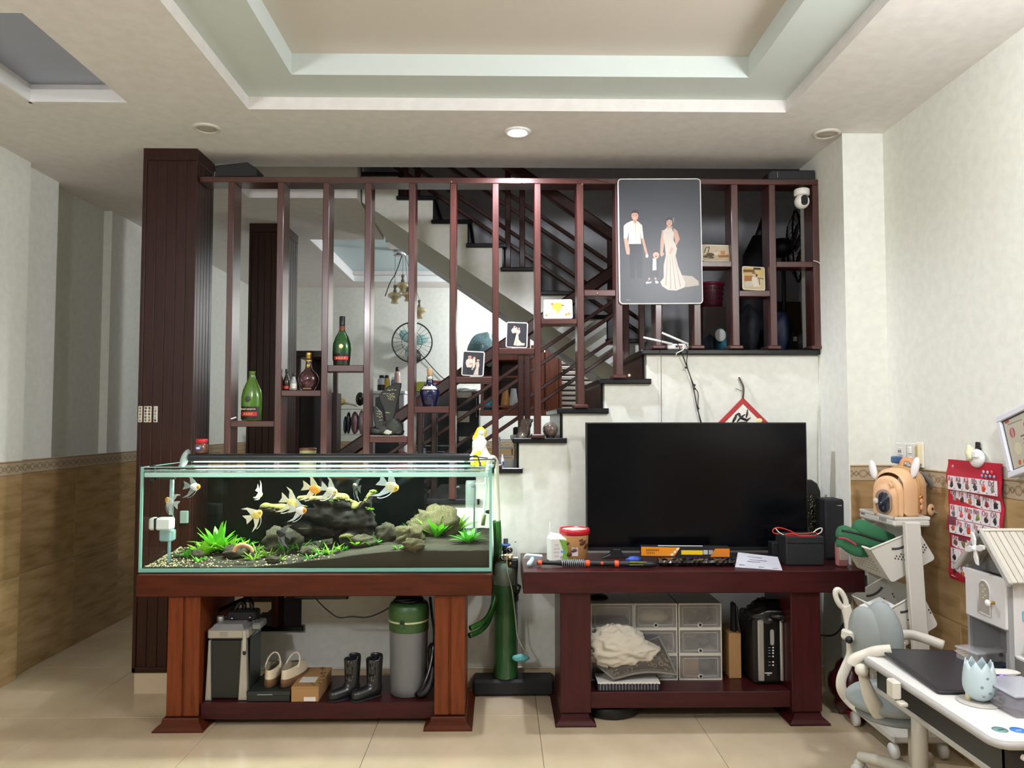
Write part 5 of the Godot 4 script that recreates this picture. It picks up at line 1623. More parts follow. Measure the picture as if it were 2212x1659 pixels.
func television():
	var d := 4.2
	TOPY = Y(1235, 3.83) + 0.0008
	var a := P(1267, 1190, d)
	var b := P(1742, 912.5, d)
	var t := thing("television", "large flat black television standing switched off on the maroon stand", "television", Vector3((a.x + b.x) / 2, TOPY, -d - 0.02))
	ob("case", M.new().bx(Vector3(a.x, a.y, -d - 0.045), Vector3(b.x, b.y, -d), 0.003), mat("101113", 0.45), t)
	ob("screen", M.new().bx(Vector3(a.x + 0.007, a.y + 0.02, -d - 0.002), Vector3(b.x - 0.007, b.y - 0.007, -d + 0.0012), 0.0006), mat("07080c", 0.16, 0.0, {"spec": 0.35}), t)
	for x in [1330, 1680]:
		var c := Vector3(X(x, d), TOPY, -d - 0.02)
		var ft := M.new()
		ft.prism(pv([c.x - 0.085, c.y, c.x + 0.085, c.y, c.x + 0.075, c.y + 0.006, c.x + 0.035, c.y + 0.02, c.x + 0.02, a.y + 0.01, c.x - 0.02, a.y + 0.01, c.x - 0.035, c.y + 0.02, c.x - 0.075, c.y + 0.006]), c.z - 0.02, c.z + 0.03, 0.003)
		ob("foot", ft, m_black, t)

var TOPY := 0.75

func on_tv_stand():
	var ty := TOPY
	# grooming brush
	var d := 4.03
	var t := thing("grooming_brush", "pale blue slicker brush lying at the left end of the television stand", "brush", Vector3(X(1148, d), ty, -d))
	ob("head", M.new().eul(Vector3(X(1151, 4.06), ty + 0.032, -4.06), 35, 0, -4).prism(pv([-0.048, -0.014, 0.036, -0.02, 0.05, 0.006, 0.045, 0.014, -0.034, 0.018, -0.044, 0.008]), -0.007, 0.007, 0.003), mat("dde7ea", 0.4), t)
	ob("handle", M.new(true).tube(bez([Vector3(X(1150, 4.05), ty + 0.026, -4.04), Vector3(X(1147, 4.0), ty + 0.018, -4.0), Vector3(X(1142, 3.95), ty + 0.012, -3.95)]), [0.010, 0.011, 0.012, 0.012, 0.0125, 0.013, 0.013, 0.013, 0.0135, 0.0135, 0.0135, 0.012, 0.0115], 10), mat("b9d0d8", 0.4), t)
	# milk carton
	d = 4.1
	t = thing("milk_carton", "opened white and green milk carton with torn top beside the red-lidded bucket", "carton", Vector3(X(1206, d), ty, -d - 0.03))
	var x0 := X(1184, d)
	var x1 := X(1226, d)
	var yt := Y(1165, d)
	ob("carton", M.new().eul(Vector3((x0 + x1) / 2, ty, -d - 0.04), 0, 14, 0).box(Vector3(0, (yt - ty) / 2, 0), Vector3(0.098, yt - ty, 0.075), 0.002), mat("e2e0da", 0.45), t)
	var gb := Transform3D(Basis.from_euler(Vector3(0, deg_to_rad(14), 0)), Vector3((x0 + x1) / 2, ty, -d - 0.04))
	var gm := M.new()
	gm.t = gb
	var hh := yt - ty
	gm.rings([PackedVector3Array([Vector3(-0.049, hh, 0.0375), Vector3(0.049, hh, 0.0375), Vector3(0.049, hh, -0.0375), Vector3(-0.049, hh, -0.0375)]), PackedVector3Array([Vector3(-0.04, hh + 0.03, 0.008), Vector3(0.052, hh + 0.012, 0.01), Vector3(0.05, hh + 0.012, 0.0), Vector3(-0.042, hh + 0.034, -0.002)])])
	ob("gable_top", gm, mat("ebe9e4", 0.5), t)
	var gn := M.new()
	gn.t = gb
	gn.prism(pv([0.012, 0.004, 0.0488, 0.004, 0.0488, hh - 0.012, -0.004, hh - 0.002, 0.02, hh * 0.45]), 0.0372, 0.0384)
	ob("green_panel", gn, mat("76a83c", 0.45), t)
	var tx := M.new()
	tx.t = gb
	for q in [[-0.03, 0.088, 0.03], [-0.028, 0.08, 0.034], [-0.028, 0.068, 0.04], [-0.028, 0.062, 0.044], [-0.03, 0.05, 0.04], [-0.03, 0.044, 0.04], [-0.03, 0.03, 0.03], [-0.03, 0.024, 0.034]]:
		tx.box(Vector3(q[0] + 0.012, q[1], 0.0376), Vector3(q[2] * 0.8, 0.002, 0.0006))
	ob("small_print", tx, mat("8a8c8e", 0.6), t)
	var bp := M.new()
	bp.t = gb
	bp.box(Vector3(0.016, 0.05, 0.0386), Vector3(0.022, 0.012, 0.0006))
	ob("blue_mark", bp, mat("6a9ac8", 0.5), t)
	var bc := M.new()
	bc.t = gb
	for i in 6: bc.box(Vector3(0.004 + i * 0.0036, 0.02, 0.0377), Vector3(0.0016, 0.014, 0.0006))
	ob("barcode", bc, mat("3a3a3a", 0.6), t)
	ob("straw", M.new(true).cyl(Vector3(X(1187, 4.14), ty + 0.13, -4.16), P(1188, 1128, 4.2), 0.0014, -1, 6), mat("d8d8d0", 0.5), t)
	# bucket
	d = 4.17
	var s := d / F
	var c := Vector3(X(1240, d), ty, -d)
	t = thing("snack_bucket", "round tan snack tub with red lid left of the television", "tub", c)
	ob("tub", M.new(true).lathe(c, pxprof([25, 0, 27, 1, 30, 52, 30, 55], s), 32), mat("b98a58", 0.4), t)
	ob("lid", M.new(true).lathe(c, pxprof([30.5, 53, 32.5, 55, 33, 62, 31.5, 66, 30, 65.5, 29.5, 63, 27, 63], s), 36), mat("b81e2a", 0.35), t)
	ob("lid_print", M.new(true).lathe(c, pxprof([26.5, 63.2, 26.5, 64, 10, 64.3], s), 28), mat("e8d8c8", 0.4), t)
	for q in [[-18, 36, 6], [16, 38, 9], [24, 30, 9], [12, 44, 6], [-4, 22, 6], [-14, 14, 7]]:
		var ang: float = asin(clampf(q[0] / 30.0, -0.95, 0.95))
		var r: float = 28.6 * s
		ob("printed_nut", M.new(true).ell(c + Vector3(sin(ang) * r, q[1] * s, cos(ang) * r), Vector3(q[2] * s, q[2] * 0.6 * s, 0.003), Basis.from_euler(Vector3(0, ang, 0.4)), 6, 10), mat("5a3422", 0.5), t)
	ob("barcode_label", M.new().eul(c + Vector3(-2 * s, 20 * s, 28.2 * s), 0, -4, 0).box(Vector3.ZERO, Vector3(13 * s, 18 * s, 0.001)), mat("cfc8cc", 0.5), t)
	var bb := M.new()
	for i in 6: bb.box(c + Vector3((-6.5 + i * 1.8) * s, 23 * s, 28.6 * s), Vector3(0.9 * s, 8 * s, 0.001))
	ob("barcode", bb, mat("4a4a52", 0.6), t)
	# spring roller
	d = 3.94
	s = d / F
	var ya := ty + 0.0185
	var l := func(px: float) -> Vector3: return Vector3(X(px, d), ya, -d + (px - 1285) * 0.00022)
	t = thing("exercise_roller", "long black spring exercise bar with orange rings lying along the front of the television stand", "exercise bar", l.call(1285) - Vector3(0, 0.0185, 0))
	ob("bar", M.new(true).tube([l.call(1160), l.call(1195), l.call(1212), l.call(1265), l.call(1272), l.call(1345), l.call(1352), l.call(1400), l.call(1412)], [0.011, 0.011, 0.015, 0.015, 0.0145, 0.0145, 0.0165, 0.0165, 0.012], 14), m_black, t)
	for q in [[1162, 1171, 0.0125], [1263, 1273, 0.0165], [1325, 1334, 0.0165]]:
		ob("orange_ring", M.new(true).cyl(l.call(q[0]), l.call(q[1]), q[2]), mat("e2542c", 0.45), t)
	ob("orange_button", M.new(true).ell(l.call(1298) + Vector3(0, 0.003, 0.0135), Vector3(0.008, 0.008, 0.004)), mat("e2542c", 0.45), t)
	for i in 12:
		ob("spring_coil", M.new(true).tube(coil(l.call(1215 + i * 4.2), 0.0185), 0.0026, 6, false), mat("a8acb0", 0.3, 0.7), t)
	var ys := M.new()
	for k in 2: ys.bx(l.call(1355) + Vector3(0, 0.011 - 0.013 * k, 0.013), l.call(1392) + Vector3(0, 0.0125 - 0.013 * k, 0.0145))
	ob("yellow_stripe", ys, mat("b8b83c", 0.5), t)
	# blue putty lump
	d = 4.05
	solo("blue_clip", rock(Vector3(X(1368, d), ty + 0.017, -d), Vector3(0.042, 0.017, 0.02), 31, 0.3), mat("2f4fb0", 0.5), "small blue plastic clip lump under the lower edge of the television", "clip")
	# film packet and long box
	d = 3.95
	t = thing("film_packet", "black film packet in crinkled clear plastic under the yellow and black box", "packet", Vector3(X(1500, d), ty, -d))
	var wn := FastNoiseLite.new()
	wn.seed = 3
	wn.frequency = 1.0
	var pk := M.new()
	var rs := []
	var xa := X(1420, d)
	var xb := X(1584, d)
	for i in 33:
		var u := i / 32.0
		var x := lerpf(xa, xb, u)
		var ring := PackedVector3Array()
		for j in 10:
			var an := -TAU * j / 10
			var k := 1.0 + 0.35 * wn.get_noise_2d(i * 1.7, j * 2.3)
			ring.append(Vector3(x, ty + 0.020 - sin(an) * 0.019 * k, -d - 0.02 - 0.0 + cos(an) * 0.032 * k))
		rs.append(ring)
	pk.rings(rs)
	ob("wrap", pk, mat("2a2624", 0.08, 0.0, {"coat": 1.0, "tex": noise("crink", 0.06, "101010", "ffffff", 3, FastNoiseLite.TYPE_CELLULAR, "2a2a2a", 0.75), "tri": Vector3(4, 4, 4)}), t)
	var yb := ty + 0.041
	var fw := [P(1386, 1212, 4.0), P(1578, 1221, 3.97)]
	var bl: float = (fw[1] - fw[0]).length()
	var by := rad_to_deg(atan2(-(fw[1].z - fw[0].z), fw[1].x - fw[0].x))
	var bt := Transform3D(Basis.from_euler(Vector3(0, deg_to_rad(by), 0)), Vector3((fw[0].x + fw[1].x) / 2, yb + 0.026, -4.0))
	t = thing("long_box", "long black and yellow cardboard box lying on the film packet before the television", "box", Vector3(bt.origin.x, yb, bt.origin.z))
	var bm := M.new()
	bm.t = bt
	ob("box", bm.box(Vector3(0, 0, -0.02), Vector3(bl, 0.05, 0.06), 0.001), mat("17161a", 0.4), t)
	var w := bl / 2
	for q in [["orange_panel", [-w, -0.022, -w + 0.17, -0.022, -w + 0.2, 0.022, -w, 0.024], "dd8a22"], ["orange_panel", [w - 0.1, -0.024, w - 0.002, -0.024, w - 0.002, 0.018, w - 0.075, 0.018], "cc7a20"], ["yellow_panel", [-w + 0.205, -0.014, -w + 0.315, -0.014, -w + 0.315, 0.008, -w + 0.205, 0.008], "e2c21c"], ["white_panel", [-w + 0.318, -0.012, -w + 0.34, -0.012, -w + 0.34, 0.01, -w + 0.318, 0.01], "b8b8bc"], ["white_panel", [-w + 0.345, -0.012, -w + 0.367, -0.012, -w + 0.367, 0.01, -w + 0.345, 0.01], "9a9a9e"]]:
		var pm := M.new()
		pm.t = bt
		ob(q[0], pm.prism(pv(q[1]), 0.0102, 0.0112), mat(q[2], 0.4), t)
	for k in 3:
		var dm := M.new()
		dm.t = bt
		var ox := -w + 0.158 + k * 0.014
		var oy := -0.014 + k * 0.014
		ob("white_diamond", dm.prism(pv([ox - 0.008, oy - 0.006, ox + 0.004, oy - 0.006, ox + 0.008, oy + 0.006, ox - 0.004, oy + 0.006]), 0.0112, 0.0118), mat("e8e4da", 0.5), t)
	var pq := M.new()
	pq.t = bt
	for k in 8: pq.box(Vector3(-w + 0.028 + k * 0.0085, 0.008, 0.0113), Vector3(0.006, 0.011, 0.0006))
	for k in 5: pq.box(Vector3(-w + 0.03 + k * 0.009, -0.007, 0.0113), Vector3(0.005, 0.01, 0.0006))
	ob("small_print", pq, mat("7a5018", 0.5), t)
	lettering("lettering", "V", 0.02, bt * Transform3D(Basis(), Vector3(-w + 0.385, -0.004, 0.0106)), mat("e4e4e4", 0.5), t)
	var tw := M.new()
	tw.t = bt
	ob("top_label", tw.bx(Vector3(-w + 0.09, 0.0252, -0.03), Vector3(-w + 0.32, 0.0262, -0.012)), mat("d8d8dc", 0.4), t)
	# paper in a plastic sleeve
	t = thing("paper_sheet", "white printed sheet in a clear sleeve propped before the black battery box", "paper", G(1640, 1225, ty))
	var pa := G(1588, 1226, ty) + Vector3(0, 0.004, 0)
	var pb := G(1690, 1233, ty) + Vector3(0, 0.004, 0)
	var pc := P(1680, 1203, 4.0)
	var pd := P(1594, 1193, 4.05)
	var sh := M.new()
	var dn := Vector3(0, -0.003, 0)
	sh.rings([PackedVector3Array([pa + dn, pb + dn, pc + dn, pd + dn]), PackedVector3Array([pa, pb, pc, pd])])
	ob("sheet", sh, mat("c9c9d2", 0.3, 0.0, {"coat": 0.4}), t)
	var sp := M.new()
	for q in [[0.25, 0.75, 0.35], [0.3, 0.55, 0.4], [0.25, 0.42, 0.3], [0.08, 0.15, 0.12], [0.5, 0.08, 0.12], [0.8, 0.06, 0.12]]:
		var o0: Vector3 = pa.lerp(pb, q[0]).lerp(pd.lerp(pc, q[0]), q[1]) + Vector3(0, 0.0012, 0.0006)
		var o1: Vector3 = pa.lerp(pb, q[0] + q[2]).lerp(pd.lerp(pc, q[0] + q[2]), q[1]) + Vector3(0, 0.0012, 0.0006)
		sp.tube([o0, o1], 0.0016, 4)
	ob("printed_lines", sp, mat("6c6874", 0.6), t)
	# battery box with wires
	t = thing("battery_box", "black box with red and white wires lying on top, before the loudspeaker", "battery", Vector3(X(1735, 3.96), ty, -4.03))
	ob("case", M.new().bx(Vector3(X(1694, 3.96), ty, -4.12), Vector3(X(1776, 3.96), Y(1160, 3.96), -3.96), 0.006), mat("1a1b1d", 0.6), t)
	ob("handle_ridge", M.new().bx(Vector3(X(1694, 3.96), Y(1160, 3.96) - 0.035, -3.962), Vector3(X(1776, 3.96), Y(1160, 3.96) - 0.028, -3.955), 0.002), m_black, t)
	for k in 3: ob("rivet", M.new(true).ell(Vector3(X(1717 + 22 * k, 3.96), Y(1174, 3.96), -3.958), Vector3(0.006, 0.004, 0.003)), mat("3a3b3d", 0.4), t)
	var dd := 4.0
	ob("red_wire", M.new(true).tube(bez([P(1682, 1154, dd), P(1670, 1150, dd), P(1672, 1142, dd), P(1685, 1140, dd), P(1705, 1146, dd), P(1722, 1153, dd), P(1745, 1152, dd), P(1760, 1150, dd), P(1764, 1154, dd), P(1755, 1157, dd - 0.02), P(1720, 1157, dd - 0.02), P(1697, 1157, dd - 0.02)]), 0.003, 7), mat("c8322e", 0.45), t)
	ob("red_wire", M.new(true).tube(bez([P(1695, 1155, dd - 0.03), P(1712, 1153, dd - 0.03), P(1730, 1158, dd - 0.03), P(1762, 1157, dd - 0.03)]), 0.004, 7), mat("b82a28", 0.45), t)
	ob("white_wire", M.new(true).tube(bez([P(1675, 1141, dd), P(1683, 1150, dd), P(1693, 1155, dd)]), 0.003, 7), mat("e4e0d4", 0.45), t)
	ob("white_wire", M.new(true).tube(bez([P(1756, 1151, dd), P(1766, 1143, dd), P(1775, 1141, dd), P(1774, 1149, dd), P(1764, 1155, dd)]), 0.003, 7), mat("e4e0d4", 0.45), t)
	# dark modem beside it
	t = thing("set_top_box", "small black box with a blue light behind the printed sheet", "media box", Vector3(X(1680, 4.08), ty, -4.08))
	ob("case", M.new().bx(Vector3(X(1664, 4.07), ty, -4.14), Vector3(X(1693, 4.07), ty + 0.1, -4.07), 0.004), m_black, t)
	ob("blue_light", M.new().box(Vector3(X(1690, 4.07), ty + 0.055, -4.068), Vector3(0.004, 0.03, 0.002)), mat("4aa0e0", 0.4, 0.0, {"glow": 0.5}), t)
	# tall speaker
	d = 4.13
	t = thing("loudspeaker", "tall narrow black loudspeaker standing on the right end of the television stand", "speaker", Vector3(X(1803, d), ty, -d - 0.06))
	ob("cabinet", M.new().bx(Vector3(X(1779, d), ty, -d - 0.13), Vector3(X(1828, d), Y(1080, d), -d), 0.006), mat("141417", 0.6), t)
	ob("grille", M.new().bx(Vector3(X(1781, d), ty + 0.012, -d), Vector3(X(1826, d), Y(1083, d), -d + 0.006), 0.003), mat("1a1a1d", 0.9), t)
	ob("badge", M.new().bx(P(1805, 1093, d - 0.008), P(1818, 1091, d - 0.008) + Vector3(0, 0, 0.002)), m_chrome, t)
	# carved dark slab behind the television
	d = 4.33
	t = thing("slate_carving", "tall dark carved stone slab with gold writing leaning behind the right edge of the television", "ornament", Vector3(X(1750, d), ty, -d))
	var ax := X(1722, d)
	var bx2 := X(1769, d)
	ob("slab", M.new().at(Vector3(0, 0, -d)).prism(pv([ax, ty, bx2 - 0.01, ty, bx2, ty + 0.2, bx2 - 0.002, Y(1062, d), bx2 - 0.02, Y(1045, d), bx2 - 0.05, Y(1037, d), ax, Y(1037, d)]), -0.025, 0.012, 0.006), mat("22241f", 0.45, 0.0, {"tex": noises["slate"], "tri": Vector3(4, 4, 4)}), t)
	var wr := M.new()
	var rng := RandomNumberGenerator.new()
	rng.seed = 77
	for i in 60:
		var p := P(rng.randf_range(1745, 1766), rng.randf_range(1066, 1150), d - 0.0135)
		wr.tube([p, p + Vector3(rng.randf_range(-0.006, 0.006), rng.randf_range(-0.012, 0.012), 0)], 0.0013, 4)
	ob("engraved_writing", wr, mat("a8a468", 0.5), t).set_meta("kind", "stuff")
	# pink bottle
	d = 3.93
	c = Vector3(X(1815, d), ty, -d - 0.015)
	t = thing("pink_bottle", "flat bottle of pink lotion with a white label before the tall loudspeaker", "bottle", c)
	ob("bottle", M.new().at(Vector3(c.x, 0, c.z)).prism(rr(0.058, Y(1174, d) - ty, 0.012, 5, 0, (Y(1174, d) + ty) / 2), -0.018, 0.018, 0.006), mat("b87a78", 0.15, 0.0, {"coat": 0.5}), t)
	ob("label", M.new().at(Vector3(c.x, 0, c.z + 0.018)).bx(Vector3(-0.021, ty + 0.035, 0), Vector3(0.024, ty + 0.1, 0.001)), mat("d8cdc4", 0.5), t)
	ob("cap", M.new(true).lathe(Vector3(c.x + 0.004, Y(1174, d) - 0.002, c.z), [Vector2(0.015, 0), Vector2(0.016, 0.004), Vector2(0.014, 0.012)], 18), mat("d8b0b0", 0.3), t)
	var rt := M.new(true)
	ob("round_sticker", rt.ell(Vector3(c.x + 0.005, Y(1184, d), c.z + 0.0185), Vector3(0.015, 0.016, 0.0012), Basis(), 5, 16), mat("e2c2c2", 0.4), t)
	var bl3 := M.new()
	for i in 6: bl3.box(Vector3(c.x + 0.001, ty + 0.045 + 0.008 * i, c.z + 0.0192), Vector3(0.032, 0.0014, 0.0004))
	ob("small_print", bl3, mat("a49c98", 0.6), t)

func coil(c: Vector3, r: float) -> Array:
	var o := []
	for i in 17:
		var a := TAU * i / 16
		o.append(c + Vector3(0.0006 * (i - 8), cos(a) * r, sin(a) * r))
	return o

func under_aquarium():
	var sh := 0.1158
	# silver canister filter
	var d := 3.905
	var zf := -d
	var t := thing("canister_filter", "silver and black box canister filter with hoses under the left end of the aquarium", "aquarium filter", Vector3(X(500, d), sh, zf - 0.1))
	var x0 := X(454, d)
	var x1 := X(545, d)
	var yb := sh
	var yh := Y(1379, d)
	var yt := Y(1357, d)
	var silver := mat("b9b8b2", 0.35, 0.7)
	ob("tank", M.new().bx(Vector3(x0 + 0.012, yb, zf - 0.2), Vector3(x1 - 0.012, yh, zf - 0.01), 0.01), mat("1c201d", 0.35), t)
	for s in [0, 1]:
		var xa := x0 if s == 0 else x1
		var sg := 1.0 if s == 0 else -1.0
		var wv := 0.03 if s == 0 else 0.048
		var cp := M.new()
		cp.at(Vector3(0, 0, zf)).prism(pv([xa, yb, xa + sg * wv, yb, xa + sg * wv * 0.85, yb + 0.16, xa + sg * wv * 0.75, yh - 0.004, xa + sg * 0.012, yh - 0.004, xa + sg * 0.008, yb + 0.18]), -0.03, 0.006, 0.004)
		ob("corner_pillar", cp, silver, t)
	ob("right_side", M.new().bx(Vector3(x1 - 0.004, yb + 0.002, zf - 0.2), Vector3(x1 + 0.0, yh, zf - 0.03), 0.002), mat("2a2e2b", 0.4), t)
	ob("head", M.new().bx(Vector3(x0 + 0.006, yh + 0.003, zf - 0.205), Vector3(x1 - 0.002, yt, zf + 0.004), 0.007), silver, t)
	var tp := M.new()
	tp.rings([PackedVector3Array([Vector3(x0 + 0.02, yt, zf), Vector3(x1 - 0.025, yt, zf), Vector3(x1 - 0.025, yt, zf - 0.2), Vector3(x0 + 0.02, yt, zf - 0.2)]), PackedVector3Array([Vector3(x0 + 0.035, yt + 0.02, zf - 0.02), Vector3(x1 - 0.04, yt + 0.02, zf - 0.02), Vector3(x1 - 0.04, yt + 0.02, zf - 0.19), Vector3(x0 + 0.035, yt + 0.02, zf - 0.19)])])
	ob("top_plate", tp, mat("a8a7a8", 0.4, 0.6), t)
	ob("knob", M.new(true).lathe(Vector3(X(484, d + 0.08), yt + 0.02, zf - 0.08), [Vector2(0.018, 0), Vector2(0.018, 0.018), Vector2(0.015, 0.026)], 20), silver, t)
	ob("latch", M.new().bx(Vector3(X(533, d), Y(1403, d), zf - 0.002), Vector3(X(541, d), Y(1358, d), zf + 0.014), 0.003), mat("c2c1ba", 0.35, 0.6), t)
	ob("latch_hole", M.new(true).ell(Vector3(X(537, d), Y(1407, d), zf + 0.0065), Vector3(0.009, 0.012, 0.003)), m_black, t)
	ob("handle", M.new().bx(Vector3(x1 - 0.005, yt - 0.02, zf - 0.17), Vector3(x1 + 0.04, yt + 0.015, zf - 0.05), 0.008), mat("8a8c88", 0.35, 0.4), t)
	ob("hose_block", M.new().bx(P(501, 1333, 4.08), P(553, 1320, 4.0), 0.008), m_black, t)
	ob("hose", M.new(true).tube(bez([P(507, 1335, 4.03), P(509, 1315, 4.03), P(520, 1300, 4.04), P(528, 1310, 4.04), P(520, 1335, 4.04)]), 0.012, 10), m_blackgloss, t)
	ob("hose", M.new(true).tube(bez([P(540, 1332, 4.04), P(544, 1312, 4.04), P(540, 1296, 4.05), P(520, 1298, 4.06), P(495, 1309, 4.08), P(470, 1320, 4.15)]), 0.012, 10), m_blackgloss, t)
	for q in [[501, 1335], [540, 1333]]: ob("tap", M.new(true).ell(P(q[0], q[1], 3.99), Vector3(0.008, 0.006, 0.008)), m_chrome, t)
	var gr := M.new()
	for i in 4: gr.box(Vector3(X(480 + 12, d) + 0.0, yt - 0.014 - 0.006 * i, zf + 0.0048), Vector3(0.045 - 0.008 * (i % 2), 0.0016, 0.001))
	ob("printed_logo", gr, mat("6a6a6a", 0.5), t)
	# shoe boxes and clogs
	d = 3.885
	t = thing("black_shoe_box", "flat black shoe box under the pair of beige clogs", "box", Vector3(X(590, d), sh, -d - 0.14))
	var bt := sh + 0.05
	ob("box", M.new().bx(Vector3(X(543, d), sh, -d - 0.3), Vector3(X(634, d), bt - 0.014, -d - 0.002), 0.002), mat("1b1f1e", 0.35), t)
	ob("lid", M.new().bx(Vector3(X(542, d), bt - 0.02, -d - 0.302), Vector3(X(635, d), bt, -d), 0.002), mat("222827", 0.3), t)
	ob("white_mark", M.new().bx(Vector3(X(565, d), bt - 0.017, -d - 0.001), Vector3(X(597, d), bt - 0.0145, -d + 0.0012)), mat("b8bcba", 0.4), t)
	d = 3.878
	t = thing("cardboard_shoe_box", "brown cardboard shoe box with black printing between the clogs and the boots", "box", Vector3(X(668, d), sh, -d - 0.15))
	var kt := Y(1481, d)
	ob("box", M.new().bx(Vector3(X(637, d), sh, -d - 0.3), Vector3(X(695, d), kt - 0.004, -d - 0.001), 0.002), mat("a27c4e", 0.7), t)
	ob("lid", M.new().bx(Vector3(X(637, d) - 0.001, kt - 0.012, -d - 0.301), Vector3(X(695, d) + 0.001, kt, -d), 0.002), mat("9a7446", 0.7), t)
	ob("front_label", M.new().bx(Vector3(X(664, d), sh + 0.004, -d - 0.001), Vector3(X(689, d), sh + 0.024, -d + 0.001)), mat("d8d4d0", 0.5), t)
	ob("top_label", M.new().bx(Vector3(X(654, 3.95), kt, -4.02), Vector3(X(688, 3.95), kt + 0.001, -3.94)), mat("d2cfca", 0.5), t)
	var pen := M.new()
	for q in [[690, 1444, 704, 1443], [698, 1440, 697, 1449], [692, 1454, 704, 1453], [692, 1454, 701, 1460], [692, 1462, 702, 1461], [688, 1470, 700, 1468], [686, 1474, 693, 1476], [672, 1475, 680, 1481], [662, 1446, 670, 1444], [660, 1450, 667, 1449]]:
		pen.tube([G(q[0], q[1], kt + 0.0008), G(q[2], q[3], kt + 0.0008)], 0.0016, 4)
	ob("printed_letters", pen, m_black, t)
	for k in 2:
		clog(Vector3(X([594, 626][k], 3.98), bt + 0.0006, -3.945 - 0.0 * k), [3.0, -14.0][k], "beige clog with brown sole on the black shoe box, %s of the pair" % ["left one", "right one"][k])
	# boots
	for k in 2: boot(Vector3(X([765, 812][k], 3.95), sh, -3.96), ["black rubber ankle boot standing beside the cardboard shoe box", "black rubber ankle boot standing against the grey canister filter"][k], [-50.0, -48.0][k])
	# green and grey canister
	d = 3.99
	var s := d / F
	var c := Vector3(X(885, d), sh, -d - 0.02)
	t = thing("canister_filter", "tall grey and green round canister filter under the right end of the aquarium", "aquarium filter", c)
	ob("canister", M.new(true).lathe(c, pxprof([36, 0, 38, 2, 39, 20, 41, 135, 41, 137], s), 36), mat("6c6c6c", 0.3), t)
	ob("collar", M.new(true).lathe(c, pxprof([41.5, 133, 42, 134, 42, 158, 43, 160, 43, 176, 41, 186, 38, 190, 20, 192], s), 36), mat("35552c", 0.4), t)
	ob("clamp_ring", M.new(true).lathe(c, pxprof([42.5, 152, 43.5, 153, 43.5, 155, 42.5, 156], s), 36), mat("b8b88a", 0.4), t)
	ob("clasp", M.new().box(c + Vector3(-9 * s, 152 * s, 43 * s), Vector3(10 * s, 16 * s, 0.01), 0.002), mat("2c4a24", 0.4), t)
	ob("clasp_slot", M.new().box(c + Vector3(-9 * s, 156 * s, 43 * s + 0.005), Vector3(7 * s, 6 * s, 0.003), 0.001), m_black, t)
	ob("motor_cap", rock(c + Vector3(0, 196 * s, 0), Vector3(32 * s, 10 * s, 30 * s), 17, 0.25), m_black, t)
	ob("hose_elbow", M.new(true).tube(bez([c + Vector3(6 * s, 196 * s, 0.02), c + Vector3(9 * s, 210 * s, 0.02), c + Vector3(24 * s, 214 * s, 0.0), c + Vector3(40 * s, 205 * s, -0.02)]), 0.012, 10), m_black, t)
	# tangle of black hose beside it
	t = thing("black_hose", "bunch of black cables and hose squeezed between the round canister and the stand leg", "hose", Vector3(X(925, 3.97), sh, -3.99))
	ob("loop", M.new(true).tube(bez([P(900, 1500, 3.93), P(912, 1488, 3.9), P(926, 1455, 3.92), P(934, 1420, 3.95), P(936, 1395, 3.97), P(930, 1400, 3.99), P(931, 1440, 3.99), P(936, 1480, 3.95)]), 0.013, 10), m_blackgloss, t)
	ob("loop", M.new(true).tube(bez([P(905, 1500, 3.9), P(920, 1493, 3.89), P(932, 1470, 3.91), P(935, 1440, 3.94)]), 0.017, 10), m_black, t)
	ob("loop", M.new(true).tube(bez([P(929, 1290, 4.05), P(933, 1330, 4.05), P(938, 1370, 4.05), P(935, 1420, 4.03), P(937, 1465, 4.0)]), 0.007, 8), m_black, t)
	solo("hanging_cable", M.new(true).tube(bez([P(675, 1284, 4.1), P(690, 1302, 4.12), P(712, 1322, 4.13), P(732, 1334, 4.13), P(760, 1332, 4.13), P(795, 1333, 4.13), P(830, 1319, 4.12), P(860, 1299, 4.1), P(892, 1284, 4.05)], 8), 0.0035, 7), m_black, "black cable sagging under the aquarium stand between the two filters", "cable")
	# carbon dioxide bottle on the black foam block
	t = thing("foam_block", "long black box lying on the floor between the two stands", "box", Vector3(0.06, 0, -4.32))
	var fx0 := X(1022, 4.27)
	var fx1 := X(1196, 4.27)
	ob("block", M.new().bx(Vector3(fx0, 0.006, -4.395), Vector3(fx1, 0.092, -4.255), 0.014), mat("17181a", 0.6), t)
	for q in [0.05, 0.95]: ob("rubber_foot", M.new().bx(Vector3(lerpf(fx0, fx1, q) - 0.012, 0, -4.38), Vector3(lerpf(fx0, fx1, q) + 0.012, 0.008, -4.27)), m_black, t)
	d = 4.315
	s = d / F
	c = Vector3(X(1092.5, d), 0.0925, -d - 0.002)
	t = thing("gas_cylinder", "green gas cylinder with a grey shoulder and regulator between the aquarium and the television stand", "gas cylinder", c)
	ob("body", M.new(true).lathe(c, pxprof([24, 0, 26, 3, 26, 195, 25.5, 196], s), 32), mat("2c5a2e", 0.3, 0.0, {"coat": 0.4}), t)
	ob("shoulder", M.new(true).lathe(c, pxprof([26.1, 195, 26.1, 226, 25, 234, 20, 242, 12, 249, 9, 256], s), 32), mat("6f7f72", 0.32, 0.0, {"coat": 0.4}), t)
	var v := c + Vector3(0, 256 * s, 0)
	ob("valve", M.new(true).lathe(v, pxprof([6, -2, 7, 2, 6, 8, 8, 9, 8, 20, 5, 22, 5, 34], s), 18), mat("2a2c2e", 0.4), t)
	var reg := thing("gas_regulator", "gas regulator with two round gauges and a blue hand wheel on the green cylinder", "regulator", v + Vector3(0, 10 * s, 0))
	ob("hand_wheel", M.new(true).lathe(P(1091, 1177, d), pxprof([4, -3, 11, -2, 12, 0, 11, 2, 4, 3], s), 16), mat("2f5f96", 0.35), reg)
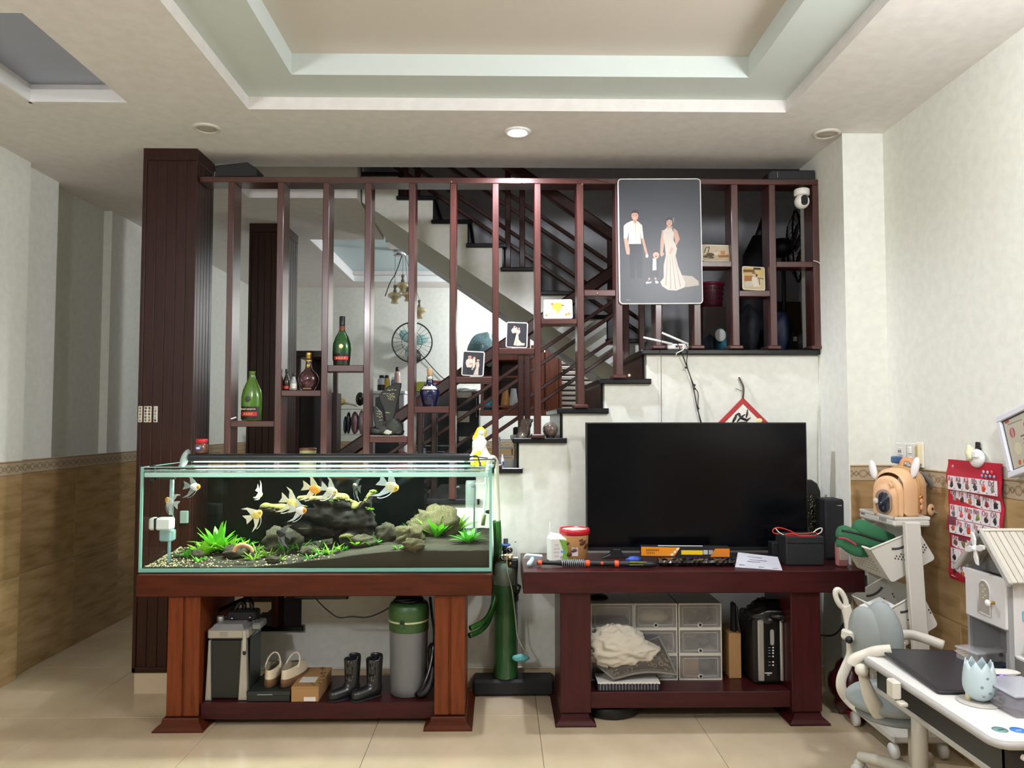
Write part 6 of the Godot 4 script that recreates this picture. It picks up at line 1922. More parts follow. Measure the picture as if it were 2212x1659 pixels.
	for q in [[1101, 1188, 7.2], [1085, 1206, 7.6]]:
		var gc := P(q[0], q[1], d - 0.05)
		ob("gauge", M.new(true).cyl(gc - Vector3(0, 0, 0.02), gc, q[2] * s), mat("c4bfae", 0.3, 0.6), reg)
		ob("gauge_dial", M.new(true).cyl(gc, gc + Vector3(0, 0, 0.002), q[2] * s * 0.82), mat("222326", 0.3), reg)
		ob("gauge_needle", M.new().at(gc + Vector3(0, 0, 0.003), Basis.from_euler(Vector3(0, 0, 0.7))).box(Vector3.ZERO, Vector3(0.002, 0.018, 0.001)), m_white, reg)
	ob("brass_body", M.new().bx(P(1088, 1209, d - 0.03), P(1108, 1198, d - 0.055), 0.004), mat("a89a72", 0.35, 0.7), reg)
	ob("brass_knob", M.new(true).cyl(P(1102, 1205, d - 0.05), P(1102, 1205, d - 0.09), 0.011), mat("b8a878", 0.35, 0.7), reg)
	ob("solenoid", M.new().bx(P(1097, 1224, d - 0.03), P(1118, 1209, d - 0.065), 0.004), m_black, reg)
	ob("brass_nut", M.new(true).cyl(P(1102, 1217, d - 0.07), P(1102, 1217, d - 0.075), 0.009), mat("b89a4a", 0.3, 0.8), reg)
	ob("solenoid_plug", M.new().bx(P(1113, 1228, d - 0.04), P(1119, 1209, d - 0.06), 0.003), m_black, reg)
	ob("bubble_counter", M.new(true).cyl(P(1113, 1204, d - 0.05), P(1114, 1172, d - 0.05), 0.009, 0.0085), mat("dfe6e4", 0.06, 0.0, {"alpha": 0.35}), reg)
	ob("counter_base", M.new().box(P(1114, 1205, d - 0.05), Vector3(0.03, 0.008, 0.02), 0.002), m_chrome, reg)
	ob("counter_cap", M.new(true).ell(P(1113.5, 1170, d - 0.05), Vector3(0.005, 0.008, 0.005)), m_chrome, reg)
	ob("outlet_arm", M.new().bx(P(1104, 1206, d - 0.045), P(1116, 1203, d - 0.055)), m_chrome, reg)
	ob("power_cord", M.new(true).tube(bez([P(1116, 1228, d - 0.05), P(1115, 1262, d - 0.05), P(1116, 1300, d - 0.05)]), 0.004, 7), m_black, reg)
	ob("cord_coil", M.new(true).tube(bez([P(1111, 1266, d - 0.06), P(1121, 1264, d - 0.07), P(1124, 1270, d - 0.07), P(1115, 1278, d - 0.07), P(1110, 1270, d - 0.075), P(1118, 1262, d - 0.08), P(1122, 1275, d - 0.08), P(1114, 1290, d - 0.06)]), 0.005, 7), m_blackgloss, reg)
	ob("cord_plug", M.new().bx(P(1112, 1297, d - 0.03), P(1120, 1278, d - 0.05), 0.004), m_black, reg)
	t = thing("airline_tube", "thin white airline hanging beside the green cylinder with a turquoise bulb at its end", "tube", P(1120, 1425, 4.22))
	ob("line", M.new(true).tube(bez([P(1095, 1195, 4.23), P(1096, 1235, 4.235), P(1106, 1275, 4.235), P(1113, 1330, 4.23), P(1118, 1375, 4.23), P(1130, 1400, 4.23), P(1140, 1412, 4.24), P(1130, 1411, 4.24)]), 0.0032, 7), mat("b8b4a4", 0.4), t)
	ob("bulb", rock(P(1125, 1421, 4.23), Vector3(0.046, 0.02, 0.014), 6, 0.25), mat("63b4b4", 0.35), t)
	# hoses over the right end of the tank
	t = thing("return_hose", "white return pipe over the tank corner turning into a green hose", "hose", P(1070, 1130, 4.2))
	ob("white_pipe", M.new(true).tube(bez([P(1055, 1016, 4.08), P(1056, 997, 4.08), P(1064, 988, 4.1), P(1072, 1000, 4.14), P(1073, 1040, 4.18), P(1075, 1090, 4.2), P(1076, 1128, 4.2)]), 0.013, 12), mat("d9d9c6", 0.25), t)
	ob("green_hose", M.new(true).tube(bez([P(1076, 1124, 4.2), P(1078, 1160, 4.22), P(1078, 1200, 4.3), P(1074, 1240, 4.36), P(1070, 1285, 4.3), P(1058, 1325, 4.24), P(1040, 1345, 4.18), P(1016, 1357, 4.13)]), 0.0145, 12), mat("2d6a26", 0.25, 0.0, {"coat": 0.4}), t)
	t = thing("green_hose", "dark green hose looping from behind the cylinder to the aquarium stand leg", "hose", P(1040, 1360, 4.15))
	ob("hose", M.new(true).tube(bez([P(1070, 1126, 4.24), P(1072, 1180, 4.3), P(1069, 1240, 4.37), P(1066, 1300, 4.3), P(1056, 1340, 4.24), P(1038, 1362, 4.18), P(1014, 1373, 4.13)]), 0.0145, 12), mat("24531f", 0.25, 0.0, {"coat": 0.4}), t)

func clog(o: Vector3, yaw: float, label: String):
	var t := thing("clog", label, "clog", o, "pair of beige clogs")
	var b := Basis.from_euler(Vector3(0, deg_to_rad(yaw), 0))
	var fp := []   # footprint: heel towards the viewer (+z)
	for i in 25:
		var a := TAU * i / 24
		var z := cos(a)
		var w := 0.037 + 0.009 * (1 - z) * 0.5
		fp.append(Vector3(sin(a) * w, 0, -0.1 + z * 0.12))
	fp.pop_back()
	fp.reverse()
	var m := M.new(true).at(o, b)
	var rs := []
	for q in [[0.0, 0.94], [0.003, 1.0], [0.017, 0.985], [0.02, 1.0], [0.036, 1.0], [0.04, 0.95]]:
		var ring := PackedVector3Array()
		for p in fp: ring.append(Vector3(p.x * q[1], q[0] + maxf(0.0, p.z) * 0.15 * (q[0] / 0.04), -0.1 + (p.z + 0.1) * q[1]))
		rs.append(ring)
	for r in rs: r.reverse()
	ob("sole", m.rings(rs), mat("6f5236", 0.7), t)
	# upper: shell whose rim is low at the heel and high over the instep
	var u := M.new(true).at(o, b)
	var u2 := []
	for k in 6:
		var v := k / 5.0
		var ring := []
		for p in fp:
			var front := clampf((0.02 - p.z) / 0.24, 0, 1)      # 0 at heel, 1 at toe
			var rim := lerpf(0.085, 0.1, front) if front < 0.5 else lerpf(0.1, 0.075, (front - 0.5) * 2)
			var inw := 1.0 - 0.12 * v - (0.75 * pow(v, 2) * smoothstep(0.35, 0.75, front))
			ring.append(Vector3(p.x * 0.95 * inw, lerpf(0.038, rim, sin(v * PI / 2)), -0.1 + (p.z + 0.1) * (0.97 - 0.04 * v)))
		u2.append(ring)
	for k in 5:
		for j in fp.size():
			var j2 := (j + 1) % fp.size()
			u.quad(u2[k][j2], u2[k][j], u2[k + 1][j], u2[k + 1][j2])
	ob("upper", u, mat("d2c4a8", 0.55, 0.0, {"both": true}), t)
	var st := []
	for i in 11:
		var a := PI * i / 10
		st.append(Vector3(cos(a) * 0.037, 0.075 + sin(a) * 0.062, -0.07 - sin(a) * 0.05))
	ob("strap", M.new(true).at(o, b).tube(st, 0.0042, 8), mat("cfc2ac", 0.5), t)
	ob("insole", M.new(true).at(o, b).ell(Vector3(0, 0.046, -0.09), Vector3(0.033, 0.006, 0.1)), mat("4a443e", 0.8), t)

func boot(o: Vector3, label: String, yaw: float):
	var t := thing("boot", label, "boot", o, "pair of black boots")
	var b := Basis.from_euler(Vector3(0, deg_to_rad(yaw), 0))
	var f := func(p: Vector3) -> float:
		var v := cap(p, Vector3(0, 0.19, -0.002), Vector3(0, 0.06, 0), 0.043, 0.036)
		v = smin(v, cap(p, Vector3(0, 0.034, -0.005), Vector3(0, 0.026, 0.1), 0.036, 0.03), 0.02)
		v = maxf(v, p.y - 0.195 - (0.012 if p.z < 0 else -0.004))
		v = maxf(v, -cap(p, Vector3(0, 0.1, 0), Vector3(0, 0.25, 0), 0.032, 0.038))
		return maxf(v, -p.y)
	ob("shaft", M.new(true).at(o, b).nets(f, Vector3(-0.06, -0.006, -0.06), Vector3(0.06, 0.22, 0.14), 0.006), mat("15181a", 0.35, 0.0, {"coat": 0.3}), t)
	ob("sole", M.new().at(o, b * Basis.from_euler(Vector3(PI / 2, 0, 0))).prism(rr(0.074, 0.17, 0.035, 5, 0, 0.045), -0.008, 0.0, 0.002), mat("0f1011", 0.7), t)
	ob("pull_tab", M.new().at(o, b).box(Vector3(-0.042, 0.1, 0.0), Vector3(0.004, 0.15, 0.03), 0.0015), mat("2a2f2f", 0.5), t)

func under_television():
	var sh := 0.1538
	var d := 4.056
	var xs := [[1274, 1364], [1367, 1459], [1461.5, 1553.5]]
	var ys := [[1407.6, 1462], [1350.7, 1405], [1294.7, 1348.5]]
	var what := [["clear-fronted white shoe drawer at the foot of the left column, behind the towel", "clear-fronted white shoe drawer in the middle of the lowest row, behind the cushion", "clear-fronted white shoe drawer at the lower right holding a brown box"], ["clear-fronted white shoe drawer halfway up the left column, mostly behind the towel", "clear-fronted white shoe drawer in the very middle of the nine drawers", "clear-fronted white shoe drawer in the right column with dark rounded shoes"], ["clear-fronted white shoe drawer at the top of the left column, empty and grey", "clear-fronted white shoe drawer in the middle of the top row holding a beige shoe", "clear-fronted white shoe drawer at the top right holding dark navy shoes"]]
	var fr := mat("c9c5b8", 0.4)
	var w := (X(1459, d) - X(1367, d))
	var hb := 0.1305
	for r in 3:
		for c in 3:
			var x0 := X(xs[c][0], d)
			var x1 := x0 + w - 0.001
			var y0 := sh + r * (hb + 0.0012)
			var y1 := y0 + hb
			var t := thing("shoe_drawer", what[r][c], "shoe box", Vector3((x0 + x1) / 2, y0, -d - 0.13), "stacked shoe drawers under the television")
			var e := M.new()
			e.bx(Vector3(x0, y0, -d - 0.27), Vector3(x1, y0 + 0.006, -d))
			e.bx(Vector3(x0, y1 - 0.006, -d - 0.27), Vector3(x1, y1, -d))
			e.bx(Vector3(x0, y0 + 0.006, -d - 0.27), Vector3(x0 + 0.005, y1 - 0.006, -d)).bx(Vector3(x1 - 0.005, y0 + 0.006, -d - 0.27), Vector3(x1, y1 - 0.006, -d))
			e.bx(Vector3(x0 + 0.005, y0 + 0.006, -d - 0.27), Vector3(x1 - 0.005, y1 - 0.006, -d - 0.262))
			ob("frame", e, fr, t)
			ob("door", M.new().bx(Vector3(x0 + 0.006, y0 + 0.007, -d - 0.006), Vector3(x1 - 0.006, y1 - 0.007, -d - 0.002)), mat("a5a3a2", 0.2, 0.0, {"alpha": 0.22}), t)
			var g := M.new(true)
			var pts := []
			for q in rr(w - 0.045, hb - 0.04, 0.008, 3, (x0 + x1) / 2, (y0 + y1) / 2): pts.append(Vector3(q.x, q.y, -d - 0.0015))
			pts.append(pts[0])
			ob("door_groove", g.tube(pts, 0.0012, 5), mat("b8b6b2", 0.4), t)
			ob("finger_tab", M.new(true).lathe(Vector3((x0 + x1) / 2, y0 + 0.018, -d - 0.003), [Vector2(0.012, 0), Vector2(0.013, 0.004), Vector2(0.009, 0.006)], 16, Basis.from_euler(Vector3(PI / 2, 0, 0))), fr, t)
			ob("finger_hole", M.new(true).ell(Vector3((x0 + x1) / 2, y0 + 0.02, -d + 0.0025), Vector3(0.008, 0.008, 0.0015)), m_black, t)
			var cx := (x0 + x1) / 2
			if r == 0 and c == 2:
				solo("small_carton", M.new().bx(Vector3(x0 + 0.012, y0 + 0.007, -d - 0.2), Vector3(cx - 0.004, y1 - 0.02, -d - 0.02), 0.002), mat("9a7440", 0.7), "small brown carton inside the lower right shoe drawer", "box")
				solo("stored_shoe", rock(Vector3(cx + 0.05, y0 + 0.06, -d - 0.1), Vector3(0.045, 0.045, 0.08), 3, 0.15), mat("2c3436", 0.6), "dark shoe beside the carton inside the lower right shoe drawer", "shoe")
			elif c == 2:
				for k in 2:
					var so := solo("stored_shoe", rock(Vector3(cx - 0.035 + 0.06 * k, y0 + 0.045, -d - 0.06 - 0.03 * k), Vector3(0.045 if r == 2 else 0.038, 0.03, 0.05), 40 + r * 3 + k, 0.15), mat("20262c" if r == 2 else "2a2b2c", 0.35), ["dark %s shoe inside the right shoe drawer halfway up, %s", "dark navy %s shoe inside the top right shoe drawer, %s"][r - 1] % [["front", "rear"][k], ["its left side", "its right side"][k]], "shoe")
			elif c == 1 and r == 2:
				solo("stored_shoe", rock(Vector3(cx, y0 + 0.045, -d - 0.08), Vector3(0.08, 0.037, 0.055), 51, 0.2), mat("b0a68c", 0.6), "beige shoe inside the middle drawer of the top row", "shoe")
			elif c == 1:
				solo("stored_shoe", rock(Vector3(cx, y0 + 0.04, -d - 0.09), Vector3(0.07, 0.032, 0.05), 60 + r, 0.2), mat("4a4a4c", 0.6), ["grey shoe inside the middle drawer of the lowest row", "grey shoe inside the middle drawer of the second row"][r], "shoe")
			elif r == 1:
				solo("stored_shoe", rock(Vector3(cx, y0 + 0.04, -d - 0.09), Vector3(0.07, 0.032, 0.05), 70, 0.2), mat("2c2c30", 0.6), "black shoe inside the drawer behind the cream towel", "shoe")
	# ribbed box, cushion and towel
	var t := thing("ribbed_box", "white box with a corrugated edge and dark ribbed front under the cushion", "box", Vector3(X(1354, 3.93), sh, -3.95))
	var rx0 := X(1288, 3.905)
	var rx1 := X(1420, 3.905)
	ob("body", M.new().bx(Vector3(rx0, sh, -4.03), Vector3(rx1, sh + 0.036, -3.905), 0.002), mat("22242c", 0.5), t)
	var lid := M.new()
	for i in 30:
		var xa := lerpf(rx0, rx1, i / 30.0)
		var xb := lerpf(rx0, rx1, (i + 1) / 30.0)
		lid.bx(Vector3(xa, sh + 0.036, -4.035), Vector3(xb, sh + 0.044, -3.9 + 0.006 * (i % 2)))
	ob("corrugated_lid", lid, mat("d6d2cc", 0.6), t)
	for i in 19:
		ob("rib", M.new().bx(Vector3(lerpf(rx0, rx1, (i + 0.8) / 19.6), sh + 0.002, -3.905), Vector3(lerpf(rx0, rx1, (i + 0.8) / 19.6) + 0.002, sh + 0.036, -3.902)), mat("9a9ca4", 0.4), t)
	t = thing("cushion", "grey cushion with a tan scroll pattern folded on the ribbed box", "cushion", P(1370, 1465, 3.95))
	# pillow defined by four corners on the picture and a sag
	var cA := P(1284, 1432, 3.97)
	var cB := P(1326, 1464, 3.9)
	var cC := P(1461, 1455, 3.93)
	var cD := P(1424, 1376, 4.04)
	cB.y = maxf(cB.y, sh + 0.05)
	var nrm := (cC - cB).cross(cA - cB).normalized()
	if nrm.z < 0: nrm = -nrm
	var pil := func(u: float, v: float, side: float) -> Vector3:
		var p := cB.lerp(cC, u).lerp(cA.lerp(cD, u), v)
		var e := pow(maxf(0.0, (1 - pow(absf(2 * u - 1), 3)) * (1 - pow(absf(2 * v - 1), 3))), 0.55)
		p += nrm * e * (0.055 if side > 0 else -0.02)
		p += Vector3(0, 0.02 * sin(u * PI) - 0.006, 0.0) * (1 - v) * 1.2
		return p
	var tp := M.new(true)
	for i in 16:
		for j in 16:
			var u0 := i / 16.0
			var v0 := j / 16.0
			var k := 1 / 16.0
			tp.v(pil.call(u0, v0, 1), Vector2(u0, v0)); tp.v(pil.call(u0 + k, v0 + k, 1), Vector2(u0 + k, v0 + k)); tp.v(pil.call(u0 + k, v0, 1), Vector2(u0 + k, v0))
			tp.v(pil.call(u0, v0, 1), Vector2(u0, v0)); tp.v(pil.call(u0, v0 + k, 1), Vector2(u0, v0 + k)); tp.v(pil.call(u0 + k, v0 + k, 1), Vector2(u0 + k, v0 + k))
	ob("front", tp, cushion_mat(), t)
	var bk := M.new(true)
	bk.grid(12, 12, func(u, v): return pil.call(1 - u, v, -1))
	ob("back", bk, mat("6c6862", 0.9), t)
	var pp := []
	for i in 41:
		var s := i / 10.0
		var uv := Vector2(minf(s, 1), 0) if s <= 1 else Vector2(1, s - 1) if s <= 2 else Vector2(3 - s, 1) if s <= 3 else Vector2(0, 4 - s)
		pp.append(pil.call(uv.x, uv.y, 1))
	ob("piping", M.new(true).tube(pp, 0.006, 6), mat("76726a", 0.9), t)
	var tn := FastNoiseLite.new()
	tn.seed = 14
	tn.frequency = 1.1
	tn.fractal_type = FastNoiseLite.FRACTAL_RIDGED
	tn.fractal_octaves = 2
	var tc := P(1336, 1398, 3.96)
	var tm := M.new(true)
	var rs := []
	for i in 45:
		var th := PI * (0.02 + 0.96 * i / 44)
		var ring := PackedVector3Array()
		for j in 64:
			var a := -TAU * j / 64
			var q := Vector3(cos(a) * sin(th), -cos(th), sin(a) * sin(th))
			var k := 0.98 + 0.2 * tn.get_noise_3d(q.x * 1.2 + q.y * 0.8, q.y * 2.0, q.z * 1.5) + 0.05 * tn.get_noise_3dv(q * 3.1)
			var p := q * k * Vector3(0.148, 0.102, 0.075)
			if q.x > 0.2 and q.y < 0.2: p += Vector3(0.045, -0.01, 0.012) * (q.x - 0.2) * 1.2
			if q.y > 0: p.x -= q.y * 0.02
			ring.append(tc + p)
		rs.append(ring)
	solo("towel", tm.rings(rs), mat("cfc6b4", 0.95, 0.0, {"sheen": 0.4, "tex": noise("terry", 0.3, "d8d8d8", "ffffff", 2), "tri": Vector3(8, 8, 8)}), "crumpled cream bath towel heaped on the patterned cushion", "towel")
	# carton, appliance, bag
	d = 4.08
	solo("narrow_carton", M.new().bx(Vector3(X(1568, d), sh, -d - 0.2), Vector3(X(1594, d), Y(1370, d), -d), 0.002), mat("9a7448", 0.7), "narrow upright brown carton right of the shoe drawers", "box")
	d = 3.97
	t = thing("upright_appliance", "black upright appliance with two silver strips and a window slot on the maroon shelf", "appliance", Vector3(X(1655, d), sh, -d - 0.12))  # upright black appliance, read as a paper shredder
	var ax := X(1622, d)
	var bx2 := X(1690, d)
	var ty := Y(1340, d)
	ob("case", M.new().bx(Vector3(ax, sh, -d - 0.26), Vector3(bx2, ty, -d - 0.012), 0.012), mat("141517", 0.45), t)
	ob("front_panel", M.new().bx(Vector3(X(1643, d), sh + 0.014, -d - 0.014), Vector3(X(1676, d), ty - 0.008, -d + 0.002), 0.004), mat("0d0e10", 0.15), t)
	for q in [[1630, 1643], [1677, 1684]]:
		ob("silver_strip", M.new().bx(Vector3(X(q[0], d), sh + 0.02, -d - 0.013), Vector3(X(q[1], d), ty - 0.004, -d + 0.006), 0.005), mat("c4c2bc", 0.3, 0.75), t)
	ob("window_slot", M.new().at(Vector3(0, 0, -d + 0.002)).prism(rr(0.02, 0.08, 0.0099, 6, X(1660, d), Y(1379, d)), -0.001, 0.002, 0.0008), mat("8f8e88", 0.3), t)
	var i9 := 0
	for y in [1399, 1405, 1411, 1418, 1430, 1437]:
		ob("button", M.new(true).ell(P(1670, y, d - 0.003), Vector3(0.0045, 0.0045, 0.002), Basis(), 5, 10), mat("e4e4e0", 0.4), t)
		ob("button_print", M.new().box(P(1662, y, d - 0.003), Vector3(0.011, 0.002, 0.001)), mat("a8a8a4", 0.5), t)
	ob("printed_logo", M.new().box(P(1660, 1454, d - 0.003), Vector3(0.036, 0.006, 0.001)).box(P(1660, 1458, d - 0.003), Vector3(0.014, 0.003, 0.001)), mat("c4c4c0", 0.5), t)
	var bag := rock(P(1655, 1322, 4.05), Vector3(0.1, 0.062, 0.09), 61, 0.5)
	t = thing("black_bag", "crumpled black plastic bag lying on top of the black appliance", "bag", P(1655, 1345, 4.05))
	ob("bag", bag, mat("121212", 0.3, 0.0, {"coat": 0.3}), t)
	ob("handle", M.new(true).tube(bez([P(1665, 1330, 3.97), P(1680, 1332, 3.95), P(1693, 1334, 3.95), P(1688, 1342, 3.96)]), [0.008, 0.012, 0.013, 0.013, 0.014, 0.014, 0.014, 0.014, 0.013, 0.013, 0.013, 0.012, 0.012, 0.012, 0.011, 0.011, 0.01, 0.01, 0.008], 8), mat("161616", 0.3), t)
	t = thing("dark_umbrella", "dark folded bundle standing between the narrow carton and the black appliance", "bundle", P(1588, 1368, 4.1))
	ob("bundle", M.new().bx(P(1577, 1366, 4.15), P(1591, 1303, 4.1), 0.008), mat("101112", 0.5), t)
	ob("strap", M.new(true).tube(bez([P(1591, 1310, 4.06), P(1594, 1340, 4.05), P(1598, 1365, 4.06)]), 0.006, 7), mat("1c1c1e", 0.4), t)
	solo("black_case", M.new(true).ell(P(1290, 1290, 4.2), Vector3(0.06, 0.02, 0.06), Basis(), 8, 20), m_black, "edge of a black case lying on the top left shoe drawer", "case")
	# robot cleaner under the shelf
	var rc := Vector3(X(1315, 4.05), 0.0, -4.06)
	t = thing("robot_vacuum", "round black robot vacuum parked under the maroon shelf", "vacuum cleaner", rc)
	ob("body", M.new(true).lathe(rc, [Vector2(0.14, 0.006), Vector2(0.145, 0.01), Vector2(0.145, 0.05), Vector2(0.138, 0.06), Vector2(0.02, 0.061)], 36), m_black, t)
	ob("turret", M.new(true).lathe(rc + Vector3(0, 0.06, 0), [Vector2(0.03, 0), Vector2(0.03, 0.008)], 20), mat("2a2a2c", 0.4), t)
	ob("wheel", M.new(true).cyl(rc + Vector3(-0.03, 0.01, 0.0), rc + Vector3(0.03, 0.01, 0), 0.01), m_black, t)

func cushion_mat() -> StandardMaterial3D:
	var im := canvas(512, 512, "57524c")
	var rng := RandomNumberGenerator.new()
	rng.seed = 2
	for i in 150:
		var x := rng.randf()
		var y := rng.randf()
		var r := rng.randf_range(0.02, 0.05)
		var p := []
		var a0 := rng.randf() * TAU
		for k in 9:
			var a := a0 + k * 0.62
			var rad := r * (1 - k * 0.09)
			p.append(x + cos(a) * rad)
			p.append(y + sin(a) * rad)
		stroke(im, p, 0.0055, ["a08a62", "8f8066", "b39a6c"][i % 3])
	fillp(im, [0, 0, 1, 0, 1, 0.04, 0, 0.04], "6f6b66")
	fillp(im, [0, 0.96, 1, 0.96, 1, 1, 0, 1], "6f6b66")
	fillp(im, [0, 0, 0.04, 0, 0.04, 1, 0, 1], "6f6b66")
	fillp(im, [0.96, 0, 1, 0, 1, 1, 0.96, 1], "6f6b66")
	return print_mat(im, 0.85)

func V2(p: Vector3) -> Vector2: return Vector2(p.x, p.y)

func pxpoly(a: Array, d: float) -> PackedVector2Array:
	var q := PackedVector2Array()
	for i in range(0, a.size(), 2): q.append(V2(P(a[i], a[i + 1], d)))
	return q

func right_corner():
	wall_things()
	cart()
	desk()
	chair()
	var c := P(1806, 1480, 4.12)
	var t := thing("red_bag", "crumpled dark red striped bag on the floor between the maroon stand and the child's chair", "bag", Vector3(c.x, 0, c.z))
	ob("bag", rock(Vector3(c.x + 0.01, 0.13, c.z + 0.12), Vector3(0.085, 0.13, 0.11), 91, 0.35), mat("5c1420", 0.35, 0.0, {"tex": noise("redstripe", 0.05, "3a2020", "ffffff", 3), "tri": Vector3(3, 12, 3)}), t)
	ob("flap", rock(Vector3(c.x + 0.05, 0.032, c.z + 0.2), Vector3(0.085, 0.03, 0.07), 92, 0.3), mat("7c1626", 0.35), t)
	solo("floor_cable", M.new(true).tube(bez([P(1772, 1372, 4.15), P(1800, 1372, 4.15), P(1818, 1355, 4.15), P(1826, 1330, 4.18), P(1815, 1300, 4.2)]), 0.005, 7), m_black, "black cord curving from the maroon stand leg towards the corner", "cable")

func onwall(y: float, z: float, w: float, h: float, th: float, ch := 0.002) -> M:   # a plate on the right wall
	return M.new().box(Vector3(2.06 - th / 2, y, z), Vector3(th, h, w), ch)

func wall_things():
	var p := W(1949, 980, 2.055)
	var t := thing("socket_plate", "white wall socket plate beside the corner, left of the switches", "socket", p)
	ob("plate", onwall(p.y, p.z, 0.1, 0.11, 0.014, 0.003), mat("dcdad2", 0.35), t)
	ob("insert", onwall(p.y + 0.012, p.z, 0.05, 0.04, 0.018, 0.002), mat("d4d2ca", 0.35), t)
	for k in 2: ob("slot", onwall(p.y + 0.012, p.z - 0.008 + 0.016 * k, 0.005, 0.014, 0.0195, 0.0), mat("2a2a28", 0.5), t)
	ob("blue_plug", M.new().box(Vector3(2.02, p.y - 0.03, p.z + 0.01), Vector3(0.04, 0.035, 0.05), 0.006), mat("3c5c88", 0.4), t)
	p = W(1970, 983, 2.055)
	t = thing("switch_plate", "white double light switch plate between the socket and the remote holder", "switch", p)
	ob("plate", onwall(p.y, p.z, 0.072, 0.118, 0.014, 0.003), mat("dcdad2", 0.35), t)
	for k in 2: ob("rocker", onwall(p.y - 0.026 + 0.05 * k, p.z, 0.03, 0.034, 0.02, 0.003), mat("e4e2da", 0.3), t)
	p = W(1989, 983, 2.055)
	t = thing("remote_holder", "cream air-conditioner remote in its wall holder right of the switches", "remote", p)
	ob("holder", onwall(p.y, p.z, 0.055, 0.125, 0.012, 0.003), mat("dcd8c8", 0.4), t)
	ob("remote", onwall(p.y + 0.006, p.z, 0.038, 0.1, 0.026, 0.004), mat("d8cfa8", 0.4), t)
	ob("groove", onwall(p.y + 0.012, p.z, 0.018, 0.06, 0.0275, 0.001), mat("b8a878", 0.5), t)
	ob("clip", M.new(true).ell(Vector3(2.03, p.y - 0.05, p.z), Vector3(0.014, 0.012, 0.02)), mat("d8d2ba", 0.4), t)
	# alphabet chart
	var zl := W(2052, 1100, 2.05).z
	var zr := W(2171, 1100, 2.05).z
	var yt := W(2052, 992, 2.05).y
	var yb := W(2056, 1248, 2.05).y
	var w := zr - zl
	var h := yt - yb
	t = thing("alphabet_chart", "red hanging alphabet chart with rows of small picture cards on the right wall", "chart", Vector3(2.05, yb, (zl + zr) / 2))
	var fx := Transform3D(Basis(Vector3(0, 0, 1), Vector3(0, 1, 0), Vector3(-1, 0, 0)), Vector3(2.046, yb, zl))   # local x along the wall towards the viewer, z out of the wall
	var wave := func(u: float, v: float) -> float: return 0.004 + 0.004 * sin(v * 17.0) + 0.003 * sin(v * 31 + u * 3)
	var m := M.new(true)
	m.t = fx
	m.grid(6, 40, func(u, v): return Vector3(u * w, v * h, wave.call(u, v)))
	m.grid(6, 40, func(u, v): return Vector3((1 - u) * w, v * h, wave.call(1 - u, v) - 0.002))
	ob("sheet", m, mat("b01c34", 0.4), t)
	var rows := ["Aa Ăă Ââ Bb Cc Dd", "Đđ Ee Êê Gg Hh Ii", "Kk Ll Mm Nn Oo Ôô", "Ơơ Pp Qq Rr Ss Tt", "Uu Ưư Vv Xx Yy", "1 2 3 4 5 6", "7 8 9 0"]
	var ch := h * 0.845 / 7
	var cw := w * 0.9 / 6
	var cardm := mat("dcd6da", 0.5)
	var inks := [mat("a83244", 0.5), mat("7a3a48", 0.5)]
	var pics := ["3a2a28", "2a2426", "7a5a4c", "3a3a3c", "c8402c", "8a8078", "8c8c94", "4a2a20", "b0683a", "1f2024", "8a2c34", "26262a", "6a6a6c", "c84a5c", "b03a34", "7a8a3c", "3a2c26", "24242a", "b05a44", "3c3c44", "c84a2c", "3a4434", "a03a44", "7a6a5c", "6a4a3a", "7a6238", "5a6a8a", "4a4a3a", "6a3a4a"]
	for r in 7:
		var cells: PackedStringArray = rows[r].split(" ")
		for c in 6:
			var x0 := w * 0.045 + c * cw
			var y1 := h * 0.868 - r * ch
			var v := (y1 - ch / 2) / h
			var z: float = wave.call(0.5, v) + 0.003
			var cm := M.new()
			cm.t = fx
			ob("card", cm.bx(Vector3(x0 + 0.0015, y1 - ch + 0.0015, z - 0.004), Vector3(x0 + cw - 0.0015, y1 - 0.0015, z)), cardm, t)
			if c < cells.size():
				lettering("lettering", cells[c], 0.022, fx * Transform3D(Basis(), Vector3(x0 + cw * 0.42, y1 - ch * 0.22, z + 0.0012)), inks[(r + c) % 2], t)
			var pm := rock(fx * Vector3(x0 + cw * 0.52, y1 - ch * 0.62, z), Vector3(0.002, ch * 0.2, cw * 0.24), r * 7 + c, 0.8, 6, 10)
			ob("card_picture", pm, mat(pics[(r * 6 + c) % pics.size()], 0.5), t)
			var dm := M.new(true)
			dm.t = fx
			ob("card_dot", dm.ell(Vector3(x0 + cw * 0.86, y1 - ch * 0.88, z), Vector3(0.0035, 0.0035, 0.001), Basis(), 4, 8), mat("6a4a3c", 0.5), t)
	for q in [[0.72, 0.925, "b8b0b8"], [0.79, 0.925, "b8b0b8"], [0.86, 0.93, "d84a5c"], [0.69, 0.893, "7a9ab8"], [0.76, 0.893, "7a9ab8"], [0.83, 0.895, "7a9ab8"], [0.9, 0.895, "7a9ab8"], [0.15, 0.945, "a89098"]]:
		var dm := M.new(true)
		dm.t = fx
		ob("button", dm.ell(Vector3(q[0] * w, q[1] * h, 0.012), Vector3(0.0075, 0.0075, 0.003), Basis(), 5, 12), mat(q[2], 0.4), t)
	# hook on the chart
	p = W(2110, 990, 2.04)
	t = thing("wall_hook", "white suction hook with a cream ribbon holding the alphabet chart", "hook", p)
	ob("disc", M.new(true).ell(p, Vector3(0.02, 0.04, 0.05)), m_white, t)
	ob("block", M.new().box(p + Vector3(-0.012, 0.018, 0.022), Vector3(0.03, 0.03, 0.03), 0.004), m_white, t)
	ob("ribbon", rock(p + Vector3(-0.018, 0.02, -0.02), Vector3(0.015, 0.034, 0.024), 3, 0.4), mat("dcdcb8", 0.6), t)
	p = W(2112, 966, 2.05)
	t = thing("black_latch", "small black plastic clip stuck on the wall above the alphabet chart", "clip", p)
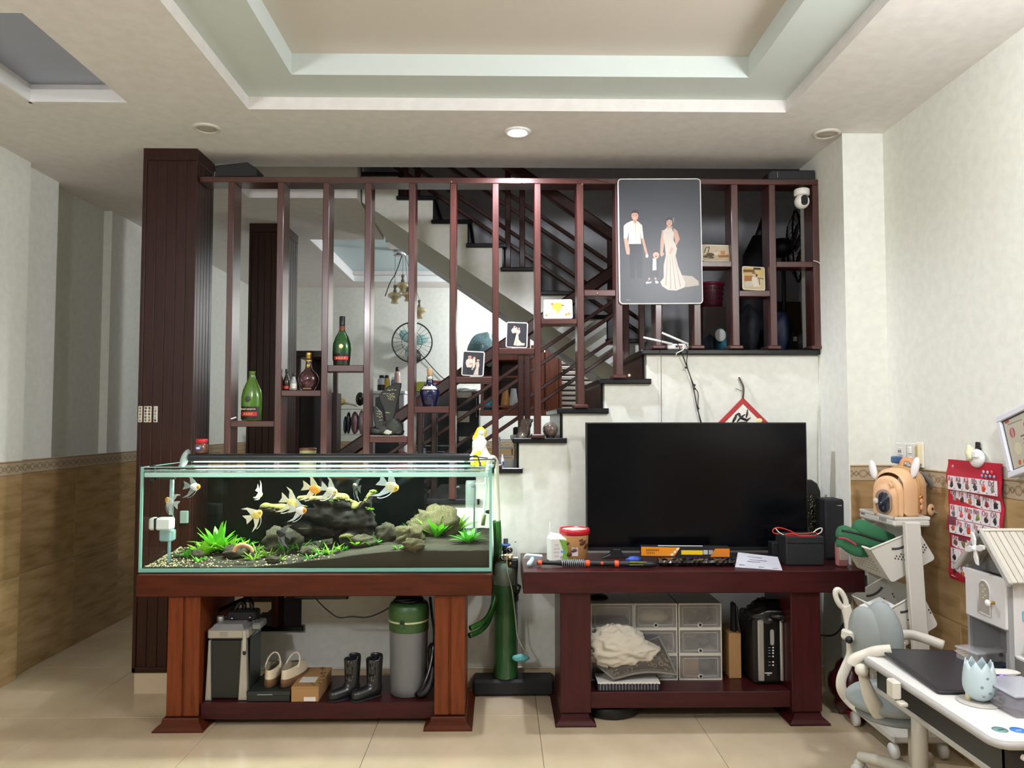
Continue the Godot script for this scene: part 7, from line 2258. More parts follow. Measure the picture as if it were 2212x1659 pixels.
	ob("clip", M.new().eul(p, 6, 0, 0).box(Vector3.ZERO, Vector3(0.012, 0.045, 0.022), 0.003), m_black, t)
	ob("catch", M.new().eul(p + Vector3(0, -0.012, 0.008), 6, 0, 0).box(Vector3.ZERO, Vector3(0.016, 0.022, 0.014), 0.003), m_black, t)
	# picture frame, tilted
	var tl := W(2156, 902, 2.035)
	var bl := W(2186, 1033, 2.035)
	var dn := (bl - tl)
	var hh := dn.length()
	var up := -dn.normalized()
	var ax := up.cross(Vector3(-1, 0, 0)).normalized()
	if ax.z < 0: ax = -ax
	var ww := hh * 1.35
	t = thing("framed_certificate", "white frame hanging crooked on the right wall with a balloon print", "picture", bl)
	var ft := Transform3D(Basis(ax, up, Vector3(-1, 0, 0)), bl + up * hh / 2 + ax * ww / 2)
	for q in [[0, hh / 2 - 0.012, ww, 0.024], [0, -hh / 2 + 0.012, ww, 0.024], [-ww / 2 + 0.012, 0, 0.024, hh - 0.048], [ww / 2 - 0.012, 0, 0.024, hh - 0.048]]:
		var fm := M.new()
		fm.t = ft
		ob("frame_bar", fm.box(Vector3(q[0], q[1], 0), Vector3(q[2], q[3], 0.028), 0.003), mat("d4d4dc", 0.35), t)
	var im := canvas(600, 440, "cfc8b4")
	for q in [[0, 0, 1, 0.035], [0, 0.965, 1, 1], [0, 0, 0.03, 1], [0.97, 0, 1, 1]]: fillp(im, [q[0], q[1], q[2], q[1], q[2], q[3], q[0], q[3]], "2a3a44")
	oval(im, 0.16, 0.3, 0.055, 0.1, "b8686c")
	oval(im, 0.16, 0.3, 0.02, 0.1, "d8a8a0")
	oval(im, 0.2, 0.62, 0.07, 0.12, "e0d8b8")
	oval(im, 0.17, 0.88, 0.03, 0.05, "d8704c")
	oval(im, 0.28, 0.9, 0.045, 0.06, "d86c44")
	oval(im, 0.1, 0.06, 0.05, 0.03, "c85a4a")
	oval(im, 0.45, 0.25, 0.05, 0.06, "c8504c")
	oval(im, 0.62, 0.3, 0.05, 0.06, "d8804c")
	stroke(im, [0.3, 0.43, 0.75, 0.43], 0.012, "4a4a48")
	stroke(im, [0.34, 0.5, 0.7, 0.5], 0.012, "4a4a48")
	stroke(im, [0.32, 0.57, 0.8, 0.57], 0.008, "8a8a84")
	stroke(im, [0.1, 0.12, 0.4, 0.14], 0.01, "8a8a84")
	var pm2 := M.new()
	pm2.t = ft
	pm2.uvquad(Vector3(-ww / 2 + 0.022, -hh / 2 + 0.022, 0.004), Vector3(ww / 2 - 0.022, -hh / 2 + 0.022, 0.004), Vector3(ww / 2 - 0.022, hh / 2 - 0.022, 0.004), Vector3(-ww / 2 + 0.022, hh / 2 - 0.022, 0.004))
	ob("print", pm2, print_mat(im, 0.3), t)
	var bk := M.new()
	bk.t = ft
	ob("back_board", bk.box(Vector3(0, 0, -0.004), Vector3(ww - 0.03, hh - 0.03, 0.012)), mat("6a5a48", 0.7), t)

func cart():
	var mw := mat("c9c6bc", 0.45)
	var md := mat("3a3a38", 0.6)  # for holes and slots, their inner shade put into the colour
	var d := 3.5
	var zf := -3.5
	var zb := -3.84
	var x0 := X(1926, d)
	var x1 := X(2005, d)
	var ht := P(1926, 1117, d).y
	var t := thing("storage_cart", "white plastic storage cart with tilted perforated baskets in the right corner", "cart", Vector3((x0 + x1) / 2, 0, -3.67))
	# top tray
	ob("tray", M.new().bx(Vector3(x0, ht - 0.045, zb), Vector3(x1, ht - 0.012, zf), 0.008), mw, t)
	var rim := M.new()
	rim.bx(Vector3(x0, ht - 0.014, zb), Vector3(x0 + 0.005, ht, zf), 0.002).bx(Vector3(x1 - 0.005, ht - 0.014, zb), Vector3(x1, ht, zf), 0.002).bx(Vector3(x0, ht - 0.014, zf - 0.005), Vector3(x1, ht, zf), 0.002).bx(Vector3(x0, ht - 0.014, zb), Vector3(x1, ht, zb + 0.005), 0.002)
	ob("tray_rim", rim, mw, t)
	for k in 5: ob("tray_slot", M.new().box(Vector3(x0 - 0.0003, ht - 0.024, zf - 0.075 - 0.014 * k), Vector3(0.002, 0.016, 0.004)), md, t)
	ob("printed_mark", M.new().box(Vector3(x0 - 0.0003, ht - 0.02, zb + 0.04), Vector3(0.001, 0.008, 0.04)), mat("6a6a6a", 0.5), t)
	# end frames
	for k in 2:
		var dd := 3.462 if k == 0 else 3.86
		var s := 1.0
		var ps := pxpoly([1953, 1128, 1986, 1128, 1998, 1300, 2006, 1400, 2012, 1560, 1976, 1560, 1972, 1400, 1964, 1300], 3.462)
		ob("post", M.new().prism(ps, -dd - 0.02, -dd + 0.012, 0.004), mw, t)
	var holes := [[0, 0], [1, 0.5], [1, -0.5], [2, 1], [2, 0], [3, 1.5], [3, 0.5], [3, -0.5], [4, 1], [4, 0], [5, 0.5], [4, 2], [5, 1.5]]
	var b := [[1882, 1187, 1928, 1260, 2023, 1208, 1985, 1145], [1913, 1323, 1956, 1398, 2029, 1352, 1992, 1278], [1940, 1468, 1985, 1545, 2040, 1500, 2000, 1425]]
	for i in 3:
		var q := pxpoly(b[i], d)
		var A := q[0]
		var B := q[1]
		var Cc := q[2]
		var D := q[3]
		var bm := M.new()
		var cor: float = 0.018
		# near and far walls with rounded bottom corners
		var face := PackedVector2Array()
		face.append(A)
		for c in [[A, B, Cc], [B, Cc, D]]:
			var p1: Vector2 = c[1] + (c[0] - c[1]).normalized() * cor
			var p2: Vector2 = c[1] + (c[2] - c[1]).normalized() * cor
			for s in 5:
				var u := s / 4.0
				face.append(p1.lerp(c[1], u).lerp(c[1].lerp(p2, u), u))
		face.append(D)
		bm.prism(face, zf - 0.012, zf - 0.008)
		bm.prism(face, zb + 0.004, zb + 0.008)
		var inner := PackedVector2Array()
		var ctr := (A + B + Cc + D) / 4
		for p in face: inner.append(p + (ctr - p).normalized() * 0.005)
		for j in face.size() - 1:
			bm.prism(PackedVector2Array([face[j], face[j + 1], inner[j + 1], inner[j]]), zb + 0.006, zf - 0.009)
		var bo := ob("basket", bm, mw, t)
		var lip := M.new(true)
		var lp := [Vector3(A.x, A.y, zf - 0.008), Vector3(D.x, D.y, zf - 0.008), Vector3(D.x, D.y, zb + 0.006), Vector3(A.x, A.y, zb + 0.006), Vector3(A.x, A.y, zf - 0.008)]
		ob("rim", lip.tube(lp, 0.005, 6), mat("d6d3c8", 0.4), bo)
		# dark plates for the holes in three walls, inner shade put into their colour
		var e1 := (D - A).normalized()
		var e2 := (B - A).normalized()
		for z in [zf - 0.0085, zb + 0.0085]:
			for side in 2:
				for hq in holes:
					var pos: Vector2 = A + e1 * ((0.075 if side == 0 else 0.18) + 0.0125 * (hq[0] if side == 0 else 5 - hq[0]) * 0.9) + e2 * (0.082 + 0.0125 * hq[1] * 1.2)
					if not Geometry2D.is_point_in_polygon(pos + e2 * 0.01, face): continue
					var hm := M.new()
					hm.at(Vector3(pos.x, pos.y, z), Basis(Vector3(e1.x, e1.y, 0), Vector3(-e1.y, e1.x, 0), Vector3(0, 0, 1)))
					ob("hole", hm.box(Vector3.ZERO, Vector3(0.0065, 0.009, 0.0016), 0.0004), md, bo)
			var sm := M.new(true)
			var c0 := A.lerp(D, 0.55) + e2 * 0.035
			var arc := []
			for s in 7:
				var u := (s - 3) / 3.0
				var pp: Vector2 = c0 + e1 * u * 0.045 + e2 * 0.012 * (1 - u * u)
				arc.append(Vector3(pp.x, pp.y, z))
			ob("hand_slot", sm.tube(arc, 0.0055, 6), md, bo)
		var n1 := Vector2(e2.y, -e2.x)
		if n1.x > 0: n1 = -n1
		for r in 6:
			for c in 8:
				var pos := A.lerp(B, 0.25 + 0.1 * r) + n1 * 0.0004
				var hm := M.new()
				hm.at(Vector3(pos.x, pos.y, lerpf(zf - 0.07, zb + 0.07, c / 7.0)), Basis(Vector3(e2.x, e2.y, 0), Vector3(n1.x, n1.y, 0), Vector3(e2.x, e2.y, 0).cross(Vector3(n1.x, n1.y, 0))))
				ob("hole", hm.box(Vector3.ZERO, Vector3(0.006, 0.0012, 0.012)), mat("8f8d84", 0.6), bo)
	# base on castors
	ob("base", M.new().bx(Vector3(1.73, 0.075, zb - 0.02), Vector3(1.99, 0.115, zf + 0.06), 0.01), mw, t)
	for q in [[1.75, zb], [1.75, zf + 0.03], [1.97, zb], [1.97, zf + 0.03]]:
		ob("castor", M.new(true).cyl(Vector3(q[0] - 0.012, 0.034, q[1]), Vector3(q[0] + 0.012, 0.034, q[1]), 0.034), m_white, t)
	# green cloth folded over the upper basket
	var gt := thing("green_cloth", "folded green cloth with dark and pink straps in the upper cart basket", "cloth", P(1860, 1180, 3.62))
	var gmat := mat("24603c", 0.85, 0.0, {"sheen": 0.3})
	var layers := [[1842, 1138, 1880, 1146, 1935, 1168, 0.0], [1808, 1152, 1860, 1166, 1925, 1188, 0.0], [1808, 1172, 1850, 1186, 1905, 1192, 0.02]]
	for i in 3:
		var q = layers[i]
		ob("fold", M.new(true).tube(bez([P(q[0], q[1], 3.66), P(q[0] + 14, q[1] - 3, 3.62), P(q[2], q[3], 3.6), P(q[4], q[5], 3.6)]), [0.005, 0.010, 0.012, 0.013, 0.013, 0.014, 0.014, 0.014, 0.014, 0.014, 0.014, 0.014, 0.014, 0.014, 0.013, 0.012, 0.011, 0.01, 0.006], 12, true, 2.4), gmat, gt)
	ob("dark_strap", M.new(true).tube(bez([P(1818, 1146, 3.56), P(1850, 1152, 3.53), P(1900, 1168, 3.53), P(1925, 1174, 3.54)]), 0.006, 8), m_black, gt)
	ob("pink_strap", M.new(true).tube(bez([P(1811, 1162, 3.56), P(1830, 1165, 3.54), P(1850, 1178, 3.53)]), 0.006, 8), mat("8a2c40", 0.6), gt)
	var yl := thing("card_box", "white box with a yellow edge tucked into the middle cart basket", "box", P(1895, 1320, 3.7))
	ob("box", M.new().eul(P(1898, 1315, 3.65), 10, 15, 18).box(Vector3.ZERO, Vector3(0.12, 0.03, 0.12), 0.002), m_white, yl)
	ob("yellow_edge", M.new().eul(P(1870, 1321, 3.62), 10, 15, 18).box(Vector3.ZERO, Vector3(0.03, 0.025, 0.04), 0.002), mat("a8a83a", 0.5), yl)
	ob("dark_window", M.new().eul(P(1905, 1308, 3.6), 10, 15, 18).box(Vector3.ZERO, Vector3(0.05, 0.006, 0.04), 0.001), mat("3a3c3c", 0.4), yl)
	backpack(Vector3(X(1937, 3.66), ht - 0.0115, -3.665))

func backpack(o: Vector3):
	var t := thing("toy_backpack", "peach-coloured child's backpack shaped like an animal with white ears, on top of the cart", "backpack", o)
	var yaw := -64.0
	var b := Basis.from_euler(Vector3(0, deg_to_rad(yaw), 0))
	var arch := func(w: float, h: float) -> PackedVector2Array:
		var p := PackedVector2Array()
		for i in 25:
			var a := PI * i / 24
			p.append(Vector2(cos(a) * w / 2 * (0.94 + 0.06 * sin(a)), h - w * 0.46 + sin(a) * w * 0.46))
		p.append(Vector2(-w / 2 * 0.92, 0.012))
		p.append(Vector2(-w / 2 * 0.84, 0.0))
		p.append(Vector2(w / 2 * 0.84, 0.0))
		p.append(Vector2(w / 2 * 0.92, 0.012))
		return p
	var pe := mat("d8ae84", 0.5, 0.0, {"sheen": 0.2})
	ob("body", M.new(true).at(o, b).prism(arch.call(0.2, 0.225), -0.095, 0.06, 0.02), pe, t)
	ob("front_shell", M.new(true).at(o, b).prism(arch.call(0.17, 0.19), 0.055, 0.085, 0.014), pe, t)
	ob("front_step", M.new(true).at(o, b).prism(arch.call(0.14, 0.155), 0.08, 0.1, 0.008), mat("d2a67c", 0.5), t)
	ob("window_rim", M.new(true).at(o, b).prism(rr(0.088, 0.118, 0.042, 7, 0.0, 0.068), 0.096, 0.108, 0.004), mat("8d7767", 0.4), t)
	ob("window", M.new(true).at(o, b).prism(rr(0.062, 0.098, 0.03, 7, 0.006, 0.066), 0.104, 0.1105, 0.003), mat("232a36", 0.08, 0.0, {"coat": 0.8}), t)
	ob("snap", M.new(true).at(o, b).ell(Vector3(-0.036, 0.07, 0.112), Vector3(0.014, 0.014, 0.004)), mat("c9bcb2", 0.4), t)
	for s in [-1, 1]:
		ob("ear", M.new(true).at(o, b * Basis.from_euler(Vector3(-0.15, 0, -0.35 * s if s < 0 else -0.15))).ell(Vector3(0.055 * s, 0.24, 0.03), Vector3(0.02, 0.05, 0.012)), mat("dcd8d6", 0.5), t)
	ob("brow", M.new(true).at(o, b).tube([Vector3(0.03, 0.165, 0.1), Vector3(0.048, 0.14, 0.104)], 0.005, 6), pe, t)
	var zs := []
	for q in arch.call(0.202, 0.227).slice(0, 25): zs.append(Vector3(q.x, q.y, -0.02))
	zs.push_front(Vector3(0.095, 0.02, -0.02))
	ob("zip_band", M.new(true).at(o, b).tube(zs, 0.008, 6), mat("b98d54", 0.5), t)
	for k in 2: ob("zip_pull", M.new(true).at(o, b).ell(Vector3(0.108, 0.075 - 0.028 * k, -0.02), Vector3(0.005, 0.013, 0.011)), mat("d89a78", 0.3), t)
	ob("zip_ring", M.new(true).at(o, b).tube(bez([Vector3(0.104, 0.09, -0.03), Vector3(0.108, 0.1, -0.02), Vector3(0.104, 0.09, -0.01)]), 0.004, 6), mat("c88a58", 0.3, 0.6), t)
	ob("top_handle", M.new(true).at(o, b).tube(bez([Vector3(-0.02, 0.222, -0.05), Vector3(-0.012, 0.258, -0.06), Vector3(0.012, 0.262, -0.07), Vector3(0.03, 0.24, -0.08), Vector3(0.035, 0.215, -0.085)]), 0.013, 8, true, 0.35), mat("c98f5e", 0.5), t)
	ob("shoulder_strap", M.new(true).at(o, b).tube(bez([Vector3(0.04, 0.2, -0.1), Vector3(0.075, 0.16, -0.13), Vector3(0.098, 0.1, -0.145), Vector3(0.108, 0.045, -0.14), Vector3(0.1, 0.014, -0.12)]), 0.016, 8, true, 0.35), mat("6e6862", 0.6), t)
	ob("strap_tab", M.new(true).at(o, b).ell(Vector3(0.098, 0.03, -0.1), Vector3(0.008, 0.028, 0.025)), pe, t)
	ob("strap_stud", M.new(true).at(o, b).ell(Vector3(0.106, 0.035, -0.1), Vector3(0.003, 0.007, 0.007)), mat("2a2420", 0.4), t)

func desk():
	var h := 0.6
	var x0 := 1.395
	var x1 := 2.03
	var z0 := -3.0
	var z1 := -2.185
	var t := thing("child_desk", "white child's desk with rounded grey edge along the right wall", "desk", Vector3(1.7, 0, -2.6))
	var top := rr(x1 - x0 - 0.012, z1 - z0 - 0.012, 0.04, 6)
	var tb := Basis(Vector3(1, 0, 0), Vector3(0, 0, -1), Vector3(0, 1, 0))
	var ctr := Vector3((x0 + x1) / 2, h, (z0 + z1) / 2)
	ob("top", M.new().at(ctr, tb).prism(top, -0.02, 0.0, 0.001), mat("dedcd8", 0.3), t)
	var rp := []
	for q in rr(x1 - x0 - 0.008, z1 - z0 - 0.008, 0.044, 6): rp.append(ctr + Vector3(q.x, -0.013, -q.y))
	rp.append(rp[0])
	ob("edge_band", M.new(true).tube(rp, 0.0125, 8, false), mat("a5a29e", 0.4), t)
	ob("drawer", M.new().bx(Vector3(x0 + 0.03, h - 0.13, z0 + 0.05), Vector3(x1 - 0.03, h - 0.11, z1 - 0.03), 0.004), mat("a9a69c", 0.5), t)
	ob("dark_under_panel", M.new().bx(Vector3(x0 + 0.035, h - 0.112, z0 + 0.05), Vector3(x0 + 0.04, h - 0.028, z1 - 0.03)).bx(Vector3(x0 + 0.035, h - 0.112, z1 - 0.035), Vector3(x1 - 0.03, h - 0.028, z1 - 0.03)), mat("2a2d2e", 0.3), t)  # dark panels between the desk edge and the pale lower lip
	ob("front_handle", M.new(true).tube(bez([Vector3(x0 + 0.075, h - 0.045, z1 - 0.01), Vector3(x0 + 0.09, h - 0.05, z1 + 0.006), Vector3(x0 + 0.15, h - 0.05, z1 + 0.006), Vector3(x0 + 0.165, h - 0.045, z1 - 0.01)]), 0.008, 8), mat("c8c4b8", 0.4), t)
	ob("price_tag", M.new().bx(Vector3(x0 + 0.042, h - 0.135, z1 - 0.028), Vector3(x0 + 0.062, h - 0.108, z1 - 0.026)), m_white, t)
	ob("side_clip", M.new().box(G(1938, 1478, h - 0.01) + Vector3(-0.012, -0.015, 0), Vector3(0.03, 0.06, 0.05), 0.005), mat("d2cdc0", 0.4), t)
	ob("clip_hook", M.new().box(G(1938, 1478, h - 0.01) + Vector3(0.0, -0.055, 0.03), Vector3(0.03, 0.014, 0.035), 0.004), mat("d2cdc0", 0.4), t)
	for z in [z0 + 0.12, z1 - 0.13]:
		ob("leg", M.new(true).cyl(Vector3(1.55, 0.05, z), Vector3(1.55, h - 0.13, z), 0.028), mat("c2bdb0", 0.4), t)
		ob("foot", M.new().bx(Vector3(1.42, 0, z - 0.03), Vector3(1.98, 0.05, z + 0.03), 0.012), mat("c2bdb0", 0.4), t)
	for z in [z0 + 0.12, z1 - 0.13]:
		ob("leg", M.new(true).cyl(Vector3(1.9, 0.05, z), Vector3(1.9, h - 0.13, z), 0.028), mat("c2bdb0", 0.4), t)
	var y := h + 0.0008
	# writing tablet
	var ca := G(1899, 1403, y + 0.02)
	var cb := G(2026, 1497, y + 0.006)
	var cd := G(2010, 1384, y + 0.02)
	var ex := (cd - ca)
	var ez := (cb - ca)
	var tt := thing("writing_tablet", "large black writing tablet lying across the desk", "tablet", Vector3(cb.x, y, cb.z))
	var bz := ez.normalized()
	var by := bz.cross(ex.normalized()).normalized()
	if by.y < 0: by = -by
	var bxx := by.cross(bz).normalized()
	if bxx.dot(ex) < 0: bxx = -bxx
	var tw := ex.length() * 0.98
	var tl := ez.length()
	var tf := Transform3D(Basis(bxx, -bz, bxx.cross(-bz)), ca + bxx * tw / 2 + bz * tl / 2 + Vector3(0, 0.001, 0))
	var sm := M.new()
	sm.t = tf
	ob("body", sm.prism(rr(tw, tl, 0.014, 4), -0.004, 0.004, 0.0015), mat("1c1d22", 0.45), tt)
	var s2 := M.new()
	s2.t = tf
	ob("screen", s2.prism(rr(tw - 0.03, tl - 0.03, 0.004, 3), 0.0035, 0.0045), mat("24252c", 0.35), tt)
	# egg pen holder
	var c := G(2117, 1516, y)
	var eg := thing("egg_holder", "pale blue spotted eggshell pen holder standing on the desk", "pen holder", c)
	ob("grey_disc", M.new(true).lathe(c + Vector3(-0.004, 0, 0.0), [Vector2(0.064, 0), Vector2(0.065, 0.002), Vector2(0.063, 0.003)], 32), mat("b4b0a8", 0.5), eg)  # flat grey disc at the foot of the egg
	var em := M.new(true)
	var k := 48
	var prof := []
	for i in 12:
		var a := lerpf(-0.45, 0.2, i / 11.0) * PI
		prof.append(Vector2(cos(a) * 0.049, 0.052 + sin(a) * (0.052 if a < 0 else 0.115)))
	var outer := []
	var inner := []
	for i in 12:
		var ro := PackedVector3Array()
		var ri := PackedVector3Array()
		for j in k:
			var a := -TAU * j / k
			var zig := 0.0
			if i == 11: zig = 0.011 * (absf(fmod(j, 6) - 3) / 3.0 * 2 - 1)
			if i == 10: zig = 0.005 * (absf(fmod(j, 6) - 3) / 3.0 * 2 - 1)
			ro.append(c + Vector3(cos(a) * prof[i].x, prof[i].y + 0.003 + zig, sin(a) * prof[i].x))
			ri.append(c + Vector3(cos(a) * (prof[i].x - 0.003), prof[i].y + 0.006 + zig - (0.003 if i == 11 else 0.0), sin(a) * (prof[i].x - 0.003)))
		outer.append(ro)
		inner.append(ri)
	inner.reverse()
	em.rings(outer + inner, false)
	ob("shell", em, mat("b9cbcf", 0.45), eg)
	for q in [[-28, 1, 5], [-8, 4, 6], [14, 8, 6], [26, 14, 5], [-16, -12, 6], [4, -20, 7], [22, -8, 7], [-26, -20, 5], [18, 26, 4], [-20, 22, 5]]:
		var py: float = 0.055 + q[1] * 0.0013
		var r := 0.0488 * sqrt(maxf(0.1, 1.0 - pow((py - 0.052) / (0.052 if py < 0.052 else 0.115), 2)))
		var a: float = asin(clampf(q[0] / 33.0, -0.95, 0.95)) + 0.6
		ob("spot", M.new(true).at(c + Vector3(sin(a) * r, py + 0.003, cos(a) * r), Basis.from_euler(Vector3(0, a, 0))).ell(Vector3.ZERO, Vector3(q[2], q[2], 0.8) * 0.001, Basis(), 5, 10), mat("7f8a94", 0.5), eg)
	solo("pencil_sharpener", M.new(true).cyl(G(2092, 1513, y), G(2092, 1513, y) + Vector3(0, 0.024, 0), 0.0085), mat("d2c69c", 0.5), "small cream cap standing against the eggshell pen holder", "cap")
	for q in [[2160, 1576, "6a9290", "teal round sticker with a dark mark on the near edge of the desk"], [2199, 1577, "3c78c8", "blue round sticker on the near edge of the desk"]]:
		var g := G(q[0], q[1], y)
		var st := thing("round_sticker", q[3], "sticker", g)
		ob("disc", M.new(true).lathe(g, [Vector2(0.0215, -0.0006), Vector2(0.0215, 0.0006), Vector2(0.001, 0.0007)], 24), mat(q[2], 0.4), st)
		ob("mark", M.new().eul(g + Vector3(0, 0.001, 0.004), 0, 12, 0).box(Vector3.ZERO, Vector3(0.02, 0.0006, 0.006)), mat("3a5654" if q[2] == "6a9290" else "8ab4e8", 0.4), st)
	# clear boxes and crafts
	var bc := G(2118, 1440, y)
	var cl := mat("dcdcdc", 0.08, 0.0, {"alpha": 0.3})
	var bt := thing("clear_box", "clear plastic box of craft bits on the desk beside the toy house", "box", bc)
	ob("box", M.new().eul(bc + Vector3(0.02, 0.03, -0.02), 0, 12, 0).box(Vector3.ZERO, Vector3(0.14, 0.05, 0.1), 0.004), cl, bt)
	ob("lid", M.new().eul(bc + Vector3(0.02, 0.058, -0.02), 0, 12, 0).box(Vector3.ZERO, Vector3(0.146, 0.008, 0.106), 0.003), cl, bt)
	ob("latch", M.new().eul(bc + Vector3(0.02, 0.05, -0.02), 0, 12, 0).box(Vector3(0.03, 0, 0.052), Vector3(0.016, 0.012, 0.006), 0.001), mat("5a5a5c", 0.4), bt)
	solo("dark_case", M.new().eul(G(2150, 1452, y) + Vector3(0.0, 0.014, -0.0), 0, 12, 0).box(Vector3.ZERO, Vector3(0.12, 0.026, 0.06), 0.004), mat("1c2a38", 0.3), "dark blue case on the desk under the clear craft box", "case")
	for i in 7:
		var g := G(2062 + i * 6, 1412 + i * 4.5, y) + Vector3(0, 0.006, 0)
		solo("marker_pen", M.new(true).cyl(g, g + Vector3(0.05, 0.0, -0.015), 0.0055, -1, 10), mat(["d8a0a8", "d8c23c", "d8d0c8", "e0b898", "c8b070", "e8d8b8", "c87a6a"][i], 0.4), "%s marker pen in the row beside the black tablet" % ["pink", "yellow", "white", "apricot", "mustard", "cream", "coral"][i], "pen", "row of marker pens")
	var pg := G(2166, 1497, y)
	var cr := thing("craft_packet", "purple and green craft packet beside the eggshell pen holder", "packet", pg)
	ob("purple_pack", rock(pg + Vector3(0.01, 0.03, -0.02), Vector3(0.035, 0.03, 0.035), 4, 0.35), mat("9a78c8", 0.35), cr)
	ob("green_pack", rock(pg + Vector3(-0.022, 0.022, 0.0), Vector3(0.018, 0.02, 0.02), 5, 0.35), mat("2f8a5c", 0.35), cr)
	ob("pink_card", M.new().eul(pg + Vector3(0.0, 0.008, 0.015), 0, 25, 4).box(Vector3.ZERO, Vector3(0.06, 0.006, 0.05), 0.001), mat("b878a8", 0.4), cr)
	ob("paper_edge", rock(pg + Vector3(0.02, 0.058, -0.03), Vector3(0.055, 0.008, 0.03), 6, 0.3), mat("d4d0cc", 0.5), cr)
	var cg := G(2226, 1552, y)
	var cb2 := thing("clear_box", "frosted plastic box with a lid at the right edge of the picture on the desk", "box", cg)
	ob("box", M.new().bx(cg + Vector3(-0.045, 0, -0.17), cg + Vector3(0.09, 0.06, 0.0), 0.006), mat("a8a4ac", 0.15, 0.0, {"alpha": 0.45}), cb2)
	ob("lid", M.new().bx(cg + Vector3(-0.05, 0.0605, -0.175), cg + Vector3(0.095, 0.07, 0.005), 0.004), mat("b9bcc6", 0.2, 0.0, {"alpha": 0.7}), cb2)
	ob("contents", rock(cg + Vector3(0.02, 0.022, -0.07), Vector3(0.05, 0.02, 0.06), 15, 0.4), mat("7a7c94", 0.5), cb2)
	toy_house(y)

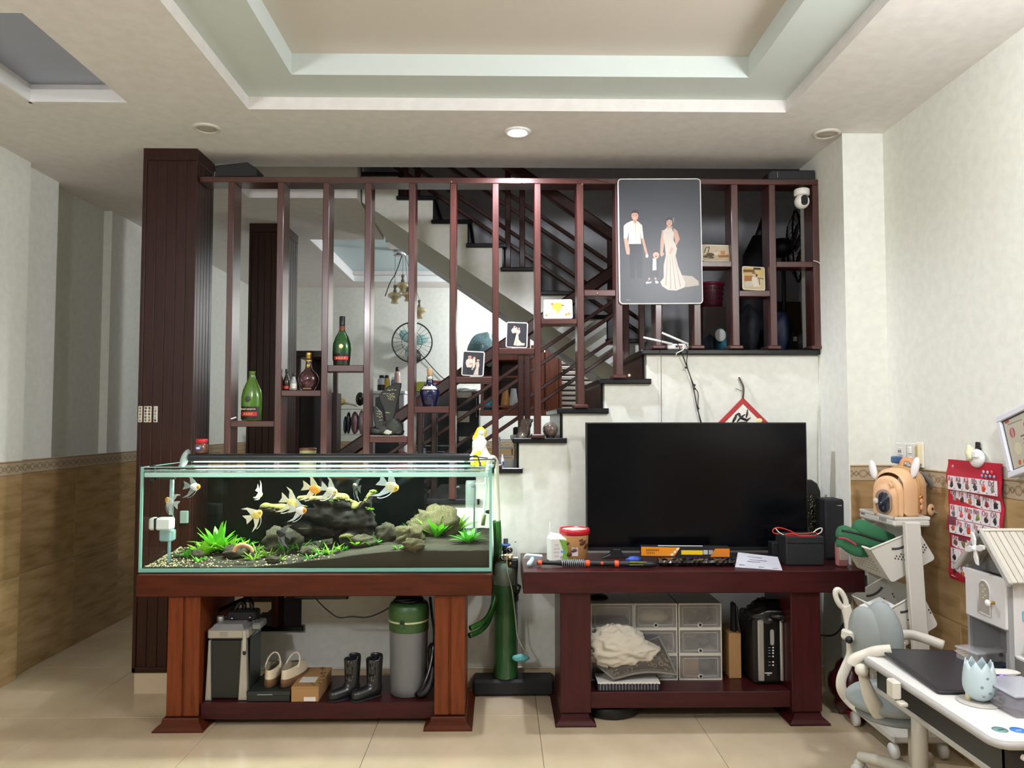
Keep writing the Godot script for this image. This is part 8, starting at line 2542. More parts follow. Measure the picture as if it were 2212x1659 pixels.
func toy_house(y: float):
	var x0 := 1.75
	var x1 := 2.03
	var zn := -2.66
	var zf := -2.9
	var mg := mat("8f8f8e", 0.5)
	var mw := mat("d0cecc", 0.4)
	var t := thing("toy_house_shelf", "white and grey house-shaped desk shelf with a slatted roof and toy windmill", "shelf", Vector3((x0 + x1) / 2, y, (zn + zf) / 2))
	var eave := 0.965
	var peak := 1.105
	var zm := (zn + zf) / 2
	ob("side_post", M.new().bx(Vector3(x0 + 0.002, y, zn - 0.018), Vector3(x0 + 0.02, eave, zn), 0.002), mg, t)
	ob("side_post", M.new().bx(Vector3(x0 + 0.002, y, zf), Vector3(x0 + 0.02, eave, zf + 0.012), 0.002), mg, t)
	ob("front_panel", M.new().bx(Vector3(x0 + 0.02, 0.69, zn - 0.012), Vector3(x1, eave, zn), 0.002), mw, t)
	ob("lower_panel", M.new().bx(Vector3(x0 + 0.02, y, zn - 0.05), Vector3(x1, 0.69, zn - 0.04)), mg, t)
	ob("back_panel", M.new().bx(Vector3(x0 + 0.02, y, zf), Vector3(x1, eave, zf + 0.01)), mg, t)
	ob("inner_wall", M.new().bx(Vector3(x0 + 0.12, y, zf + 0.01), Vector3(x0 + 0.13, eave, zn - 0.013)), mg, t)
	ob("shelf_board", M.new().bx(Vector3(x0 + 0.004, 0.772, zf + 0.013), Vector3(x1, 0.78, zn - 0.019)), mg, t)
	ob("gable", M.new().at(Vector3(x0 + 0.06, 0, 0), Basis(Vector3(0, 0, -1), Vector3(0, 1, 0), Vector3(1, 0, 0))).prism(pv([-zn, eave - 0.02, -zf, eave - 0.02, -zm, peak - 0.01]), 0.0, 0.01), mg, t)
	ob("front_ledge", M.new().bx(Vector3(x0 + 0.02, 0.685, zn), Vector3(x1, 0.695, zn + 0.05), 0.002), mw, t)
	# door with arched window and knob, facing the room
	var dz0 := zf + 0.004
	var dz1 := zn - 0.004
	var df := Basis(Vector3(0, 0, 1), Vector3(0, 1, 0), Vector3(-1, 0, 0))
	var door := ob("door", M.new().at(Vector3(x0 - 0.001, 0.865, (dz0 + dz1) / 2), df).prism(rr(dz1 - dz0, 0.175, 0.006, 2), -0.012, 0.004, 0.003), mat("d6d4d2", 0.35), t)
	var arch := PackedVector2Array([Vector2(-0.035, -0.06), Vector2(0.035, -0.06)])
	for i in 11: arch.append(Vector2(cos(PI * i / 10) * 0.035, 0.025 + sin(PI * i / 10) * 0.035))
	ob("arched_window", M.new().at(Vector3(x0 - 0.005, 0.865, (dz0 + dz1) / 2), df).prism(arch, -0.001, 0.001, 0.0003), mat("a29a90", 0.5), door)
	var wr := []
	for q in arch: wr.append(Vector3(x0 - 0.006, 0.865 + q.y, (dz0 + dz1) / 2 + q.x))
	wr.append(wr[0])
	ob("window_rim", M.new(true).tube(wr, 0.004, 6), mat("d6d4d2", 0.35), door)
	for i in 5: ob("leaf_sprig", M.new(true).ell(Vector3(x0 - 0.0065, 0.862 + 0.011 * i, (dz0 + dz1) / 2 - 0.006 + 0.012 * (i % 2)), Vector3(0.001, 0.004, 0.007)), mat("b8b294", 0.5), door)
	var kn := Vector3(x0 - 0.005, 0.858, dz1 - 0.062)
	ob("knob_stem", M.new(true).cyl(kn, kn + Vector3(-0.018, 0, 0), 0.005, 0.007), mat("b88a4a", 0.3, 0.8), door)
	ob("knob", M.new(true).ell(kn + Vector3(-0.024, 0, 0), Vector3(0.008, 0.012, 0.012)), mat("e6e4e0", 0.25), door)
	# roof: slats down both slopes
	var rt := ob("ridge", M.new().bx(Vector3(x0 - 0.015, peak - 0.004, zm - 0.012), Vector3(x1, peak + 0.006, zm + 0.012), 0.004), mat("c2beb2", 0.5), t)
	for s in [-1, 1]:
		var edge := Vector3(0, eave - 0.018, zm + s * 0.155)
		var dirv := (edge - Vector3(0, peak, zm))
		var ln := dirv.length()
		var bs := Basis(Vector3(1, 0, 0), dirv.normalized(), Vector3(1, 0, 0).cross(dirv.normalized()))
		for i in 12:
			var xa := x0 - 0.01 + i * (x1 - x0 + 0.01) / 12.0
			ob("roof_slat", M.new().at(Vector3(xa + 0.0118, 0, 0) + Vector3(0, peak, zm) + dirv / 2, bs).box(Vector3.ZERO, Vector3(0.0222, ln, 0.009), 0.002), mat("b5b0a4" if i % 2 else "bcb7ab", 0.55), t)
		ob("barge_board", M.new().at(Vector3(x0 - 0.014, 0, 0) + Vector3(0, peak - 0.002, zm) + dirv / 2, bs).box(Vector3.ZERO, Vector3(0.014, ln + 0.012, 0.024), 0.004), mat("a9a6a0", 0.5), t)
	# windmill
	var wc := Vector3(x0 - 0.035, 1.04, zm + 0.0)
	var wm := ob("windmill_hub", M.new(true).ell(wc, Vector3(0.012, 0.012, 0.012)), m_white, t)
	for k in 4:
		var a := k * PI / 2 + 0.25
		ob("windmill_blade", M.new().at(wc, df * Basis.from_euler(Vector3(0, 0, a))).prism(pv([-0.008, 0.006, 0.006, 0.006, 0.014, 0.03, 0.008, 0.055, -0.004, 0.06, -0.01, 0.035]), -0.004, 0.004, 0.002), mat("dcdad8", 0.4), wm)
	# bits on the ledge
	var bz := thing("bone_ornament", "white bone-shaped ornament with a grey patch on the ledge of the toy house", "ornament", Vector3(1.8, 0.6955, zn + 0.028))
	ob("bone", M.new(true).ell(Vector3(1.793, 0.722, zn + 0.028), Vector3(0.012, 0.026, 0.012)).ell(Vector3(1.822, 0.73, zn + 0.028), Vector3(0.016, 0.034, 0.014)), mat("d4d2d0", 0.4), bz)
	ob("grey_patch", M.new(true).ell(Vector3(1.826, 0.718, zn + 0.041), Vector3(0.011, 0.018, 0.004)), mat("8a8884", 0.5), bz)
	solo("blue_tag", M.new().bx(Vector3(1.798, 0.81, zn), Vector3(1.83, 0.845, zn + 0.004), 0.001), mat("5fb0cc", 0.5), "light blue tag on the front of the toy house shelf", "tag")

func chair():
	var mp := mat("cdc8bb", 0.45)
	var mf := mat("8d9492", 0.85, 0.0, {"sheen": 0.3})
	var o := Vector3(X(1966, 3.1), 0, -3.1)
	var t := thing("child_chair", "white and grey swivelling child's chair with a two-lobed back, tucked in at the desk", "chair", o)
	# back cushion: two lobes
	for q in [[1872, 1376, 3.22, 21, 60, -0.1], [1908, 1372, 3.19, 27, 66, -0.12]]:
		var p := P(q[0], q[1], q[2])
		var s: float = q[2] / F
		ob("back_lobe", M.new(true).at(p, Basis.from_euler(Vector3(0, 0.5, q[5] * -0.9))).ell(Vector3.ZERO, Vector3(q[3] * s * 1.05, q[4] * s * 1.1, 0.085), Basis(), 16, 24), mf, t)
	# spine and grip
	var d := 3.28
	ob("spine", M.new(true).tube(bez([P(1826, 1308, d), P(1833, 1335, d), P(1838, 1375, d), P(1839, 1412, d), P(1828, 1440, d), P(1818, 1465, d), P(1818, 1488, d), P(1832, 1510, d), P(1858, 1532, d - 0.06), P(1900, 1546, d - 0.14), P(1940, 1552, d - 0.18)]), 0.022, 12, true, 0.6), mp, t)
	var lp := []
	for i in 25:
		var a := TAU * i / 24
		var u := Vector2(sin(a) * 8.5, cos(a) * 21)
		var r := u.rotated(-0.42)
		lp.append(P(1816 + r.x, 1293 + r.y, d))
	ob("grip", M.new(true).tube(lp, 0.0115, 10, false), mp, t)
	ob("slider", M.new().at(P(1838, 1372, d - 0.02), Basis.from_euler(Vector3(0, 0.3, -0.1))).box(Vector3.ZERO, Vector3(0.062, 0.042, 0.06), 0.008), mp, t)
	ob("slider_knob", M.new(true).cyl(P(1834, 1382, d - 0.05), P(1834, 1382, d - 0.07), 0.015), m_black, t)
	# seat
	var st := M.new(true)
	ob("seat_cushion", st.at(P(1930, 1508, 3.12), Basis.from_euler(Vector3(0.0, 0.45, 0.0))).ell(Vector3.ZERO, Vector3(0.19, 0.055, 0.17), Basis(), 14, 28), mf, t)
	ob("seat_pan", M.new(true).at(P(1940, 1538, 3.1), Basis.from_euler(Vector3(0, 0.45, 0))).ell(Vector3.ZERO, Vector3(0.17, 0.03, 0.15), Basis(), 10, 24), mat("7e8280", 0.6), t)
	# near arm
	d = 2.99
	ob("arm_pad", M.new(true).tube(bez([P(1838, 1436, d), P(1846, 1424, d), P(1870, 1414, d), P(1893, 1407, d - 0.02), P(1925, 1404, d - 0.04)]), 0.021, 12, true, 0.9), mp, t)
	ob("arm_joint", M.new(true).cyl(P(1861, 1446, d + 0.03), P(1861, 1448, d - 0.035), 0.024), mp, t)
	ob("arm_support", M.new(true).tube(bez([P(1862, 1448, d), P(1869, 1475, d), P(1882, 1510, d), P(1905, 1550, d + 0.04)]), [0.018, 0.018, 0.019, 0.019, 0.02, 0.021, 0.022, 0.023, 0.024, 0.025, 0.026, 0.027, 0.028, 0.029, 0.03, 0.03, 0.03, 0.028, 0.024], 12, true, 0.8), mp, t)
	# far arm
	d = 3.33
	ob("arm_pad", M.new(true).tube(bez([P(1940, 1374, d), P(1965, 1371, d), P(2000, 1380, d - 0.02), P(2038, 1394, d - 0.05)]), 0.021, 12, true, 0.9), mp, t)
	ob("arm_support", M.new(true).tube(bez([P(1945, 1385, d), P(1944, 1420, d), P(1945, 1470, d - 0.03), P(1950, 1530, d - 0.1)]), 0.022, 10), mp, t)
	# gas lift, star base, castors
	ob("lift_cover", M.new(true).lathe(o, [Vector2(0.036, 0.1), Vector2(0.036, 0.3), Vector2(0.03, 0.305)], 24), mat("b4afa0", 0.45), t)
	ob("hub", M.new(true).lathe(o, [Vector2(0.05, 0.075), Vector2(0.055, 0.08), Vector2(0.05, 0.115), Vector2(0.036, 0.13)], 24), mp, t)
	for k in 5:
		var a := deg_to_rad(197.0 + k * 72)
		var dir := Vector3(cos(a), 0, -sin(a))
		var e := o + dir * 0.25
		ob("base_leg", M.new(true).tube([o + Vector3(0, 0.1, 0) + dir * 0.03, o + Vector3(0, 0.098, 0) + dir * 0.14, e + Vector3(0, 0.082, 0)], [0.028, 0.025, 0.02], 10), mp, t)
		var ax := dir.cross(Vector3.UP)
		for s in [-1, 1]:
			ob("castor_wheel", M.new(true).cyl(e + Vector3(0, 0.029, 0) + ax * 0.004 * s, e + Vector3(0, 0.029, 0) + ax * 0.024 * s, 0.029, 0.026, 20), mat("d6d3cc", 0.4), t)
		ob("castor_fork", M.new(true).ell(e + Vector3(0, 0.052, 0), Vector3(0.022, 0.02, 0.022)), mp, t)

func back_rooms():
	dining()
	landing()

func dining():
	# pendant lamp
	var d := 7.45
	var c := Vector3(X(861, d), 3.17, -d)
	var s := d / F
	var t := thing("pendant_lamp", "hanging lamp of four amber glass shades on a round chrome plate in the dining room", "lamp", c)
	ob("canopy", M.new(true).lathe(c - Vector3(0, 0.06, 0), [Vector2(0.055, 0), Vector2(0.062, 0.005), Vector2(0.062, 0.055), Vector2(0.055, 0.06)], 24), m_chrome, t)
	for q in [[853, 640, 12], [870, 617, 11], [906, 672, 12], [881, 636, 10]]:
		var p := P(q[0], q[1], d)
		var top := Vector3(clampf(p.x, c.x - 0.05, c.x + 0.05), 3.11, -d)
		var neck := p + Vector3(0, 24 * s, 0)
		top = Vector3(p.x if absf(p.x - c.x) < 0.05 else c.x + 0.05 * signf(p.x - c.x), 3.12, -d)
		ob("cord", M.new(true).tube([top, neck], 0.003, 5), mat("8a8c8c", 0.4), t)
		ob("socket", M.new(true).lathe(p + Vector3(0, 6 * s, 0), pxprof([4, 0, 4, 6, 2, 9, 3.5, 14, 3, 18], s), 14), mat("6a6a60", 0.4), t)
		ob("shade", M.new(true).lathe(p - Vector3(0, 10 * s, 0), pxprof([8, -6, 9, -5, 6.5, 2, 10, 6, 15, 8, 15.5, 13, 11, 17, 5, 19], s * q[2] / 12.0), 20), mat("c9b27c", 0.12, 0.0, {"alpha": 0.6}), t)
		ob("bulb_glass", M.new(true).ell(p - Vector3(0, 4 * s, 0), Vector3(6 * s, 9 * s, 6 * s)), mat("dcd2b4", 0.15, 0.0, {"alpha": 0.7}), t)
	ob("loose_cable", M.new(true).tube(bez([c - Vector3(-0.02, 0.06, 0), P(855, 590, d), P(843, 610, d), P(832, 640, d)]), 0.005, 5), m_black, t)
	# wall fan
	d = 8.72
	s = d / F
	c = P(891, 740, d)
	t = thing("wall_fan", "black wire-cage wall fan with pale green blades on the far dining room wall", "fan", c)
	ob("cage", M.new(true).tube(ringpts(c + Vector3(0, 0, 0.03), 43 * s, 40), 0.008, 6, false), m_black, t)
	ob("cage_inner", M.new(true).tube(ringpts(c + Vector3(0, 0, 0.06), 22 * s, 30), 0.003, 5, false), m_black, t)
	for k in 24:
		var a := TAU * k / 24
		ob("cage_wire", M.new(true).tube([c + Vector3(cos(a) * 5 * s, sin(a) * 5 * s, 0.08), c + Vector3(cos(a) * 24 * s, sin(a) * 24 * s, 0.07), c + Vector3(cos(a) * 43 * s, sin(a) * 43 * s, 0.03)], 0.0018, 4), m_black, t)
	for k in 3:
		var a := TAU * k / 3 + 0.3
		ob("blade", M.new(true).at(c + Vector3(cos(a) * 19 * s, sin(a) * 19 * s, 0.02), Basis.from_euler(Vector3(0.2, 0.2, a))).ell(Vector3.ZERO, Vector3(16 * s, 11 * s, 0.012), Basis(), 8, 16), mat("8fb2ac", 0.4), t)
	ob("motor", M.new(true).ell(c + Vector3(0, 0, -0.03), Vector3(9 * s, 9 * s, 0.09)), m_black, t)
	ob("base", M.new(true).ell(P(898, 770, d + 0.05), Vector3(12 * s, 16 * s, 0.07)), m_black, t)
	ob("power_cord", M.new(true).tube(bez([P(905, 760, 8.85), P(935, 795, 8.87), P(955, 815, 8.87), P(975, 828, 8.87)]), 0.006, 5), mat("3a3a3c", 0.5), t)
	# dark cabinet behind the second column
	d = 7.0
	var dk := mat("38201c", 0.4)
	t = thing("dark_cabinet", "dark brown open-topped wooden cabinet beyond the second column", "cabinet", Vector3(X(690, d), 0, -d - 0.2))
	ob("top_rail", M.new().bx(Vector3(X(634, d), Y(772, d), -d - 0.4), Vector3(X(727, d), Y(758, d), -d), 0.004), dk, t)
	for x in [637, 718]: ob("upright", M.new().bx(Vector3(X(x, d), 0, -d - 0.05), Vector3(X(x + 9, d), Y(772, d), -d), 0.004), dk, t)
	ob("dark_panel", M.new().bx(Vector3(X(640, d), 0, -d - 0.4), Vector3(X(676, d), Y(772, d), -d - 0.36), 0.004), mat("15100f", 0.4), t)
	ob("lower_panel", M.new().bx(Vector3(X(640, d), 0, -d - 0.3), Vector3(X(722, d), Y(848, d), -d - 0.02), 0.004), mat("1a1413", 0.35), t)
	# wire rack
	d = 8.5
	t = thing("wire_rack", "white two-tier wire rack of toiletries against the far wall", "rack", Vector3(X(765, d), Y(955, d), -d))
	for y in [872, 883, 938]:
		ob("tier", M.new().bx(Vector3(X(727, d), Y(y + 1.5, d), -d - 0.2), Vector3(X(800, d), Y(y, d), -d), 0.002), mat("b8b4aa", 0.4), t)
	for x in [730, 798]: ob("rack_post", M.new().bx(Vector3(X(x, d), 0.0, -d - 0.02), Vector3(X(x + 2, d), Y(868, d), -d), 0.001), mat("b8b4aa", 0.4), t)
	for q in [["small_bottle", 741, 908, 4, 12, "2a2c3c", "dark bottle at the left end of the wire rack"], ["tube_box", 748, 903, 5, 17, "1c2030", "tall dark navy tube on the wire rack"], ["picture_box", 762, 902, 9, 17, "8a6a70", "pinkish picture box in the middle of the wire rack"], ["flat_box", 777, 900, 8, 18, "a8949a", "pale pink box right of the picture box on the wire rack"], ["dark_lump", 790, 906, 10, 14, "1d1c1c", "dark bundle at the right end of the wire rack"]]:
		var p := P(q[1], q[2] + 0.0, d - 0.05)
		var yb := Y(938, d) + 0.001
		var pt: float = (p.y + q[4] * s) - yb
		solo(q[0], rock(Vector3(p.x, yb + pt * 0.46, -d - 0.08), Vector3(q[3] * s * 0.95, pt * 0.46, 0.06), q[1], 0.12), mat(q[5], 0.5), q[6], "toiletry")
	var bh := thing("hand_broom", "straw hand broom lying on top of the wire rack", "broom", P(725, 873, d))
	ob("bristles", rock(P(726, 868, d - 0.05), Vector3(0.1, 0.05, 0.05), 7, 0.3), mat("a8904c", 0.8), bh)
	ob("stick", M.new(true).cyl(P(740, 868, d - 0.05), P(772, 877, d - 0.05), 0.012), mat("c8c4ba", 0.5), bh)
	solo("black_pan", M.new(true).ell(P(778, 862, d - 0.1), Vector3(0.05, 0.075, 0.03)), m_blackgloss, "round black pan leaning over the right end of the wire rack", "pan")
	# white cabinet with bottles
	d = 7.7
	s = d / F
	t = thing("white_cabinet", "white low cabinet with a dark glass front behind the stone carving", "cabinet", Vector3(X(848, d), 0, -d - 0.2))
	ob("body", M.new().bx(Vector3(X(803, d), 0, -d - 0.45), Vector3(X(873, d), Y(851, d), -d), 0.006), mat("d2d4d4", 0.4), t)
	ob("top", M.new().bx(Vector3(X(801, d), Y(851, d), -d - 0.46), Vector3(X(875, d), Y(844, d), -d + 0.02), 0.004), mat("dcdedd", 0.4), t)
	ob("glass_door", M.new().bx(Vector3(X(811, d), 0.1, -d), Vector3(X(862, d), Y(858, d), -d + 0.01), 0.002), mat("22252a", 0.2), t)
	var ty := Y(844, d) + 0.001
	for q in [["grey_canister", 822, 9, 34, "b4b6ba", "silver and black canister on the white cabinet"], ["oil_bottle", 833, 7, 34, "b89a2a", "yellow oil bottle with black cap on the white cabinet"], ["water_bottle", 847, 5, 30, "6a7a9c", "small blue-labelled bottle on the white cabinet"], ["spray_can", 856, 6.5, 52, "c4a49c", "tall pink and silver spray can with black cap on the white cabinet"]]:
		var o := Vector3(X(q[1], d), ty, -d - 0.06)
		var bt := thing(q[0], q[5], "bottle", o)
		ob("body", M.new(true).lathe(o, pxprof([q[2] * 0.9, 0, q[2], 1, q[2], q[3] * 0.72, q[2] * 0.6, q[3] * 0.82], s), 18), mat(q[4], 0.3), bt)
		ob("cap", M.new(true).lathe(o, pxprof([q[2] * 0.62, q[3] * 0.8, q[2] * 0.66, q[3] * 0.82, q[2] * 0.6, q[3] * 0.98, q[2] * 0.4, q[3]], s), 14), m_black if q[1] != 847 else m_white, bt)
	ob("black_foot", M.new(true).lathe(Vector3(X(822, d), ty, -d - 0.06), pxprof([9.3, 0.1, 9.5, 1, 9.5, 12, 9.2, 13], s), 18), m_black, get_node("grey_canister"))
	# black refrigerator and counter
	d = 7.3
	t = thing("black_refrigerator", "tall black refrigerator with stickers behind the stair railing", "refrigerator", Vector3(X(1010, d), 0, -d - 0.25))
	ob("cabinet", M.new().bx(Vector3(X(980, d), 0, -d - 0.55), Vector3(X(1035, d), Y(845, d), -d - 0.02), 0.006), mat("101114", 0.25), t)
	ob("door", M.new().bx(Vector3(X(981, d), 0.05, -d - 0.018), Vector3(X(1034, d), Y(847, d), -d), 0.006), mat("0d0e11", 0.15), t)
	ob("handle", M.new().bx(Vector3(X(1028, d), Y(900, d), -d), Vector3(X(1030, d), Y(860, d), -d + 0.03), 0.003), m_chrome, t)
	for q in [[1003, 853, 16, 6], [1001, 900, 13, 12], [1001, 948, 10, 5]]:
		ob("door_sticker", M.new().bx(P(q[0] - q[2], q[1] + q[3], d) + Vector3(0, 0, 0.001), P(q[0] + q[2], q[1] - q[3], d) + Vector3(0, 0, 0.003)), mat("9a947a", 0.4), t)
	solo("white_bundle", rock(P(1010, 839, d - 0.05) + Vector3(0, -0.01, -0.2), Vector3(0.11, 0.035, 0.1), 12, 0.25), m_white, "white folded cloth on top of the black refrigerator", "cloth")
	d = 7.0
	t = thing("black_counter", "black glossy counter with steel edges behind the stair posts", "counter", Vector3(X(925, d), 0, -d - 0.25))
	ob("body", M.new().bx(Vector3(X(888, d), 0, -d - 0.5), Vector3(X(975, d), Y(845, d), -d), 0.006), mat("0f1012", 0.25), t)
	for y in [962, 975]: ob("steel_strip", M.new().bx(Vector3(X(890, d), Y(y + 1.5, d), -d), Vector3(X(973, d), Y(y, d), -d + 0.006)), m_chrome, t)
	ty = Y(845, d) + 0.001
	for q in [[896, 915, 20, "a8b83a", "lime green box on the black counter"], [917, 962, 18, "c9c2c0", "white and red packed box on the black counter"], [894, 930, 24, "9a7a54", "brown carton standing behind the lime green box on the counter"]]:
		var dz: float = 0.3 if q[2] == 24 else 0.05
		solo("counter_box", M.new().bx(Vector3(X(q[0], d), ty, -d - dz - 0.15), Vector3(X(q[1], d), ty + q[2] * d / F, -d - dz), 0.003), mat(q[3], 0.5), q[4], "box")
	solo("red_packet", M.new().eul(Vector3(X(938, d), ty + 18.6 * d / F + 0.012, -d - 0.12), 0, 10, -4).box(Vector3.ZERO, Vector3(0.15, 0.02, 0.1), 0.003), mat("b02a3a", 0.4), "red packet lying on the white packed box", "packet")
	# red and blue bags low behind the rail
	d = 6.2
	solo("red_bag", rock(Vector3(X(868, d), 1.09, -d), Vector3(0.1, 0.16, 0.1), 8, 0.25), mat("8a1420", 0.5), "red bag behind the lower stair rail, left of the blue bag", "bag")
	solo("blue_bag", rock(Vector3(X(905, d), 1.1, -d), Vector3(0.12, 0.15, 0.1), 9, 0.2), mat("23344e", 0.5), "dark blue bag behind the lower stair rail", "bag")
	solo("light_blue_box", M.new().bx(P(896, 990, d - 0.13), P(920, 968, d - 0.11), 0.002), mat("7f9ab8", 0.5), "light blue box before the dark blue bag behind the stair rail", "box")
	solo("side_table", M.new().bx(Vector3(X(855, 6.2), 0, -6.34), Vector3(X(930, 6.2), 0.945, -6.06), 0.01), mat("2a1c1a", 0.5), "dark low cupboard holding the red and blue bags behind the stairs", "cupboard")
	# plastic bag on the stair string
	solo("plastic_bag", rock(P(1047, 742, 6.6) + Vector3(0, 0, -0.6), Vector3(0.16, 0.15, 0.12), 33, 0.4), mat("9fbcc0", 0.2, 0.0, {"coat": 0.6, "tex": noise("bagn", 0.04, "7aa0a8", "ffffff", 3), "tri": Vector3(3, 3, 3)}), "bulging clear and teal plastic bag on top of the wooden cupboard", "bag")
	# wooden cupboard with glass and slats
	d = 7.1
	var cw := mat("7c3f22", 0.4, 0.0, {"tex": noises["grain"], "tri": Vector3(4, 0.5, 4)})
	t = thing("wooden_cupboard", "red-brown wooden kitchen cupboard with glass doors and a louvred panel under the upper stairs", "cupboard", Vector3(X(1150, d), Y(895, d), -d - 0.2))
	ob("back_panel", M.new().bx(Vector3(X(1040, d), Y(893, d), -d - 0.3), Vector3(X(1330, d), Y(755, d), -d - 0.28)), mat("2c1a14", 0.6), t)
	ob("top", M.new().bx(Vector3(X(1036, d), Y(778, d), -d - 0.3), Vector3(X(1140, d), Y(757, d), -d), 0.004), cw, t)
	ob("bottom", M.new().bx(Vector3(X(1036, d), Y(898, d), -d - 0.3), Vector3(X(1335, d), Y(885, d), -d), 0.004), cw, t)
	for x in [1038, 1062, 1127, 1140]: ob("stile", M.new().bx(Vector3(X(x, d), Y(886, d), -d - 0.02), Vector3(X(x + 7, d), Y(776, d), -d + 0.004), 0.002), cw, t)
	for y in [812, 876]: ob("cross_rail", M.new().bx(Vector3(X(1040, d), Y(y + 4, d), -d - 0.02), Vector3(X(1130, d), Y(y, d), -d + 0.002), 0.002), cw, t)
	for x in [1147, 1178]: ob("door", M.new().bx(Vector3(X(x, d), Y(886, d), -d - 0.02), Vector3(X(x + 29, d), Y(745, d), -d), 0.005), cw, t)
	for k in 10:
		ob("louvre_slat", M.new().at(Vector3(X(1260, d), Y(882 - k * 11, d), -d - 0.01), Basis.from_euler(Vector3(0.5, 0, 0))).box(Vector3.ZERO, Vector3(0.42, 0.026, 0.008)), mat("d8cfc0", 0.5), t)
	ob("louvre_frame", M.new().bx(Vector3(X(1208, d), Y(886, d), -d - 0.02), Vector3(X(1214, d), Y(760, d), -d + 0.004), 0.002).bx(Vector3(X(1304, d), Y(886, d), -d - 0.02), Vector3(X(1330, d), Y(840, d), -d + 0.004), 0.002), cw, t)
	for q in [["blue_dish", 1050, "3f9ab8"], ["blue_bowl", 1066, "4aa6bc"], ["pale_jar", 1110, "d0d4d2"], ["tan_bottle", 1092, "c08a4c"]]:
		var o := Vector3(X(q[1], d), Y(885, d) + 0.001, -d - 0.14)
		solo(q[0], M.new(true).lathe(o, [Vector2(0.03, 0), Vector2(0.045, 0.02), Vector2(0.045, 0.06), Vector2(0.025, 0.09 if q[1] < 1080 else 0.2)], 16), mat(q[2], 0.3), "%s inside the glass part of the wooden cupboard" % {"blue_dish": "blue dish at the left", "blue_bowl": "light blue bowl", "pale_jar": "pale tall jar", "tan_bottle": "tan slim bottle"}[q[0]], "tableware")
	# low white shelves with magazines behind the first steps
	d = 6.3
	t = thing("white_shelves", "low white shelf unit with upright magazines seen past the first partition steps", "shelf", Vector3(X(1110, d), 0, -d - 0.2))
	for y in [950, 968, 985]: ob("board", M.new().bx(Vector3(X(1080, d), Y(y + 2, d), -d - 0.3), Vector3(X(1160, d), Y(y, d), -d), 0.002), m_white, t)
	ob("side", M.new().bx(Vector3(X(1078, d), 0, -d - 0.3), Vector3(X(1081, d), Y(945, d), -d)).bx(Vector3(X(1159, d), 0, -d - 0.3), Vector3(X(1162, d), Y(945, d), -d)), m_white, t)
	for k in 9:
		var o := Vector3(X(1105 + k * 5, d), Y(967 if k % 2 else 984, d) + 0.001, -d - 0.1)
		solo("magazine", M.new().bx(o, o + Vector3(0.013, 0.05, 0.08), 0.001), mat(["8a7a5c", "2a2420", "b8a88c", "4a3a30", "6a5a44", "1c1a1a", "9a8a70", "3a3430", "c8b898"][k], 0.6), "%s upright magazine on the low white shelf unit, %s board" % [["tan", "black", "beige", "dark brown", "brown", "darkest", "sand", "grey-brown", "cream"][k], ["lower", "middle"][k % 2]], "magazine", "magazines on the low white shelves")
	solo("black_flask", M.new(true).lathe(Vector3(X(1118, d), Y(949, d) + 0.001, -d - 0.12), [Vector2(0.035, 0), Vector2(0.035, 0.09), Vector2(0.02, 0.1)], 16), m_black, "black box-like flask on top of the low white shelves", "flask")

func ringpts(c: Vector3, r: float, n: int) -> Array:
	var o := []
	for i in n + 1: o.append(c + Vector3(cos(TAU * i / n) * r, sin(TAU * i / n) * r, 0))
	return o

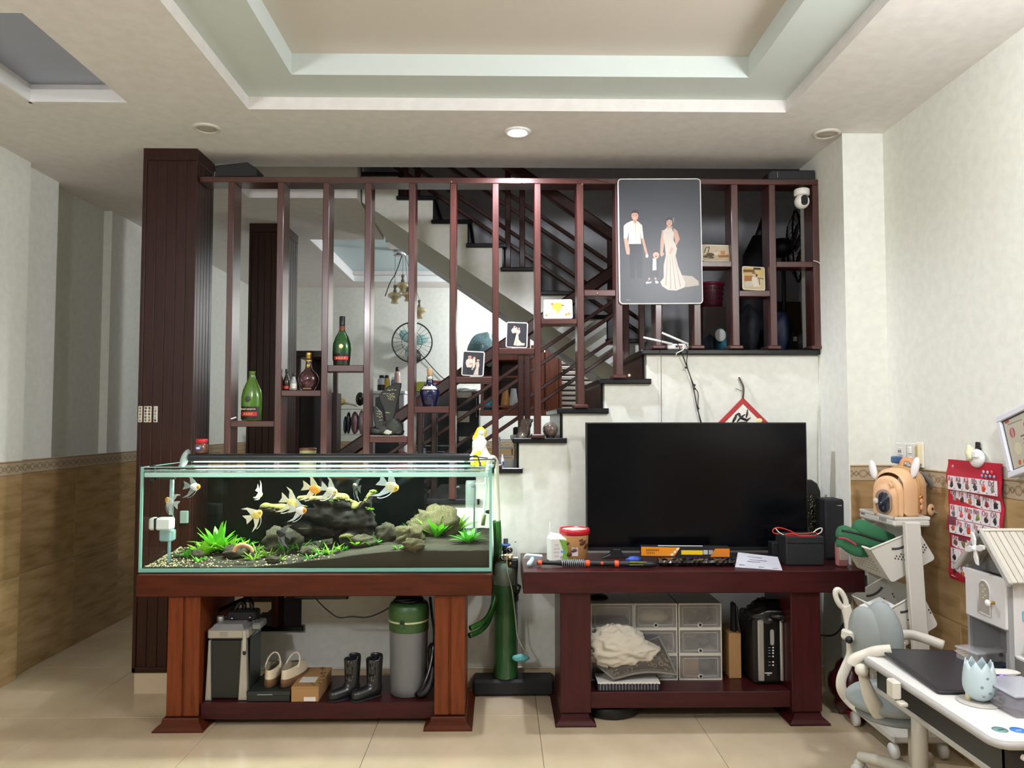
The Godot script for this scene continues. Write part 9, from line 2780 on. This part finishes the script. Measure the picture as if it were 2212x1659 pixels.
func landing():
	var y := 1.9125
	var d := 5.3
	var s := d / F
	# pedestal fan turned sideways
	var c := P(1722, 532, d)
	var t := thing("pedestal_fan", "black pedestal fan with a dark red blade set on the dim landing behind the partition", "fan", Vector3(c.x, y, c.z))
	var b := Basis.from_euler(Vector3(0, deg_to_rad(62), 0))
	var rp := []
	for i in 33: rp.append(c + b * Vector3(cos(TAU * i / 32) * 0.25, sin(TAU * i / 32) * 0.25, 0.0))
	ob("cage_rim", M.new(true).tube(rp, 0.007, 6, false), m_black, t)
	for k in 28:
		var a := TAU * k / 28
		for f in [-1, 1]:
			ob("cage_wire", M.new(true).tube([c + b * Vector3(cos(a) * 0.04, sin(a) * 0.04, 0.07 * f), c + b * Vector3(cos(a) * 0.15, sin(a) * 0.15, 0.055 * f), c + b * Vector3(cos(a) * 0.25, sin(a) * 0.25, 0)], 0.0016, 4), m_black, t)
	for k in 3:
		var a := TAU * k / 3 + 0.5
		ob("blade", M.new(true).at(c + b * Vector3(cos(a) * 0.11, sin(a) * 0.11, 0), b * Basis.from_euler(Vector3(0.3, 0, a))).ell(Vector3.ZERO, Vector3(0.1, 0.07, 0.008), Basis(), 6, 14), mat("4a1418", 0.3), t)
	ob("motor", M.new(true).at(c, b).ell(Vector3(0, 0, -0.11), Vector3(0.07, 0.07, 0.1)), m_black, t)
	ob("pole", M.new(true).cyl(Vector3(c.x - 0.08, y + 0.03, c.z - 0.05), Vector3(c.x - 0.08, c.y - 0.05, c.z - 0.05), 0.014), mat("2a2a2c", 0.4), t)
	ob("base", M.new(true).lathe(Vector3(c.x - 0.08, y, c.z - 0.05), [Vector2(0.17, 0), Vector2(0.17, 0.015), Vector2(0.05, 0.035)], 24), m_black, t)
	solo("white_pole", M.new().bx(Vector3(X(1743, 5.6), y, -5.61), Vector3(X(1747, 5.6), Y(440, 5.6), -5.59)), mat("8a8c8c", 0.4), "thin pale pole standing in the dim landing beside the fan", "pole")
	# long black case leaning
	t = thing("instrument_case", "long black instrument case leaning on the dim landing", "case", Vector3(X(1615, 5.5), y, -5.5))
	var a0 := Vector3(X(1612, 5.5), y + 0.1, -5.42)
	var a1 := P(1640, 512, 5.6)
	ob("case_body", M.new(true).tube([a0, a0.lerp(a1, 0.25), a0.lerp(a1, 0.55), a0.lerp(a1, 0.8), a1], [0.1, 0.13, 0.1, 0.11, 0.05], 14, true, 0.5), mat("15161a", 0.5), t)
	ob("case_neck", M.new(true).tube([a1, P(1652, 470, 5.65)], [0.035, 0.025], 10), mat("15161a", 0.5), t)
	# red basket on a carton
	d = 5.2
	s = d / F
	var bc := Vector3(X(1548, d), Y(662, d), -d - 0.1)
	t = thing("red_basket", "dark red perforated plastic basket on a carton behind the family portrait", "basket", bc)
	ob("tub", M.new(true).lathe(bc, pxprof([20, 0, 24, 3, 27, 50, 27, 56], s), 28), mat("5e0c24", 0.45), t)
	ob("rim", M.new(true).lathe(bc, pxprof([27, 50, 30, 52, 30, 57, 27, 57.5], s), 28), mat("78102e", 0.4), t)
	var hm := mat("26060e", 0.6)  # near-black red standing in for the shade inside the holes
	for r in 4:
		for k in 11:
			var an := deg_to_rad(-65.0 + k * 13)
			var rr2 := (24.6 + r * 0.7) * s
			ob("hole", M.new().at(bc + Vector3(sin(an) * rr2, (10 + r * 11) * s, cos(an) * rr2), Basis.from_euler(Vector3(0, an, 0))).box(Vector3.ZERO, Vector3(3.2 * s, 6 * s, 0.006)), hm, t)
	solo("large_carton", M.new().bx(Vector3(X(1520, d), y, -d - 0.28), Vector3(X(1585, d), Y(662, d) - 0.001, -d + 0.02), 0.003), mat("4a4038", 0.8), "grey-brown carton carrying the red basket on the landing", "box")
	solo("brown_carton", M.new().bx(Vector3(X(1600, 5.9), y, -6.2), Vector3(X(1735, 5.9), Y(650, 5.9), -5.9), 0.003), mat("6a5038", 0.8), "wide brown carton at the back of the landing", "box")
	var dp := [[1558, 735, 14, 28, 4.85, "2f6a7c", "teal bag with a white print on the landing"], [1620, 712, 22, 55, 4.95, "20222a", "dark garment heap on the landing behind the middle posts"], [1690, 720, 26, 50, 5.0, "1b2740", "dark blue bag on the landing before the brown carton"], [1728, 738, 18, 26, 4.85, "26221f", "small dark bag at the right end of the landing"], [1533, 742, 12, 20, 4.9, "2a3640", "dark grey bag left of the teal bag on the landing"]]
	for q in dp:
		var k: float = q[4] / F
		var h0: float = (Y(q[1] - q[3], q[4]) - y) / 2
		var o := Vector3(X(q[0], q[4]), y + h0, -q[4])
		solo("landing_bag", rock(o, Vector3(q[2] * k, h0 * 0.98, 0.09), q[0], 0.2), mat(q[5], 0.6), q[6], "bag")
	solo("white_print", M.new(true).ell(P(1556, 724, 4.74), Vector3(0.035, 0.04, 0.006)), mat("b8bcbc", 0.5), "white paper tag on the front of the teal landing bag", "tag")
	solo("white_tag", M.new().bx(P(1713, 738, 4.8), P(1722, 727, 4.78), 0.002), mat("b8b8b6", 0.5), "small white tag hanging by the dark blue landing bag", "tag")

func call_rest():
	stands()
	aquarium()
	on_partition()
	tank_top_and_treads()
	television()
	on_tv_stand()
	under_aquarium()
	under_television()
	right_corner()
	back_rooms()
